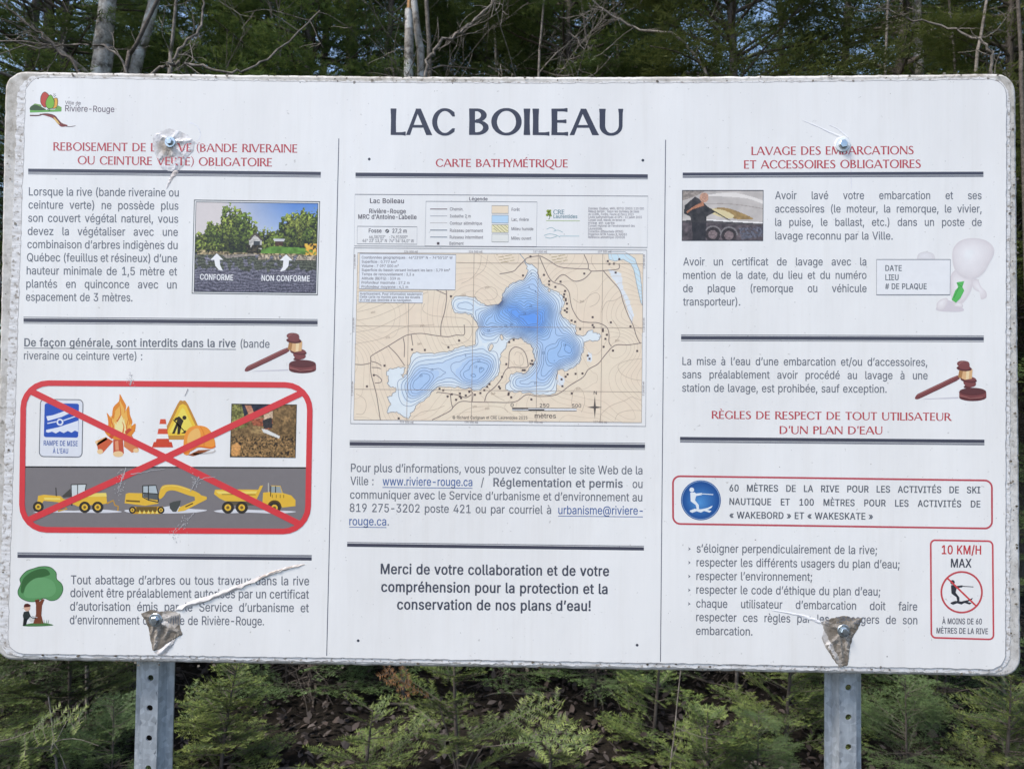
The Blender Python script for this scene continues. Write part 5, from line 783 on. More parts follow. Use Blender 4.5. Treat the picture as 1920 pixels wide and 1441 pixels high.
def bowed(c, r, sag_t, sag_b):
    """rounded outline whose long edges bow by a few pixels, as the bolted panel does"""
    tl, tr, br, bl = [np.array(p, float) for p in c]
    base = round_quad(c, r, 9)
    out = []
    k = len(base) // 4
    for i in range(4):
        out += list(base[i * k:(i + 1) * k])
        a, b_ = base[(i + 1) * k - 1], base[((i + 1) * k) % len(base)]
        for j in range(1, 24):
            u = j / 24
            p = a + (b_ - a) * u
            if i == 0:
                p = p + np.array([0, sag_t * math.sin(math.pi * u)])
            if i == 2:
                p = p + np.array([0, sag_b * math.sin(math.pi * u)])
            out.append(p)
    return np.array(out)


def slab(name, outline, y_front, y_back, mat, bevel=0.0):
    P = np.array(outline, float)
    n = len(P)
    c = P.mean(0)
    d = np.roll(P, -1, 0) - np.roll(P, 1, 0)
    nr = np.stack([d[:, 1], -d[:, 0]], 1) / np.maximum(np.hypot(d[:, 0], d[:, 1]), 1e-6)[:, None]
    rings = []
    if bevel:
        for k, yy in ((1.0, y_front), (0.35, y_front + bevel * 0.0004), (0.0, y_front + bevel * 0.001)):
            q = P - nr * bevel * k
            rings.append(on_plane(q[:, 0], q[:, 1]) + np.array([0, yy, 0]))
    else:
        rings.append(on_plane(P[:, 0], P[:, 1]) + np.array([0, y_front, 0]))
    b_ = on_plane(P[:, 0], P[:, 1]) + np.array([0, y_back, 0])
    rings.append(b_)
    V = np.concatenate(rings)
    F = [list(range(n)), [len(V) - n + i for i in range(n)][::-1]]
    for k in range(len(rings) - 1):
        for i in range(n):
            j = (i + 1) % n
            F.append([k * n + i, (k + 1) * n + i, (k + 1) * n + j, k * n + j])
    return part(mesh_py(name, V, F, [mat], sign))


OUT = [(8, 133), (1906, 137), (1916, 1269), (-13, 1237)]
board = slab('board', edge_points(bowed(OUT, 36, 8, -1), 700, 0.35, 3), 0.0, 0.032, M['rim'], bevel=5)
FIL = [(34, 142), (1893, 146), (1893, 1262), (-4, 1229)]
film_edge = slab('film_edge', edge_points(bowed(FIL, 40, 10, -1), 900, 0.9, 5), -0.001, 0.004, M['fray'])
SHT = [(50, 146), (1886, 150), (1884, 1254), (15, 1224)]
sheet = slab('face_sheet', edge_points(bowed(SHT, 30, 9, -2), 800, 0.55, 6), -0.002, 0.003, M['film'])
# the dark seam where the sheet ends, and the top edge's run of dirt specks
a = Art()
s_o = edge_points(bowed(SHT, 30, 9, -2), 800, 0.5, 6)
a.line(s_o, 0.9, (150, 148, 150), 0.6, closed=True)
pr = np.random.default_rng(21)
for i in range(420):
    u = pr.random()
    side = pr.choice(4, p=[0.36, 0.3, 0.24, 0.1])
    if side == 0:
        x, y = 60 + u * 1820, 137 + 8 * math.sin(math.pi * u) + pr.random() ** 2 * 14
    elif side == 1:
        x, y = 10 + u * 1880, 1242 + u * 27 - pr.random() ** 1.5 * 17
    elif side == 2:
        x, y = 1889 + pr.random() * 17 + u * 6, 190 + u * 1030
    else:
        x, y = 28 - u * 25 - pr.random() * 18 + 8, 180 + u * 1000
    r_ = 0.5 + pr.random() ** 3 * 2.6
    g = int(60 + pr.random() * 70)
    a.poly([(x + r_ * (0.6 + 0.8 * pr.random()) * math.cos(q), y + 0.8 * r_ * (0.6 + 0.8 * pr.random()) * math.sin(q)) for q in np.arange(6) * math.pi / 3], (g + 12, g + 4, g - 8), 0.2 if side != 9 else 1)
for i in range(90):                                   # specks over the face
    x, y = 60 + pr.random() * 1810, 170 + pr.random() * 1060
    if x < 1240 and pr.random() < 0.6:
        continue
    r_ = 0.6 + pr.random() ** 3 * 1.6
    g = int(105 + pr.random() * 60)
    a.poly([(x + r_ * math.cos(q), y + r_ * 0.8 * math.sin(q)) for q in np.arange(5) * math.pi / 2.5], (g + 8, g, g - 6), 0.9)
part(a.build('dirt_specks', sign))['kind'] = 'stuff'

# posts: galvanised hat channels with a row of holes
def post(px_l, px_r, y_px, holes_px, zt):
    cl = at(px_l, y_px, 0.060); cr_ = at(px_r, y_px, 0.060)
    x0, x1 = cl.x, cr_.x
    wd = x1 - x0
    z0 = -0.35
    yb, yf = 0.060, 0.036           # flanges at the back, web towards the board
    th = 0.004
    xa, xb = x0 + wd * 0.19, x1 - wd * 0.19
    ca, cb = x0 + wd * 0.27, x1 - wd * 0.27
    prof = [(x0, yb), (xa, yb), (ca, yf), (cb, yf), (xb, yb), (x1, yb)]
    V, F = [], []

    def quad(p, q, za, zb):
        b0 = len(V)
        dx, dy = q[0] - p[0], q[1] - p[1]
        l = math.hypot(dx, dy)
        ox, oy = -dy / l * th, dx / l * th
        V.extend([(p[0], p[1], za), (q[0], q[1], za), (q[0], q[1], zb), (p[0], p[1], zb),
                  (p[0] + ox, p[1] + oy, za), (q[0] + ox, q[1] + oy, za), (q[0] + ox, q[1] + oy, zb), (p[0] + ox, p[1] + oy, zb)])
        F.extend([[b0, b0 + 1, b0 + 2, b0 + 3], [b0 + 5, b0 + 4, b0 + 7, b0 + 6], [b0 + 4, b0, b0 + 3, b0 + 7], [b0 + 1, b0 + 5, b0 + 6, b0 + 2], [b0 + 3, b0 + 2, b0 + 6, b0 + 7]])
    for i in (0, 1, 3, 4):
        quad(prof[i], prof[i + 1], z0, zt)
    # the web, cut cell by cell round the holes
    xc = (ca + cb) / 2 + wd * (0.02)
    zs = [at(sum((px_l, px_r)) / 2, h, yf).z for h in holes_px]
    pitch = (zs[0] - zs[-1]) / (len(zs) - 1)
    z = zs[0] + pitch * 14
    r = 0.0066
    while z > z0 + pitch:
        za, zb = z - pitch / 2, z + pitch / 2
        n = 20
        b0 = len(V)
        for yy in (yf, yf + th):
            for k in range(n):
                q = 2 * math.pi * k / n
                V.append((xc + r * math.cos(q), yy, z + r * math.sin(q)))
            for k in range(n):
                q = 2 * math.pi * k / n
                c_, s_ = math.cos(q), math.sin(q)
                m_ = 1 / max(abs(c_), abs(s_))
                V.append((ca + (cb - ca) * (0.5 + 0.5 * max(-1, min(1, c_ * m_))), yy, z + pitch / 2 * max(-1, min(1, s_ * m_))))
        for k in range(n):
            j = (k + 1) % n
            F.append([b0 + k, b0 + n + k, b0 + n + j, b0 + j])
            F.append([b0 + 2 * n + k, b0 + 2 * n + j, b0 + 3 * n + j, b0 + 3 * n + k])
            F.append([b0 + k, b0 + j, b0 + 2 * n + j, b0 + 2 * n + k])
        z -= pitch
    return part(mesh_py('post', V, F, [M['steel']], sign))


post(256.0, 326.5, 1262, (1270.5, 1324, 1379, 1440), 2.02)
post(1546.5, 1614.5, 1280, (1288, 1344, 1399.5), 2.05)


def lathe_xz(c, prof, n, mat, name, parent):
    """turned piece on an axis along Y: prof = (radius, y) from the back to the front"""
    V, F = [], []
    for r_, yy in prof:
        for k in range(n):
            q = 2 * math.pi * k / n + 0.2
            V.append((c.x + r_ * math.cos(q), yy, c.z + r_ * math.sin(q)))
    for i in range(len(prof) - 1):
        for k in range(n):
            j = (k + 1) % n
            F.append([i * n + k, i * n + j, (i + 1) * n + j, (i + 1) * n + k])
    F.append([(len(prof) - 1) * n + k for k in range(n)])
    return mesh_py(name, V, F, [mat], parent)


mw, t, b = new_mat('white_washer', 0.4, 0.5)
b.inputs['Base Color'].default_value = (0.72, 0.74, 0.74, 1)
for px, py, rw, wm, off in ((320.5, 267.5, 10.5, 'bolt', 0.0), (1578.5, 272, 14, 'w', 0.0), (293.5, 1160.5, 12.5, 'bolt', 0.0015), (1580, 1180.5, 11.5, 'bolt', 0.0015)):
    c = at(px, py, 0)
    k = 1.55 / FPX
    ws = lathe_xz(c, [(rw * k, 0.0), (rw * k, -0.0038 - off), (rw * k * 0.94, -0.0046 - off), (rw * k * 0.6, -0.0048 - off)], 28, mw if wm == 'w' else M['bolt'], 'bolt', sign)
    part(ws, {320.5: 'hex bolt in the torn upper left corner', 1578.5: 'hex bolt with a white washer', 293.5: 'hex bolt in the brown torn patch at lower left', 1580: 'hex bolt in the brown torn patch at lower right'}[px])
    hd = lathe_xz(c, [(rw * k * 0.62, -0.0044 - off), (rw * k * 0.62, -0.0090 - off), (rw * k * 0.5, -0.0104 - off), (rw * k * 0.2, -0.0106 - off)], 6, M['bolt'], 'bolt_head', ws)
# ------------------------------------------------------------------ torn, creased and scratched film
from mathutils.geometry import delaunay_2d_cdt


def sc_(ox, oy, s):
    return lambda pts: [(ox + p[0] / s, oy + p[1] / s) for p in pts]


A1 = sc_(0, 120, 3.0)
A2 = sc_(0, 560, 3.0)
A3 = sc_(0, 960, 2.995)
A7 = sc_(1240, 930, 2.8206)
A3r = sc_(1240, 120, 2.8235)


def crumple(name, outline, folds, n, mix, clean, dirty, seed, label, print_on=None):
    """crumpled film: outline in photo pixels, folds as (x0, y0, x1, y1, millimetres, width); grime settles between the folds"""
    r_ = np.random.default_rng(seed)
    P = edge_points(outline, 70, 0.5, seed)
    nb = len(P)
    lo, hi = P.min(0), P.max(0)
    pts = [tuple(p) for p in P]
    while len(pts) < nb + n:
        q = lo + r_.random(2) * (hi - lo)
        if inside(P, np.array([q[0]]), np.array([q[1]]))[0]:
            pts.append(tuple(q))
    res = delaunay_2d_cdt([Vector(p) for p in pts], [], [list(range(nb))], 1, 1e-4)
    V2 = np.array([tuple(v) for v in res[0]])
    F = np.array([f for f in res[2] if len(f) == 3])
    h = np.abs(r_.normal(0, 0.12, len(V2)))
    for (x0, y0, x1, y1, hh, wd) in folds:
        d = np.array((x1 - x0, y1 - y0), float)
        L2 = (d ** 2).sum()
        u = np.clip(((V2[:, 0] - x0) * d[0] + (V2[:, 1] - y0) * d[1]) / L2, 0, 1)
        e = np.hypot(V2[:, 0] - x0 - u * d[0], V2[:, 1] - y0 - u * d[1])
        h = np.maximum(h, hh * np.maximum(0, 1 - e / wd) * (1 - 0.55 * u))
    dmin = np.min(np.hypot(V2[:, None, 0] - P[None, :, 0], V2[:, None, 1] - P[None, :, 1]), axis=1)
    h *= np.clip(dmin / 2.5, 0.25, 1)
    W = on_plane(V2[:, 0], V2[:, 1])
    W[:, 1] -= 0.0023 + h / 1000
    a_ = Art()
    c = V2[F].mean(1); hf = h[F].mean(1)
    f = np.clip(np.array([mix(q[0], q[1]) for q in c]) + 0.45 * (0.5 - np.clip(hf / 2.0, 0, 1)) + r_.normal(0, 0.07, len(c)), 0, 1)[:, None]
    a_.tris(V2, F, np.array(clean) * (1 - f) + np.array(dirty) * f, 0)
    a_.V = [W]
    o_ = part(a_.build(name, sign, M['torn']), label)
    if print_on is not None:
        TEARS.append((np.array(print_on, float), V2, h / 1000))
    return o_


def ridge(name, pts, w0, w1, h, col0, col1, seed, layer=0):
    """raised crease along a line of photo pixels"""
    r_ = np.random.default_rng(seed)
    P = cr_curve(pts, 6)
    n = len(P)
    d = np.gradient(P, axis=0)
    nr = np.stack([-d[:, 1], d[:, 0]], 1) / np.hypot(d[:, 0], d[:, 1])[:, None]
    u = np.linspace(0, 1, n)
    wd = (w0 * (1 - u) + w1 * u) * (1 + r_.normal(0, 0.12, n)) * np.minimum(1, np.minimum(u, 1 - u) * 12 + 0.15)
    off = r_.normal(0, 0.15, n) * wd
    rows = [P + nr * (wd / 2)[:, None], P + nr * (off + wd * 0.12)[:, None], P + nr * (off - wd * 0.14)[:, None], P - nr * (wd / 2)[:, None]]
    hs = [0, 1, 0.8, 0]
    V2 = np.concatenate(rows)
    W = on_plane(V2[:, 0], V2[:, 1])
    env = np.minimum(1, np.minimum(u, 1 - u) * 8 + 0.2) * (1 - 0.5 * u)
    hh = np.concatenate([k * h * env * (1 + 0.2 * r_.random(n)) for k in hs])
    W[:, 1] -= 0.00206 + hh / 1000
    F, C = [], []
    for k in range(3):
        for i in range(n - 1):
            F += [[k * n + i, k * n + i + 1, (k + 1) * n + i + 1], [k * n + i, (k + 1) * n + i + 1, (k + 1) * n + i]]
            c = np.array(col0) * (1 - u[i]) + np.array(col1) * u[i] + r_.normal(0, 6)
            C += [c, c]
    a_ = Art()
    a_.tris(V2, F, np.clip(C, 20, 240), 0)
    a_.V = [W]
    return part(a_.build(name, sign, M['ink']))


WH = (222, 221, 224)
BRN = (128, 114, 98)
# upper left
crumple('torn_film', A1([(868, 402), (900, 384), (955, 366), (1010, 378), (1062, 405), (1098, 440), (1092, 492), (1050, 528), (1038, 572), (1002, 602), (965, 606), (912, 592), (884, 530), (862, 468)]),
        [(320, 267, 296, 252, 3, 4), (320, 267, 334, 248, 2.5, 4), (320, 267, 362, 264, 3, 5), (320, 268, 348, 294, 3.5, 5), (318, 268, 300, 300, 3, 5), (320, 270, 330, 318, 2.5, 4), (346, 296, 358, 280, 2, 4)], 260,
        lambda x, y: 0.95 - np.hypot(x - 314, y - 279) / 22, WH, (142, 128, 112), 31, 'crumpled dirty film around the upper left bolt', A1([(1000, 440), (1098, 440), (1092, 492), (1050, 528), (1038, 572), (1002, 602), (900, 580), (884, 530), (1000, 500)]))
ridge('crease', A1([(1000, 600), (975, 630), (960, 660), (938, 705)]), 10, 3, 1.0, (196, 184, 178), (216, 212, 212), 1)
ridge('crease', A1([(1060, 330), (1110, 350), (1130, 400), (1110, 440)]), 3, 2, 0.15, (230, 230, 234), (228, 228, 232), 4)
ridge('crease', A1([(1085, 440), (1140, 455), (1200, 462)]), 2.5, 1, 0.2, (214, 208, 208), (226, 226, 230), 12)
# upper right
ridge('crease', A3r([(962, 392), (900, 368), (830, 335), (740, 298)]), 5, 1.5, 0.5, (236, 236, 240), (228, 228, 232), 5)
ridge('crease', A3r([(992, 398), (960, 368), (925, 342), (884, 324)]), 4, 1.5, 0.4, (236, 236, 240), (228, 228, 232), 6)
ridge('crease', A3r([(998, 470), (1002, 530), (1003, 600), (1005, 665)]), 3, 2, 0.06, (228, 222, 226), (230, 230, 234), 7, 6)
# lower left
crumple('torn_film', A3([(795, 566), (848, 545), (905, 556), (960, 548), (1016, 566), (1014, 640), (1026, 684), (990, 704), (935, 736), (905, 764), (862, 776), (848, 716), (836, 640)]),
        [(293, 1160, 268, 1150, 3.5, 5), (293, 1160, 300, 1144, 3, 4), (296, 1160, 338, 1152, 2.2, 6), (298, 1164, 341, 1186, 4.5, 6), (293, 1164, 284, 1190, 3.5, 5), (300, 1172, 290, 1217, 4.5, 6), (318, 1178, 306, 1206, 3, 5), (341, 1186, 300, 1214, 2.5, 3)], 300,
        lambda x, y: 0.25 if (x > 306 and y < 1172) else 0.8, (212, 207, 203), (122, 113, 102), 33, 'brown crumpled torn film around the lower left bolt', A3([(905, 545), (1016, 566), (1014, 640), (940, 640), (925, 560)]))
crumple('torn_film', A3([(868, 782), (905, 764), (940, 736), (992, 704), (975, 742), (930, 798), (905, 806)]), [(330, 1196, 300, 1224, 4, 6)], 60, lambda x, y: 0.15, (230, 228, 229), (150, 138, 128), 34, 'white folded flap of torn film')
ridge('crease', A3([(985, 552), (1080, 512), (1230, 462), (1380, 402), (1520, 345), (1620, 312), (1715, 290)]), 11, 4, 2.6, (226, 222, 221), (198, 188, 180), 8)
ridge('crease', A3([(1440, 378), (1530, 336), (1600, 316), (1660, 300)]), 4.0, 3, 2.2, (170, 156, 146), (150, 136, 124), 9, 6)
# lower right
crumple('torn_film', A7([(842, 660), (905, 642), (960, 630), (1012, 640), (1062, 638), (1042, 690), (1012, 740), (992, 800), (984, 892), (940, 902), (905, 856), (868, 800), (845, 752), (858, 700)]),
        [(1580, 1180, 1545, 1166, 3, 5), (1580, 1180, 1566, 1157, 2.5, 4), (1582, 1178, 1612, 1160, 4, 6), (1580, 1184, 1556, 1206, 4.5, 6), (1584, 1186, 1592, 1236, 4.5, 6), (1572, 1196, 1580, 1246, 3.5, 5), (1552, 1206, 1572, 1244, 3.5, 4), (1600, 1172, 1593, 1200, 2.5, 4)], 320,
        lambda x, y: 0.82 - max(0, (1558 - x) / 22) - (0.55 if abs((y - 1205) * 0.55 - (x - 1553)) < 5 else 0), (210, 206, 203), (124, 115, 104), 35, 'brown crumpled torn film around the lower right bolt', A7([(842, 620), (1062, 628), (1062, 690), (1020, 690), (1000, 655), (850, 680)]))
ridge('crease', A7([(845, 668), (780, 642), (690, 618), (575, 600)]), 8, 2, 0.9, (232, 230, 232), (230, 231, 236), 10)
# bright scratches over the printed panel
a = Art()
T = A2
for q, w0, w1 in (([(742, 462), (735, 490)], 3, 2), ([(712, 950), (690, 1010), (672, 1080)], 2.0, 1.2), ([(1122, 1000), (1098, 1040), (1074, 1082)], 2.0, 1.2), ([(1096, 1200), (1060, 1240)], 1.6, 1.0), ([(1040, 1262), (1005, 1298)], 1.8, 1.0), ([(740, 985), (860, 965), (930, 955)], 1.4, 0.8), ([(1085, 1030), (1160, 1006), (1215, 1000)], 1.2, 0.8), ([(1060, 508), (1042, 548)], 2, 1)):
    P = cr_curve(T(q), 8)
    P = P + np.random.default_rng(5).normal(0, 0.5, P.shape)
    a.line(P, w0, (172, 169, 171), 15.5, w1=w1)
for i in range(160):
    q = [(742, 462), (690, 1010), (672, 1080), (1098, 1040), (1040, 1262), (990, 1310)][i % 6]
    x, y = T([q])[0]
    x += nrg.normal(0, 4); y += nrg.normal(0, 9)
    a.ell(x, y, 0.5 + nrg.random() * 0.7, 0.5 + nrg.random() * 0.7, (186, 184, 185), 15.6, n=5)
part(a.build('scratches', sign))['kind'] = 'stuff'
# ------------------------------------------------------------------ print: headings, rules and paragraphs
GREY = (110, 113, 121)
DARK = (74, 75, 88)
RED = (186, 76, 82)


def rule(name, xl, yl, xr, yr, th, above, below, parent=sign):
    a = Art()
    a.line([(xl, yl), (xr, yr)], th, DARK, 2)
    for d in above:
        a.line([(xl, yl - d), (xr, yr - d)], 1.3, (96, 98, 110), 2)
    for d in below:
        a.line([(xl, yl + d), (xr, yr + d)], 1.3, (96, 98, 110), 2)
    return part(a.build(name, sign))


rule('rule', 54, 320, 602, 326, 6.2, (), (4.6, 6.8))
rule('rule', 45.3, 600.3, 596, 604.8, 7, (5.6,), (5.6,))
rule('rule', 34, 1041.5, 585, 1046.6, 6.2, (4.6, 6.4), ())
rule('rule', 667, 327.8, 1214.3, 331, 7, (), (5.2,))
rule('rule', 656, 831.3, 1209, 836.2, 7, (5.7,), (5.7,))
rule('rule', 651.3, 1020.8, 1207, 1027.8, 6.2, (5,), ())
rule('rule', 1279.7, 327.2, 1842.8, 325.4, 5.8, (), (4.4, 6.2))
rule('rule', 1276.5, 633.2, 1843.5, 635, 6.8, (5.4,), (5.4,))
rule('rule', 1274.7, 821.7, 1844.6, 826.9, 6.4, (), (4.8, 6.6))
a = Art(); a.line([(635.8, 260.5), (624.5, 744), (613, 1228)], 1.5, (92, 94, 108), 2); part(a.build('column_line', sign))
a = Art(); a.line([(1247.7, 263), (1242.6, 750), (1238, 1239)], 1.5, (92, 94, 108), 2); part(a.build('column_line', sign))
for x, y in ((692.7, 299), (1205, 301.3), (672, 1199.7), (1194.3, 1208)):
    a = Art(); a.ell(x, y, 2.6, 2.6, (70, 72, 82), 2, n=12); part(a.build('dot', sign))

# title and headings
TW = text_width('LAC BOILEAU', 'T')
for s_, u0, u1 in (('LAC', 732.3, 853), ('BOILEAU', 879.5, 1168.3)):
    a = Art(); a.text(s_, u0, 253.4, u1, 254, 48.6, (64, 66, 80), 'T'); part(a.build('title_word', sign), 'large dark title word ' + s_)


def heading(lines, label):
    a = Art()
    for l in lines:
        a.text(*l, RED, 'H', 3)
    part(a.build('heading', sign), label)


heading([('REBOISEMENT DE LA RIVE (BANDE RIVERAINE', 101, 283, 557.7, 287, 15.4), ('OU CEINTURE VERTE) OBLIGATOIRE', 146.7, 308.7, 510.3, 312.7, 15.4)], 'red heading about replanting the shore')
heading([('CARTE BATHYMÉTRIQUE', 817.3, 313.3, 1064.3, 314.5, 14.7)], 'red heading over the lake map')
heading([('LAVAGE DES EMBARCATIONS', 1408.2, 291.4, 1712.1, 290, 15.4), ('ET ACCESSOIRES OBLIGATOIRES', 1394.4, 316.9, 1725.6, 315.5, 15.4)], 'red heading about washing boats')
heading([('RÈGLES DE RESPECT DE TOUT UTILISATEUR', 1333.9, 784.5, 1783.7, 788.4, 14.6), ("D'UN PLAN D'EAU", 1461, 812.9, 1653.7, 813.8, 14.6)], 'red heading on rules of respect')


def para(lines, cap, font='R', col=GREY, label=None, name='paragraph'):
    a = Art()
    for l in lines:
        a.text(*l[:5], cap, col, font, 3, xs=l[5] if len(l) > 5 else None)
    part(a.build(name, sign), label)
    return a


J = 0.83
L1 = ["Lorsque la rive (bande riveraine ou", "ceinture verte) ne possède plus", "son couvert végétal naturel, vous", "devez la végétaliser avec une", "combinaison d'arbres indigènes du", "Québec (feuillus et résineux) d'une", "hauteur minimale de 1,5 mètre et", "plantés en quinconce avec un", "espacement de 3 mètres."]
para([(s, 55.3 - 0.7 * i, 367 + 24.62 * i, 336 - 0.55 * i if i < 8 else 249.3, 369 + 24.6 * i if i < 8 else 565.2) + ((J,) if i < 8 else ()) for i, s in enumerate(L1)], 15.2)
# bold underlined sentence
a = Art()
a.text("De façon générale, sont interdits dans la rive", 46.7, 649.2, 442.7, 650.8, 15, GREY, 'B')
a.line([(46, 652.6), (443, 655)], 1.4, GREY, 2)
a.text("(bande", 451.7, 651.3, 506, 652, 15, GREY)
a.text("riveraine ou ceinture verte) :", 46, 673.7, 267.7, 674.8, 15, GREY)
part(a.build('paragraph', sign), 'paragraph with a bold underlined opening')
L2 = [("Tout abattage d'arbres ou tous travaux dans la rive", 134, 1093.8, 580, 1096), ("doivent être préalablement autorisés par un certificat", 133, 1118, 579.7, 1121), ("d'autorisation émis par le Service d'urbanisme et", 132.5, 1143.2, 579.5, 1146.4), ("d'environnement de la Ville de Rivière-Rouge.", 132, 1168.6, 495.7, 1171)]
para([l + ((0.8,) if i < 3 else ()) for i, l in enumerate(L2)], 16.4)
# middle column
a = Art()
BLUE = (84, 108, 158)
JM = 0.83
a.text("Pour plus d'informations, vous pouvez consulter le site Web de la", 658.3, 884, 1204.3, 888.7, 15.6, GREY, xs=JM)
a.text("Ville :", 657.3, 908.3, 700.7, 908.8, 15.6, GREY)
a.text("www.riviere-rouge.ca", 717.7, 909.2, 885.7, 910.6, 15.6, BLUE)
a.line([(717.5, 913), (886, 914.6)], 1.3, BLUE, 2)
a.text("/", 901.7, 910.7, 907.3, 910.8, 15.6, GREY)
a.text("Réglementation et permis", 925, 911, 1167.3, 913.6, 15.6, GREY, 'B')
a.text("ou", 1185.7, 914, 1204.3, 914.2, 15.6, GREY)
a.text("communiquer avec le Service d'urbanisme et d'environnement au", 656.7, 934, 1204, 939, 15.6, GREY, xs=JM)
a.text("819 275-3202 poste 421 ou par courriel à", 656, 958.6, 1033.3, 962.6, 15.6, GREY, xs=JM)
a.text("urbanisme@riviere-", 1046.7, 962.9, 1204.7, 964, 15.6, BLUE)
a.line([(1046.5, 966.6), (1205, 968.2)], 1.3, BLUE, 2)
a.text("rouge.ca", 655.3, 983.7, 724.5, 984.2, 15.6, BLUE)
a.text(".", 727, 984.2, 729.5, 984.2, 15.6, GREY)
a.line([(655.3, 987.3), (725, 988)], 1.3, BLUE, 2)
part(a.build('paragraph', sign), 'paragraph with blue underlined web and mail addresses')
para([("Merci de votre collaboration et de votre", 714, 1074.7, 1141.7, 1078.7), ("compréhension pour la protection et la", 715, 1108, 1139, 1112.3), ("conservation de nos plans d'eau!", 744.7, 1141, 1107.3, 1144)], 19, 'B', (80, 83, 94), 'bold thank-you lines')
# right column
RA = [("Avoir lavé votre embarcation et ses", 1452.7, 373.9, 1839.3, 374, J), ("accessoires (le moteur, la remorque, le vivier,", 1452.7, 399, 1839.3, 399, J), ("la puise, le ballast, etc.) dans un poste de", 1452.7, 423.9, 1839.5, 424, J), ("lavage reconnu par la Ville.", 1452.9, 449.4, 1672.8, 449.6)]
para(RA, 14.6)
para([("Avoir un certificat de lavage avec la", 1280.7, 497.9, 1623.6, 497.9, J), ("mention de la date, du lieu et du numéro", 1280.5, 523, 1623.8, 523, J), ("de plaque (remorque ou véhicule", 1280.3, 547.8, 1624, 547.8, J), ("transporteur).", 1280.3, 572.8, 1387.3, 572.8)], 14.6)
para([("La mise à l'eau d'une embarcation et/ou d'accessoires,", 1279, 684, 1737.6, 686, J), ("sans préalablement avoir procédé au lavage à une", 1279, 708.8, 1738.3, 711, J), ("station de lavage, est prohibée, sauf exception.", 1278.5, 734, 1661.5, 736)], 14.8)
RL = [("s'éloigner perpendiculairement de la rive;", 1305.6, 1034.6, 1643.5, 1037.8), ("respecter les différents usagers du plan d'eau;", 1305.4, 1060.5, 1685.7, 1064.4), ("respecter l'environnement;", 1305.2, 1086, 1522, 1087.8), ("respecter le code d'éthique du plan d'eau;", 1305, 1111.5, 1649.5, 1115.4), ("chaque utilisateur d'embarcation doit faire", 1304.9, 1137.4, 1718.8, 1143.4, 0.8), ("respecter ces règles par les passagers de son", 1304.7, 1162.9, 1718.9, 1169, 0.8), ("embarcation.", 1304.5, 1188.6, 1410.2, 1190)]
a = Art()
for l in RL:
    a.text(*l[:5], 15.6, GREY, 'R', 3, xs=l[5] if len(l) > 5 else None)
for i in range(5):
    x, y = 1290 - i * 0.1, 1028 + 25.7 * i
    a.poly([(x, y - 3.4), (x + 4.6, y), (x, y + 3.4), (x + 1.3, y)], GREY, 2)
part(a.build('paragraph', sign), 'bulleted list of rules')
# ------------------------------------------------------------------ print: pictograms and drawings
def prism(art, T, pts, col, layer=4, curve=0):
    P = T(pts)
    if curve:
        P = cr_curve(P, curve, True)
    art.poly(P, col, layer)


# town logo
a = Art()
T = A1
prism(a, T, [(172, 245), (200, 225), (235, 232), (240, 262), (348, 262), (350, 246), (330, 236), (310, 262), (200, 262), (172, 275)], (120, 165, 80), 1)
a.poly(T([(172, 262), (350, 258), (348, 270), (172, 276)]), (110, 175, 85), 2)
a.poly(cr_curve(T([(175, 262), (180, 240), (205, 232), (225, 240), (245, 248), (260, 262)]), 3, True), (60, 85, 45), 3)
for q, c_, l_ in (([(232, 215), (236, 180), (256, 160), (280, 182), (268, 205), (262, 245), (245, 240)], (190, 70, 55), 4), ([(290, 250), (310, 215), (306, 198), (325, 196), (328, 225), (318, 250)], (225, 170, 60), 4), ([(260, 225), (270, 195), (288, 176), (303, 195), (309, 225), (300, 250), (272, 252)], (125, 180, 60), 5)):
    a.poly(cr_curve(T(q), 4, True), c_, l_)
    a.line(cr_curve(T(q), 4, True), 1.0, (70, 60, 40), l_ + 0.5, closed=True)
a.line(cr_curve(T([(172, 292), (220, 292), (250, 284), (290, 286), (318, 300), (335, 325), (360, 348), (395, 355), (428, 350)]), 4), 2.4, (95, 50, 42), 4, w1=0.8)
a.poly(cr_curve(T([(225, 284), (270, 284), (305, 290), (330, 312), (352, 335), (385, 348), (350, 356), (325, 335), (300, 308), (262, 294)]), 4, True), (135, 62, 55), 3)
a.poly(cr_curve(T([(305, 300), (325, 318), (340, 340), (330, 338), (312, 318)]), 4, True), (225, 190, 110), 5)
a.line(T([(303, 170), (309, 176), (315, 169)]), 0.8, (60, 60, 60), 4)
a.line(T([(304, 180), (310, 187), (318, 178)]), 0.8, (60, 60, 60), 4)
a.line(cr_curve(T([(270, 262), (278, 254), (285, 262), (276, 268)]), 4), 1, (60, 60, 40), 6)
a.text('Ville de', 123.2, 196.6, 152.3, 197.3, 6.6, (120, 108, 112))
a.text('Rivière-Rouge', 123.2, 209.6, 215.3, 211.3, 11.4, (112, 98, 106))
part(a.build('town_logo', sign), 'small town logo of a red and green leaf bud over a river')


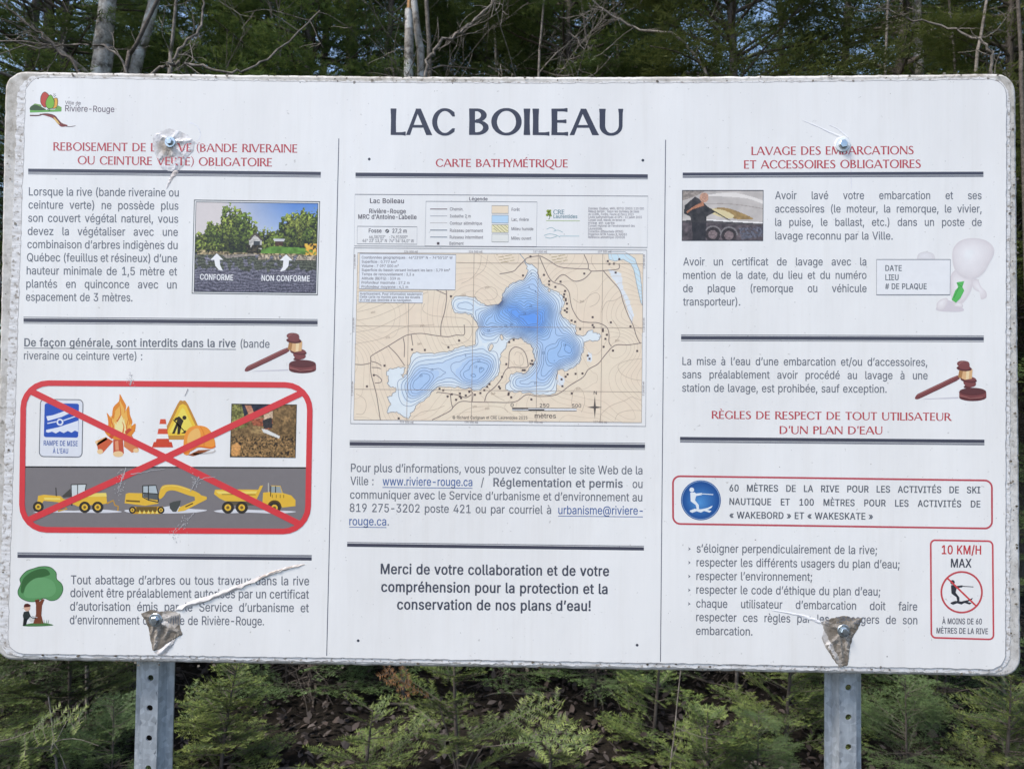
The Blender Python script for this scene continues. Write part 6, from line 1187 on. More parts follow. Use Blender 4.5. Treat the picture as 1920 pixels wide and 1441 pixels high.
# gavels
def gavel(dx, dy, label):
    a = Art()
    T = lambda pts: [(p[0] / 3 + dx, 560 + p[1] / 3 + dy) for p in pts]
    D, Md, Lt = (98, 52, 54), (128, 72, 72), (168, 110, 104)
    a.poly(T([(1440, 405), (1620, 396), (1625, 404), (1420, 410)]), (205, 202, 208), 1)
    a.poly(cr_curve(T([(1378, 404), (1390, 382), (1420, 366), (1500, 328), (1612, 276), (1628, 288), (1618, 302), (1520, 350), (1420, 398), (1392, 409)]), 3, True), Md, 2)
    a.line(T([(1395, 384), (1500, 334), (1612, 281)]), 1.2, Lt, 3)
    a.line(T([(1395, 405), (1500, 358), (1615, 302)]), 1.4, D, 3)
    # block
    a.ell(*T([(1703, 398)])[0], 25.5, 7, D, 2)
    a.poly(T([(1627, 366), (1779, 368), (1780, 398), (1627, 396)]), Md, 2.5)
    a.ell(*T([(1703, 366)])[0], 25, 7.4, D, 3)
    a.ell(*T([(1703, 362)])[0], 22, 5.6, (98, 56, 58), 4)
    a.line(T([(1632, 388), (1690, 404), (1760, 398)]), 1.3, Lt, 4)
    # head
    a.ell(*T([(1684, 334)])[0], 11, 3.6, D, 5, rot=-12)
    a.ell(*T([(1686, 318)])[0], 12, 7.4, Md, 6, rot=12)
    a.ell(*T([(1680, 300)])[0], 15.6, 5.0, D, 7, rot=8)
    a.ell(*T([(1682, 293)])[0], 13.6, 4.4, Md, 8, rot=8)
    a.poly(T([(1629, 236), (1702, 240), (1698, 293), (1660, 300), (1620, 284)]), (222, 178, 130), 9)
    a.poly(T([(1629, 236), (1650, 237), (1640, 292), (1620, 284)]), (176, 128, 82), 10)
    a.poly(T([(1668, 238), (1686, 239), (1680, 296), (1664, 298)]), (240, 210, 165), 10)
    a.ell(*T([(1655, 236)])[0], 14.4, 5, D, 11, rot=5)
    a.ell(*T([(1656, 228)])[0], 11, 4.6, Md, 12, rot=5)
    a.ell(*T([(1650, 212)])[0], 12, 6.4, Md, 13, rot=8)
    a.ell(*T([(1652, 203)])[0], 10.4, 3.6, (128, 76, 76), 14, rot=5)
    a.line(T([(1624, 214), (1632, 204), (1650, 196)]), 1.1, Lt, 15)
    part(a.build('gavel_picture', sign), label)


gavel(0, 0, 'picture of a brown gavel in the left column')
gavel(1255, 52, 'picture of a brown gavel in the right column')

# forbidden works panel
PC = [(40.2, 712.3), (587.6, 716.4), (582.8, 1001), (36.6, 997.3)]
a = Art()
frame(a, PC, 52, 10.6, (214, 66, 72), 13)
pp = part(a.build('red_frame', sign), 'thick red frame around the forbidden works')
a = Art()
a.line([(60, 733.6), (311.5, 857), (565, 983)], 12, (214, 66, 72), 12)
a.line([(569, 735), (311.5, 857), (54, 974.5)], 12, (214, 66, 72), 12.4)
a.build('red_cross', pp)
a = Art()
inn = round_quad(inset_quad(PC, 8), 44, 12)
P = np.array(inn)
yl = lambda x: 874.5 + (x - 48) * 0.0034
a.poly([p for p in P if p[1] > 900][0:0] + [(577, yl(577))] + [tuple(p) for p in P if p[1] > 885] + [(46, yl(46))], (126, 121, 122), 1)
a.line([(46.5, 874.6), (577, 876.4)], 2.6, (34, 34, 36), 2)
a.build('grey_band', pp)
# boat ramp sign
a = Art()
T = A2
c4 = T([(229, 562), (473, 565), (467, 892), (222, 888)])
a.poly(round_quad(c4, 9), (222, 224, 230), 1)
frame(a, c4, 9, 1.7, (108, 110, 116), 2)
B_ = (44, 84, 178)
a.poly(round_quad(T([(255, 587), (448, 589), (443, 780), (250, 777)]), 4), B_, 2)
Wt = (222, 226, 236)
a.poly(T([(264, 660), (300, 654), (410, 616), (414, 634), (380, 650), (350, 664), (272, 686)]), Wt, 3)
a.line(T([(270, 700), (330, 688)]), 2.0, Wt, 3)
a.line(T([(360, 684), (440, 656)]), 2.0, Wt, 3)
a.ell(*T([(341, 693)])[0], 7, 7, B_, 4)
a.ring(*T([(341, 693)])[0], 5, 3, Wt, 5, n=20)
a.poly(T([(264, 736), (330, 722), (444, 684), (443, 748), (425, 740), (405, 752), (385, 742), (362, 754), (340, 744), (318, 756), (296, 746), (275, 752), (262, 748)]), Wt, 3)
a.text('RAMPE DE MISE', 83, 834.6, 146.8, 835.8, 9.4, (66, 94, 160), 'B', 2)
a.text("À L'EAU", 100.2, 849, 128.8, 849.6, 9.2, (66, 94, 160), 'B', 2)
a.build('boat_ramp_pictogram', pp)
# camp fire
a = Art()
for q, c_ in (([(548, 812), (600, 778), (640, 800), (580, 868), (556, 862)], (206, 96, 62)), ([(700, 770), (745, 765), (785, 850), (745, 865), (700, 830)], (214, 130, 84)), ([(640, 790), (695, 790), (700, 870), (640, 870)], (196, 84, 58)), ([(541, 800), (600, 775), (608, 790), (548, 826)], (226, 160, 96)), ([(690, 735), (745, 722), (765, 745), (700, 765)], (200, 92, 62))):
    a.poly(T(q), c_, 2)
for cx_, cy_, rx, ry in ((668, 872, 29, 17), (566, 858, 17, 14), (768, 852, 16, 12), (546, 806, 7, 10)):
    a.ell(*T([(cx_, cy_)])[0], rx / 3, ry / 3, (236, 200, 150), 3)
a.poly(T([(650, 800), (668, 796), (672, 850), (652, 850)]), (226, 150, 110), 3)
fl = [(640, 788), (600, 760), (584, 720), (606, 735), (612, 690), (604, 640), (630, 668), (640, 610), (672, 575), (676, 535), (694, 565), (712, 600), (708, 630), (728, 600), (734, 650), (748, 690), (742, 715), (765, 700), (762, 740), (735, 775), (700, 790)]
a.poly(cr_curve(T(fl), 3, True), (226, 138, 50), 4)
c0 = np.mean(T(fl), 0) + np.array([0, 10])
a.poly(c0 + (cr_curve(T(fl), 3, True) - c0) * np.array([0.72, 0.78]), (240, 180, 88), 5)
a.poly(c0 + np.array([0, 6]) + (cr_curve(T(fl), 3, True) - c0) * np.array([0.45, 0.48]), (250, 222, 160), 6)
for q in ([(620, 760), (640, 720), (630, 680), (652, 640)], [(720, 760), (716, 715), (728, 670)], [(660, 690), (682, 650), (676, 590)], [(690, 770), (700, 720), (690, 690)]):
    a.line(cr_curve(T(q), 4), 3.2, (214, 112, 46), 7, w1=0.6)
a.poly(T([(615, 775), (650, 735), (662, 745), (632, 788)]), (206, 80, 50), 8)
a.poly(T([(705, 745), (730, 725), (745, 735), (712, 765)]), (196, 76, 52), 8)
a.build('campfire_picture', pp)
# warning triangle, cone and helmet
a = Art()
tri = [(1030, 574), (1058, 590), (1130, 745), (1140, 785), (925, 790), (918, 770), (1002, 590)]
a.poly(cr_curve(T(tri), 4, True), (196, 140, 60), 2)
a.poly(T([(1030, 590), (1050, 600), (1126, 766), (932, 768), (1012, 600)]), (236, 196, 66), 3)
a.poly(T([(1030, 612), (1040, 620), (1100, 750), (955, 752), (1020, 622)]), (245, 216, 96), 4)
K_ = (52, 44, 30)
a.ell(*T([(1040, 668)])[0], 4, 4, K_, 5, n=12)
a.poly(T([(985, 672), (1010, 660), (1036, 684), (1024, 712), (1014, 760), (1000, 762), (1002, 715), (985, 758), (970, 758), (992, 704), (1000, 680), (984, 690)]), K_, 5)
a.line(T([(978, 680), (1048, 752)]), 2, K_, 5)
a.poly(T([(1022, 756), (1048, 738), (1056, 756)]), K_, 6)
a.build('works_warning_picture', pp)
a = Art()
a.poly(T([(858, 834), (868, 804), (968, 804), (976, 834)]), (206, 72, 50), 6)
cone = [(905, 676), (934, 676), (956, 812), (878, 812)]
def cone_x(y, s):
    u = (y - 676) / 136
    return (905 - 27 * u) if s < 0 else (934 + 22 * u)
for ya, yb_, c_ in ((676, 704, (214, 84, 58)), (704, 730, (240, 236, 232)), (730, 760, (214, 84, 58)), (760, 786, (240, 236, 232)), (786, 814, (204, 74, 50))):
    a.poly(T([(cone_x(ya, -1), ya), (cone_x(ya, 1), ya), (cone_x(yb_, 1), yb_), (cone_x(yb_, -1), yb_)]), c_, 7)
a.build('traffic_cone_picture', pp)
a = Art()
hel = [(1034, 842), (1040, 770), (1066, 726), (1112, 712), (1165, 722), (1200, 765), (1214, 825), (1190, 838), (1120, 828), (1080, 850), (1060, 878), (1036, 870)]
a.poly(cr_curve(T(hel), 4, True), (238, 150, 62), 7)
a.poly(cr_curve(T([(1060, 770), (1085, 738), (1120, 730), (1130, 780), (1090, 810), (1058, 812)]), 4, True), (248, 184, 106), 8)
a.line(cr_curve(T([(1036, 868), (1080, 850), (1120, 830), (1190, 838), (1214, 826)]), 4), 3.0, (222, 118, 44), 9)
a.line(cr_curve(T([(1128, 716), (1150, 760), (1150, 826)]), 4), 1.6, (222, 128, 50), 9)
a.line(cr_curve(T([(1090, 872), (1150, 868), (1200, 862), (1214, 850)]), 4), 3.0, (196, 190, 186), 6)
a.poly(T([(1060, 878), (1120, 850), (1190, 846), (1140, 868), (1090, 884)]), (150, 84, 50), 6)
a.build('helmet_picture', pp)


# yellow machines
Y1, Y2, Y3 = (226, 182, 66), (198, 148, 46), (246, 212, 110)
BK = (56, 52, 48)


def wheel(a, x, y, r, l=6):
    p = T([(x, y)])[0]
    a.ell(*p, r / 3, r / 3, BK, l, n=18)
    a.ell(*p, r / 5.4, r / 5.4, Y1, l + 1, n=14)
    a.ell(*p, r / 11, r / 11, (120, 96, 50), l + 2, n=10)


snow = lambda a, q: a.poly(cr_curve(T(q), 3, True), (214, 214, 218), 2)
a = Art()
snow(a, [(190, 1200), (300, 1185), (420, 1190), (560, 1182), (690, 1195), (600, 1202), (430, 1200), (330, 1200)])
a.poly(T([(218, 1106), (252, 1100), (345, 1108), (362, 1125), (404, 1128), (404, 1152), (345, 1150), (330, 1142), (250, 1134), (240, 1150), (214, 1140)]), Y1, 3)
a.poly(T([(250, 1116), (340, 1118), (345, 1130), (255, 1128)]), Y3, 4)
a.line(T([(318, 1060), (320, 1108)]), 1.8, BK, 4)
a.poly(T([(402, 1044), (490, 1041), (478, 1118), (404, 1118)]), (206, 212, 212), 4)
for q in ([(402, 1044), (490, 1041)], [(404, 1044), (406, 1118)], [(488, 1043), (476, 1118)], [(440, 1043), (440, 1118)]):
    a.line(T(q), 1.5, BK, 5)
a.poly(T([(352, 1108), (400, 1065), (404, 1112), (362, 1116)]), (76, 74, 70), 4)
a.poly(T([(405, 1116), (480, 1116), (500, 1092), (600, 1090), (606, 1150), (560, 1155), (440, 1165), (405, 1150)]), Y1, 4)
a.poly(T([(500, 1092), (600, 1090), (604, 1110), (492, 1112)]), Y3, 5)
a.line(T([(604, 1150), (640, 1132), (650, 1160), (668, 1165), (666, 1190)]), 2.4, Y2, 4)
a.line(T([(345, 1150), (380, 1180), (330, 1192)]), 3, Y2, 4)
a.line(T([(405, 1120), (408, 1162)]), 2.2, BK, 5)
for x, y, r_ in ((219, 1168, 30), (480, 1170, 32), (553, 1170, 32)):
    wheel(a, x, y, r_)
a.build('grader_picture', pp)
a = Art()
snow(a, [(706, 1186), (800, 1180), (930, 1168), (985, 1160), (1060, 1178), (1168, 1186), (1100, 1200), (960, 1205), (850, 1204), (730, 1200)])
a.poly(T([(710, 1096), (726, 1090), (804, 1092), (806, 1114), (840, 1120), (892, 1124), (894, 1150), (820, 1162), (704, 1148)]), Y1, 3)
a.line(T([(712, 1134), (790, 1138)]), 3.2, (116, 90, 40), 4)
a.poly(T([(806, 1048), (880, 1046), (893, 1098), (892, 1128), (806, 1114)]), (176, 186, 190), 4)
for q in ([(806, 1050), (880, 1047), (893, 1096), (893, 1140)], [(806, 1048), (806, 1114), (838, 1130), (893, 1142)], [(838, 1050), (838, 1128)], [(806, 1090), (890, 1096)]):
    a.line(T(q), 2.0, (62, 62, 60), 5)
a.poly(T([(810, 1090), (890, 1098), (890, 1130), (840, 1124), (810, 1112)]), (92, 96, 98), 4.5)
a.poly(cr_curve(T([(896, 1112), (906, 1066), (930, 1046), (1000, 1046), (1080, 1072), (1130, 1098), (1120, 1112), (1070, 1106), (990, 1078), (945, 1080), (924, 1108), (905, 1124)]), 3, True), Y1, 5)
a.line(cr_curve(T([(912, 1068), (935, 1052), (1000, 1052), (1080, 1078)]), 3), 1.2, Y3, 6)
a.poly(T([(1094, 1092), (1166, 1112), (1166, 1126), (1040, 1190), (1002, 1195), (1010, 1172), (1100, 1132)]), Y1, 6)
a.line(T([(1046, 1168), (1088, 1148)]), 2.4, (108, 84, 40), 7)
a.poly(T([(956, 1148), (980, 1138), (1020, 1132), (1014, 1160), (994, 1196), (975, 1196), (958, 1176)]), (78, 80, 78), 7)
a.poly(T([(735, 1168), (920, 1166), (928, 1190), (905, 1208), (750, 1208), (730, 1192)]), Y2, 4)
a.poly(T([(770, 1168), (885, 1168), (885, 1196), (768, 1196)]), (110, 88, 44), 5)
for i in range(5):
    x = 790 + i * 24
    a.poly(T([(x - 9, 1206), (x, 1186), (x + 9, 1206)]), Y3, 6)
for x in (748, 908):
    wheel(a, x, 1186, 20, 6)
a.build('excavator_picture', pp)
a = Art()
snow(a, [(1205, 1192), (1300, 1180), (1440, 1186), (1600, 1190), (1668, 1196), (1560, 1206), (1400, 1200), (1280, 1204)])
a.poly(T([(1212, 1072), (1300, 1070), (1455, 1072), (1464, 1050), (1482, 1048), (1440, 1138), (1270, 1136), (1236, 1120), (1206, 1096)]), Y1, 3)
a.poly(T([(1215, 1080), (1450, 1080), (1440, 1094), (1232, 1096)]), Y3, 4)
a.line(T([(1250, 1098), (1440, 1100)]), 1.4, (150, 114, 44), 5)
a.poly(T([(1280, 1136), (1470, 1140), (1470, 1160), (1290, 1160)]), (96, 88, 70), 3)
a.poly(T([(1482, 1088), (1522, 1084), (1526, 1048), (1580, 1050), (1592, 1090), (1640, 1104), (1664, 1130), (1664, 1164), (1590, 1172), (1570, 1140), (1520, 1138), (1506, 1162), (1478, 1150)]), Y1, 4)
a.poly(T([(1526, 1052), (1578, 1054), (1588, 1090), (1526, 1088)]), (150, 160, 160), 5)
a.line(T([(1552, 1052), (1552, 1088)]), 1.8, BK, 6)
a.line(T([(1526, 1050), (1524, 1110)]), 1.6, BK, 6)
a.line(T([(1512, 1034), (1512, 1086)]), 1.8, (190, 186, 170), 5)
for x in (1534, 1556, 1578, 1598):
    a.line(T([(x, 1100), (x, 1118)]), 1.1, (120, 92, 40), 6)
a.ell(*T([(1546, 1166)])[0], 13, 12, (90, 72, 40), 4.5, n=18)
for x, y, r_ in ((1284, 1172, 34), (1362, 1172, 34), (1546, 1174, 34)):
    wheel(a, x, y, r_)
a.build('dump_truck_picture', pp)

# tree cutting drawing
a = Art()
T = A3
crown = [(104, 440), (120, 400), (116, 370), (150, 330), (190, 314), (235, 302), (285, 306), (318, 335), (322, 372), (350, 400), (356, 440), (330, 482), (290, 494), (250, 480), (220, 494), (180, 500), (140, 490), (112, 470)]
a.poly(cr_curve(T(crown), 4, True), (94, 148, 96), 2)
a.poly(cr_curve(T([(120, 440), (130, 380), (160, 345), (210, 320), (260, 316), (285, 345), (250, 360), (190, 375), (150, 410), (135, 450)]), 4, True), (62, 104, 62), 3)
a.poly(cr_curve(T([(140, 452), (160, 400), (205, 368), (260, 366), (305, 390), (318, 440), (290, 470), (240, 476), (190, 480), (150, 476)]), 4, True), (106, 160, 108), 4)
a.line(cr_curve(T(crown), 4, True), 1.0, (48, 84, 50), 5, closed=True)
a.poly(T([(200, 490), (222, 484), (226, 500), (240, 484), (254, 486), (240, 520), (236, 575), (248, 622), (190, 622), (206, 570), (206, 520)]), (122, 70, 52), 5)
a.poly(cr_curve(T([(130, 634), (180, 620), (250, 618), (304, 630), (260, 636), (180, 638)]), 3, True), (82, 122, 74), 4)
for x in (240, 252, 264, 272):
    a.line(T([(x, 624), (x + (x - 256) * 0.4, 600)]), 1.2, (78, 126, 70), 6, w1=0.4)
a.ell(*T([(156, 532)])[0], 6, 7, (214, 172, 148), 6)
a.poly(cr_curve(T([(138, 530), (142, 514), (160, 510), (176, 520), (168, 528), (150, 530)]), 3, True), (88, 44, 40), 7)
a.poly(T([(138, 556), (166, 552), (176, 580), (160, 600), (136, 598), (132, 575)]), (52, 58, 58), 6)
a.poly(T([(136, 596), (158, 596), (150, 632), (132, 634)]), (42, 44, 46), 6)
a.line(T([(158, 572), (186, 590), (206, 592)]), 1.6, (60, 62, 62), 7)
a.line(T([(184, 580), (214, 588)]), 1.6, (190, 190, 190), 8)
a.ell(*T([(182, 600)])[0], 5, 4, (206, 204, 200), 4)
part(a.build('tree_cutting_drawing', sign), 'drawing of a child sawing a round green tree')

# card and white figure with a green tie
T = lambda pts: [(1240 + p[0] / 2.8235, 120 + p[1] / 2.8235) for p in pts]
a = Art()


def ball(pts, l, hi=(238, 234, 234), lo=(218, 210, 211), steps=7, off=(-0.25, -0.3)):
    P = cr_curve(T(pts), 5, True)
    c0 = P.mean(0)
    ext = (P.max(0) - P.min(0)) / 2
    for i in range(steps):
        u = i / (steps - 1)
        s = (1 - u) ** 0.6 if i < steps - 1 else 0.12
        s = 1 - 0.88 * u
        o = np.array(off) * ext * (1 - s) * 0.7
        a.poly(c0 + o + (P - c0) * s, tuple(np.array(lo) * (1 - u ** 0.7) + np.array(hi) * u ** 0.7), l + i * 0.25)


a.poly(cr_curve(T([(1450, 1300), (1500, 1250), (1560, 1270), (1600, 1305), (1530, 1312)]), 4, True), (214, 206, 210), 1)
ball([(1350, 1030), (1360, 1005), (1395, 994), (1435, 1004), (1447, 1030), (1440, 1040), (1356, 1040)], 1, (230, 228, 230), (218, 214, 215), 4)
ball([(1640, 1150), (1670, 1140), (1690, 1180), (1715, 1205), (1718, 1235), (1690, 1246), (1684, 1212), (1650, 1190)], 1)
ball([(1530, 1120), (1570, 1090), (1640, 1130), (1640, 1190), (1600, 1260), (1550, 1282), (1530, 1220)], 2)
ball([(1455, 1270), (1480, 1245), (1510, 1240), (1512, 1265), (1490, 1300), (1462, 1302)], 2)
ball([(1548, 1282), (1560, 1262), (1590, 1270), (1590, 1288)], 2.5)
ball([(1538, 1040), (1540, 985), (1568, 945), (1615, 925), (1670, 924), (1720, 938), (1754, 970), (1756, 1010), (1732, 1058), (1702, 1108), (1650, 1140), (1600, 1134), (1562, 1108), (1545, 1075)], 4, (240, 237, 237), (218, 211, 212), 10)
a.poly(T([(1560, 1156), (1600, 1150), (1590, 1180), (1600, 1200), (1580, 1240), (1556, 1264), (1534, 1248), (1552, 1200), (1568, 1182)]), (92, 186, 92), 9)
a.line(T([(1560, 1160), (1588, 1180), (1570, 1186), (1545, 1240)]), 1.2, (64, 140, 70), 9.5)
fig = part(a.build('figure_picture', sign), 'plain white rounded figure with a green tie')
a = Art()
c4 = T([(1137, 1036), (1527, 1036), (1525, 1222), (1136, 1222)])
a.poly(c4, (233, 233, 234), 7)
a.line(c4, 1.5, (120, 122, 130), 8, closed=True)
a.text('DATE', 1659, 508.2, 1689.8, 508.2, 10.6, (104, 108, 114), 'B', 9)
a.text('LIEU', 1659, 525.5, 1683.8, 525.5, 10.6, (104, 108, 114), 'B', 9)
a.text('# DE PLAQUE', 1658.6, 542.3, 1736.5, 542.3, 10.6, (104, 108, 114), 'B', 9)
a.build('washing_card', fig)

# ski distance box
a = Art()
frame(a, [(1259.6, 890.2), (1860.2, 898.4), (1860.6, 991.6), (1260, 982.8)], 15, 3.4, (190, 80, 90), 3)
sb = part(a.build('ski_distance_box', sign), 'red outlined box on water ski distances')
a = Art()
TXB = (98, 102, 110)
a.text("60 MÈTRES DE LA RIVE POUR LES ACTIVITÉS DE SKI", 1367, 920.2, 1836.8, 924, 12.4, TXB, 'B', xs=0.84)
a.text("NAUTIQUE ET 100 MÈTRES POUR LES ACTIVITÉS DE", 1367, 945.4, 1837, 950.3, 12.4, TXB, 'B', xs=0.84)
a.text("« WAKEBORD » ET « WAKESKATE »", 1367, 970.8, 1636, 973.3, 12.4, TXB, 'B')
a.build('paragraph', sb)
a = Art()
cx_, cy_ = 1313.7, 937
for i in range(12):
    u = i / 11
    a.ell(cx_ - 3 * u, cy_ + 5 * u, 37.4 * (1 - 0.9 * u), 37.4 * (1 - 0.9 * u), tuple(np.array((38, 78, 142)) * (1 - u) + np.array((84, 146, 206)) * u), 3 + i * 0.2, n=44)
a.ring(cx_, cy_, 35.4, 1.1, (140, 170, 205), 6)


def skier(a, ox, oy, s, col, lay):
    """towed skier facing right, rope out front, board and waves below"""
    q = lambda pts: [(ox + p[0] * s, oy + p[1] * s) for p in pts]
    p = q([(-17, -19.5)])[0]
    a.ell(*p, 4.4 * s, 4.4 * s, col, lay, n=14)
    a.poly(q([(-20, -14), (-12, -15), (-9, -12.5), (2, -13.8), (2, -10), (-9, -8), (-11, 0), (-4, 9), (-3.5, 16.5), (-8, 16.5), (-9.5, 9), (-19, 2)]), col, lay)
    a.line(q([(1, -12), (23, -10.6)]), 1.5 * s, col, lay)
    a.poly(q([(-20, 19), (-12, 16), (0, 17), (12, 14.5), (22, 10), (20, 14), (12, 18), (20, 20), (16, 23), (6, 20), (0, 23), (-8, 20.5), (-16, 23.5), (-21, 21)]), col, lay)


skier(a, cx_, cy_, 1.0, (226, 232, 240), 7)
a.build('ski_pictogram', sb)

# speed limit plate
a = Art()
frame(a, [(1742.4, 1010), (1861.6, 1012), (1863.2, 1199), (1743.6, 1195.6)], 10, 3.2, (200, 82, 90), 3)
kp = part(a.build('speed_limit_box', sign), 'red outlined speed limit box with a barred skier')
a = Art()
a.text('10 KM/H', 1764.7, 1037.6, 1838.5, 1038.2, 16.4, (196, 66, 72), 'B')
a.build('speed_limit_text', kp)
a = Art()
a.text('MAX', 1781.7, 1062.4, 1820.4, 1062.8, 16, (72, 74, 84), 'B')
a.build('speed_limit_text', kp)
a = Art()
a.text('À MOINS DE 60', 1765.4, 1168.4, 1839.9, 1169, 10.6, (92, 92, 102), 'B')
a.text('MÈTRES DE LA RIVE', 1754.8, 1185.8, 1851.2, 1187.4, 10.6, (92, 92, 102), 'B')
a.build('speed_limit_text', kp)
a = Art()
skier(a, 1801.5, 1109.5, 0.98, (58, 60, 66), 2)
a.ring(1801.9, 1109, 38, 3.4, (196, 80, 86), 4)
a.line([(1774.5, 1082), (1830.5, 1136)], 3.2, (206, 78, 80), 5)
a.build('barred_skier', kp)
# ------------------------------------------------------------------ print: the lake map and three photographs
def field(ny, nx, cell, seed, octaves=3):
    """smooth value noise 0..1"""
    r_ = np.random.default_rng(seed)
    out = np.zeros((ny, nx)); amp = 1; tot = 0
    for o in range(octaves):
        c = max(cell / 2 ** o, 1)
        gy, gx = int(ny / c) + 3, int(nx / c) + 3
        g = r_.random((gy, gx))
        y = np.arange(ny) / c; x = np.arange(nx) / c
        y0 = y.astype(int); x0 = x.astype(int)
        fy = (y - y0)[:, None]; fx = (x - x0)[None]
        fy = fy * fy * (3 - 2 * fy); fx = fx * fx * (3 - 2 * fx)
        v = g[np.ix_(y0, x0)] * (1 - fy) * (1 - fx) + g[np.ix_(y0, x0 + 1)] * (1 - fy) * fx + g[np.ix_(y0 + 1, x0)] * fy * (1 - fx) + g[np.ix_(y0 + 1, x0 + 1)] * fy * fx
        out += v * amp; tot += amp; amp *= 0.55
    return out / tot


def picture(art, quad, img, layer, mask=None):
    """raster of colours printed inside a quad (TL, TR, BR, BL)"""
    ny, nx = img.shape[:2]
    q = np.array(quad, float)
    u = np.linspace(0, 1, nx + 1)[None, :, None]
    v = np.linspace(0, 1, ny + 1)[:, None, None]
    P = (q[0] * (1 - u) + q[1] * u) * (1 - v) + (q[3] * (1 - u) + q[2] * u) * v
    i = np.arange(ny)[:, None] * (nx + 1) + np.arange(nx)[None]
    F = np.stack([i, i + 1, i + nx + 2, i, i + nx + 2, i + nx + 1], -1).reshape(-1, 2, 3)
    C = img.reshape(-1, 3)
    if mask is not None:
        k = mask.ravel()
        F, C = F[k], C[k]
    art.tris(P.reshape(-1, 2), F.reshape(-1, 3), np.repeat(C, 2, axis=0), layer)


def grids(nx, ny):
    x = (np.arange(nx) + 0.5) / nx
    y = (np.arange(ny) + 0.5) / ny
    return np.meshgrid(x, y)


def put(img, m, col, var=None, amt=0.0):
    c = np.array(col, float)
    if var is None:
        img[m] = c
    else:
        img[m] = (c[None] * (1 + (var[m][:, None] - 0.5) * amt))


# 1. the lakeside photograph
nx, ny = 190, 140
X, Y = grids(nx, ny)
img = np.zeros((ny, nx, 3))
g = np.clip((X - 0.2) / 0.6, 0, 1)[..., None]
img[:] = np.array((216, 208, 206)) * (1 - g) + (np.array((96, 138, 206)) * (1 - Y[..., None] * 1.6) + np.array((214, 224, 238)) * Y[..., None] * 1.6) * g
fine, mid_, big = field(ny, nx, 2.2, 1, 1), field(ny, nx, 6, 2, 3), field(ny, nx, 20, 3)
speck = np.random.default_rng(4).random((ny, nx))


def bush(cx, cy, rx, ry, col, rag=0.9, amt=1.0):
    d = ((X - cx) / rx) ** 2 + ((Y - cy) / ry) ** 2
    m = d < 1.05 + (mid_ - 0.5) * 2.2 * rag + (fine - 0.5) * 1.1 * rag
    sh = np.clip((fine * 0.5 + mid_ * 0.35 + speck * 0.3) * 1.7 - 0.42, 0.12, 1.25)
    light = 0.85 + 0.35 * np.clip((cy - Y) / ry + 0.4 * (X - cx) / rx, -1, 1)
    img[m] = (np.array(col)[None] + np.array((26, 24, 12))) * (sh * light)[m][:, None] + 8


put(img, (Y > 0.40 + 0.06 * (mid_ - 0.5)) & (Y < 0.58), (52, 66, 30), fine, 1.2)
tr_ = np.random.default_rng(17)
SKY_X, SKY_Y = [0, 0.1, 0.13, 0.2, 0.24, 0.36, 0.46, 0.5, 0.68, 0.74, 0.85, 1.0], [0.32, 0.28, 0.2, 0.24, 0.05, 0.04, 0.14, 0.3, 0.26, 0.1, 0.03, 0.06]
for layer, (n_, yo) in enumerate(((26, 0.0), (30, 0.08), (26, 0.18))):
    for cx in tr_.permutation(np.linspace(0.0, 1.0, n_)):
        top = np.interp(cx, SKY_X, SKY_Y) + yo + tr_.uniform(0, 0.06)
        ry = max(0.05, (0.54 - top) / 2)
        g_ = tr_.uniform(0, 1)
        bush(cx, top + ry, tr_.uniform(0.028, 0.05), ry, (82 + 44 * g_, 108 + 30 * g_, 40 + 18 * g_), 0.7)
put(img, inside([(0.44, 0.42), (0.49, 0.34), (0.55, 0.42), (0.55, 0.52), (0.44, 0.5)], X, Y), (196, 192, 186), fine, 0.3)
put(img, inside([(0.43, 0.42), (0.49, 0.33), (0.56, 0.42), (0.54, 0.42), (0.49, 0.36), (0.45, 0.42)], X, Y), (90, 80, 74))
put(img, inside([(0.48, 0.43), (0.53, 0.43), (0.53, 0.48), (0.48, 0.48)], X, Y), (70, 74, 78))
put(img, inside([(0.64, 0.4), (0.74, 0.4), (0.73, 0.43), (0.65, 0.43)], X, Y), (206, 206, 208))
put(img, inside([(0.66, 0.43), (0.72, 0.43), (0.72, 0.48), (0.66, 0.48)], X, Y), (84, 62, 50), fine, 0.5)
put(img, inside([(0.55, 0.52), (0.65, 0.485), (0.92, 0.5), (1, 0.55), (1, 0.6), (0.5, 0.6)], X, Y), (98, 140, 58), mid_, 0.6)
put(img, inside([(0.0, 0.53), (0.2, 0.55), (0.5, 0.56), (1.0, 0.57), (1, 0.63), (0.5, 0.61), (0.25, 0.62), (0, 0.58)], X, Y) & (mid_ > 0.3), (140, 126, 96), fine, 1.3)
put(img, (X > 0.9) & (Y > 0.45) & (Y < 0.58) & (fine > 0.45), (196, 150, 60), fine, 0.8)
put(img, inside([(0.42, 0.47), (0.55, 0.47), (0.54, 0.56), (0.42, 0.57)], X, Y) & (mid_ > 0.42), (58, 52, 40), fine, 1)
yw = 0.585 + 0.02 * (mid_ - 0.5)
wv = field(ny, nx, 2, 9, 2) * 0.6 + 0.4 * np.sin(Y * 190 + 6 * big * 3) * 0.5 + 0.2
mw_ = Y > yw
img[mw_] = (np.array((118, 116, 122))[None] * (0.4 + 0.9 * wv[mw_] + 0.35 * (speck[mw_] - 0.5))[:, None]) * (1.1 - 0.5 * (Y[mw_] - 0.58))[:, None] + np.array((4, 4, 14)) * Y[mw_][:, None]
refl = mw_ & (Y < 0.74 + 0.1 * (mid_ - 0.5)) & (mid_ > 0.38)
img[refl] = img[refl] * np.array((0.74, 0.78, 0.6))
put(img, inside([(0.22, 0.59), (0.5, 0.57), (0.52, 0.585), (0.26, 0.625)], X, Y), (150, 140, 130), fine, 0.5)
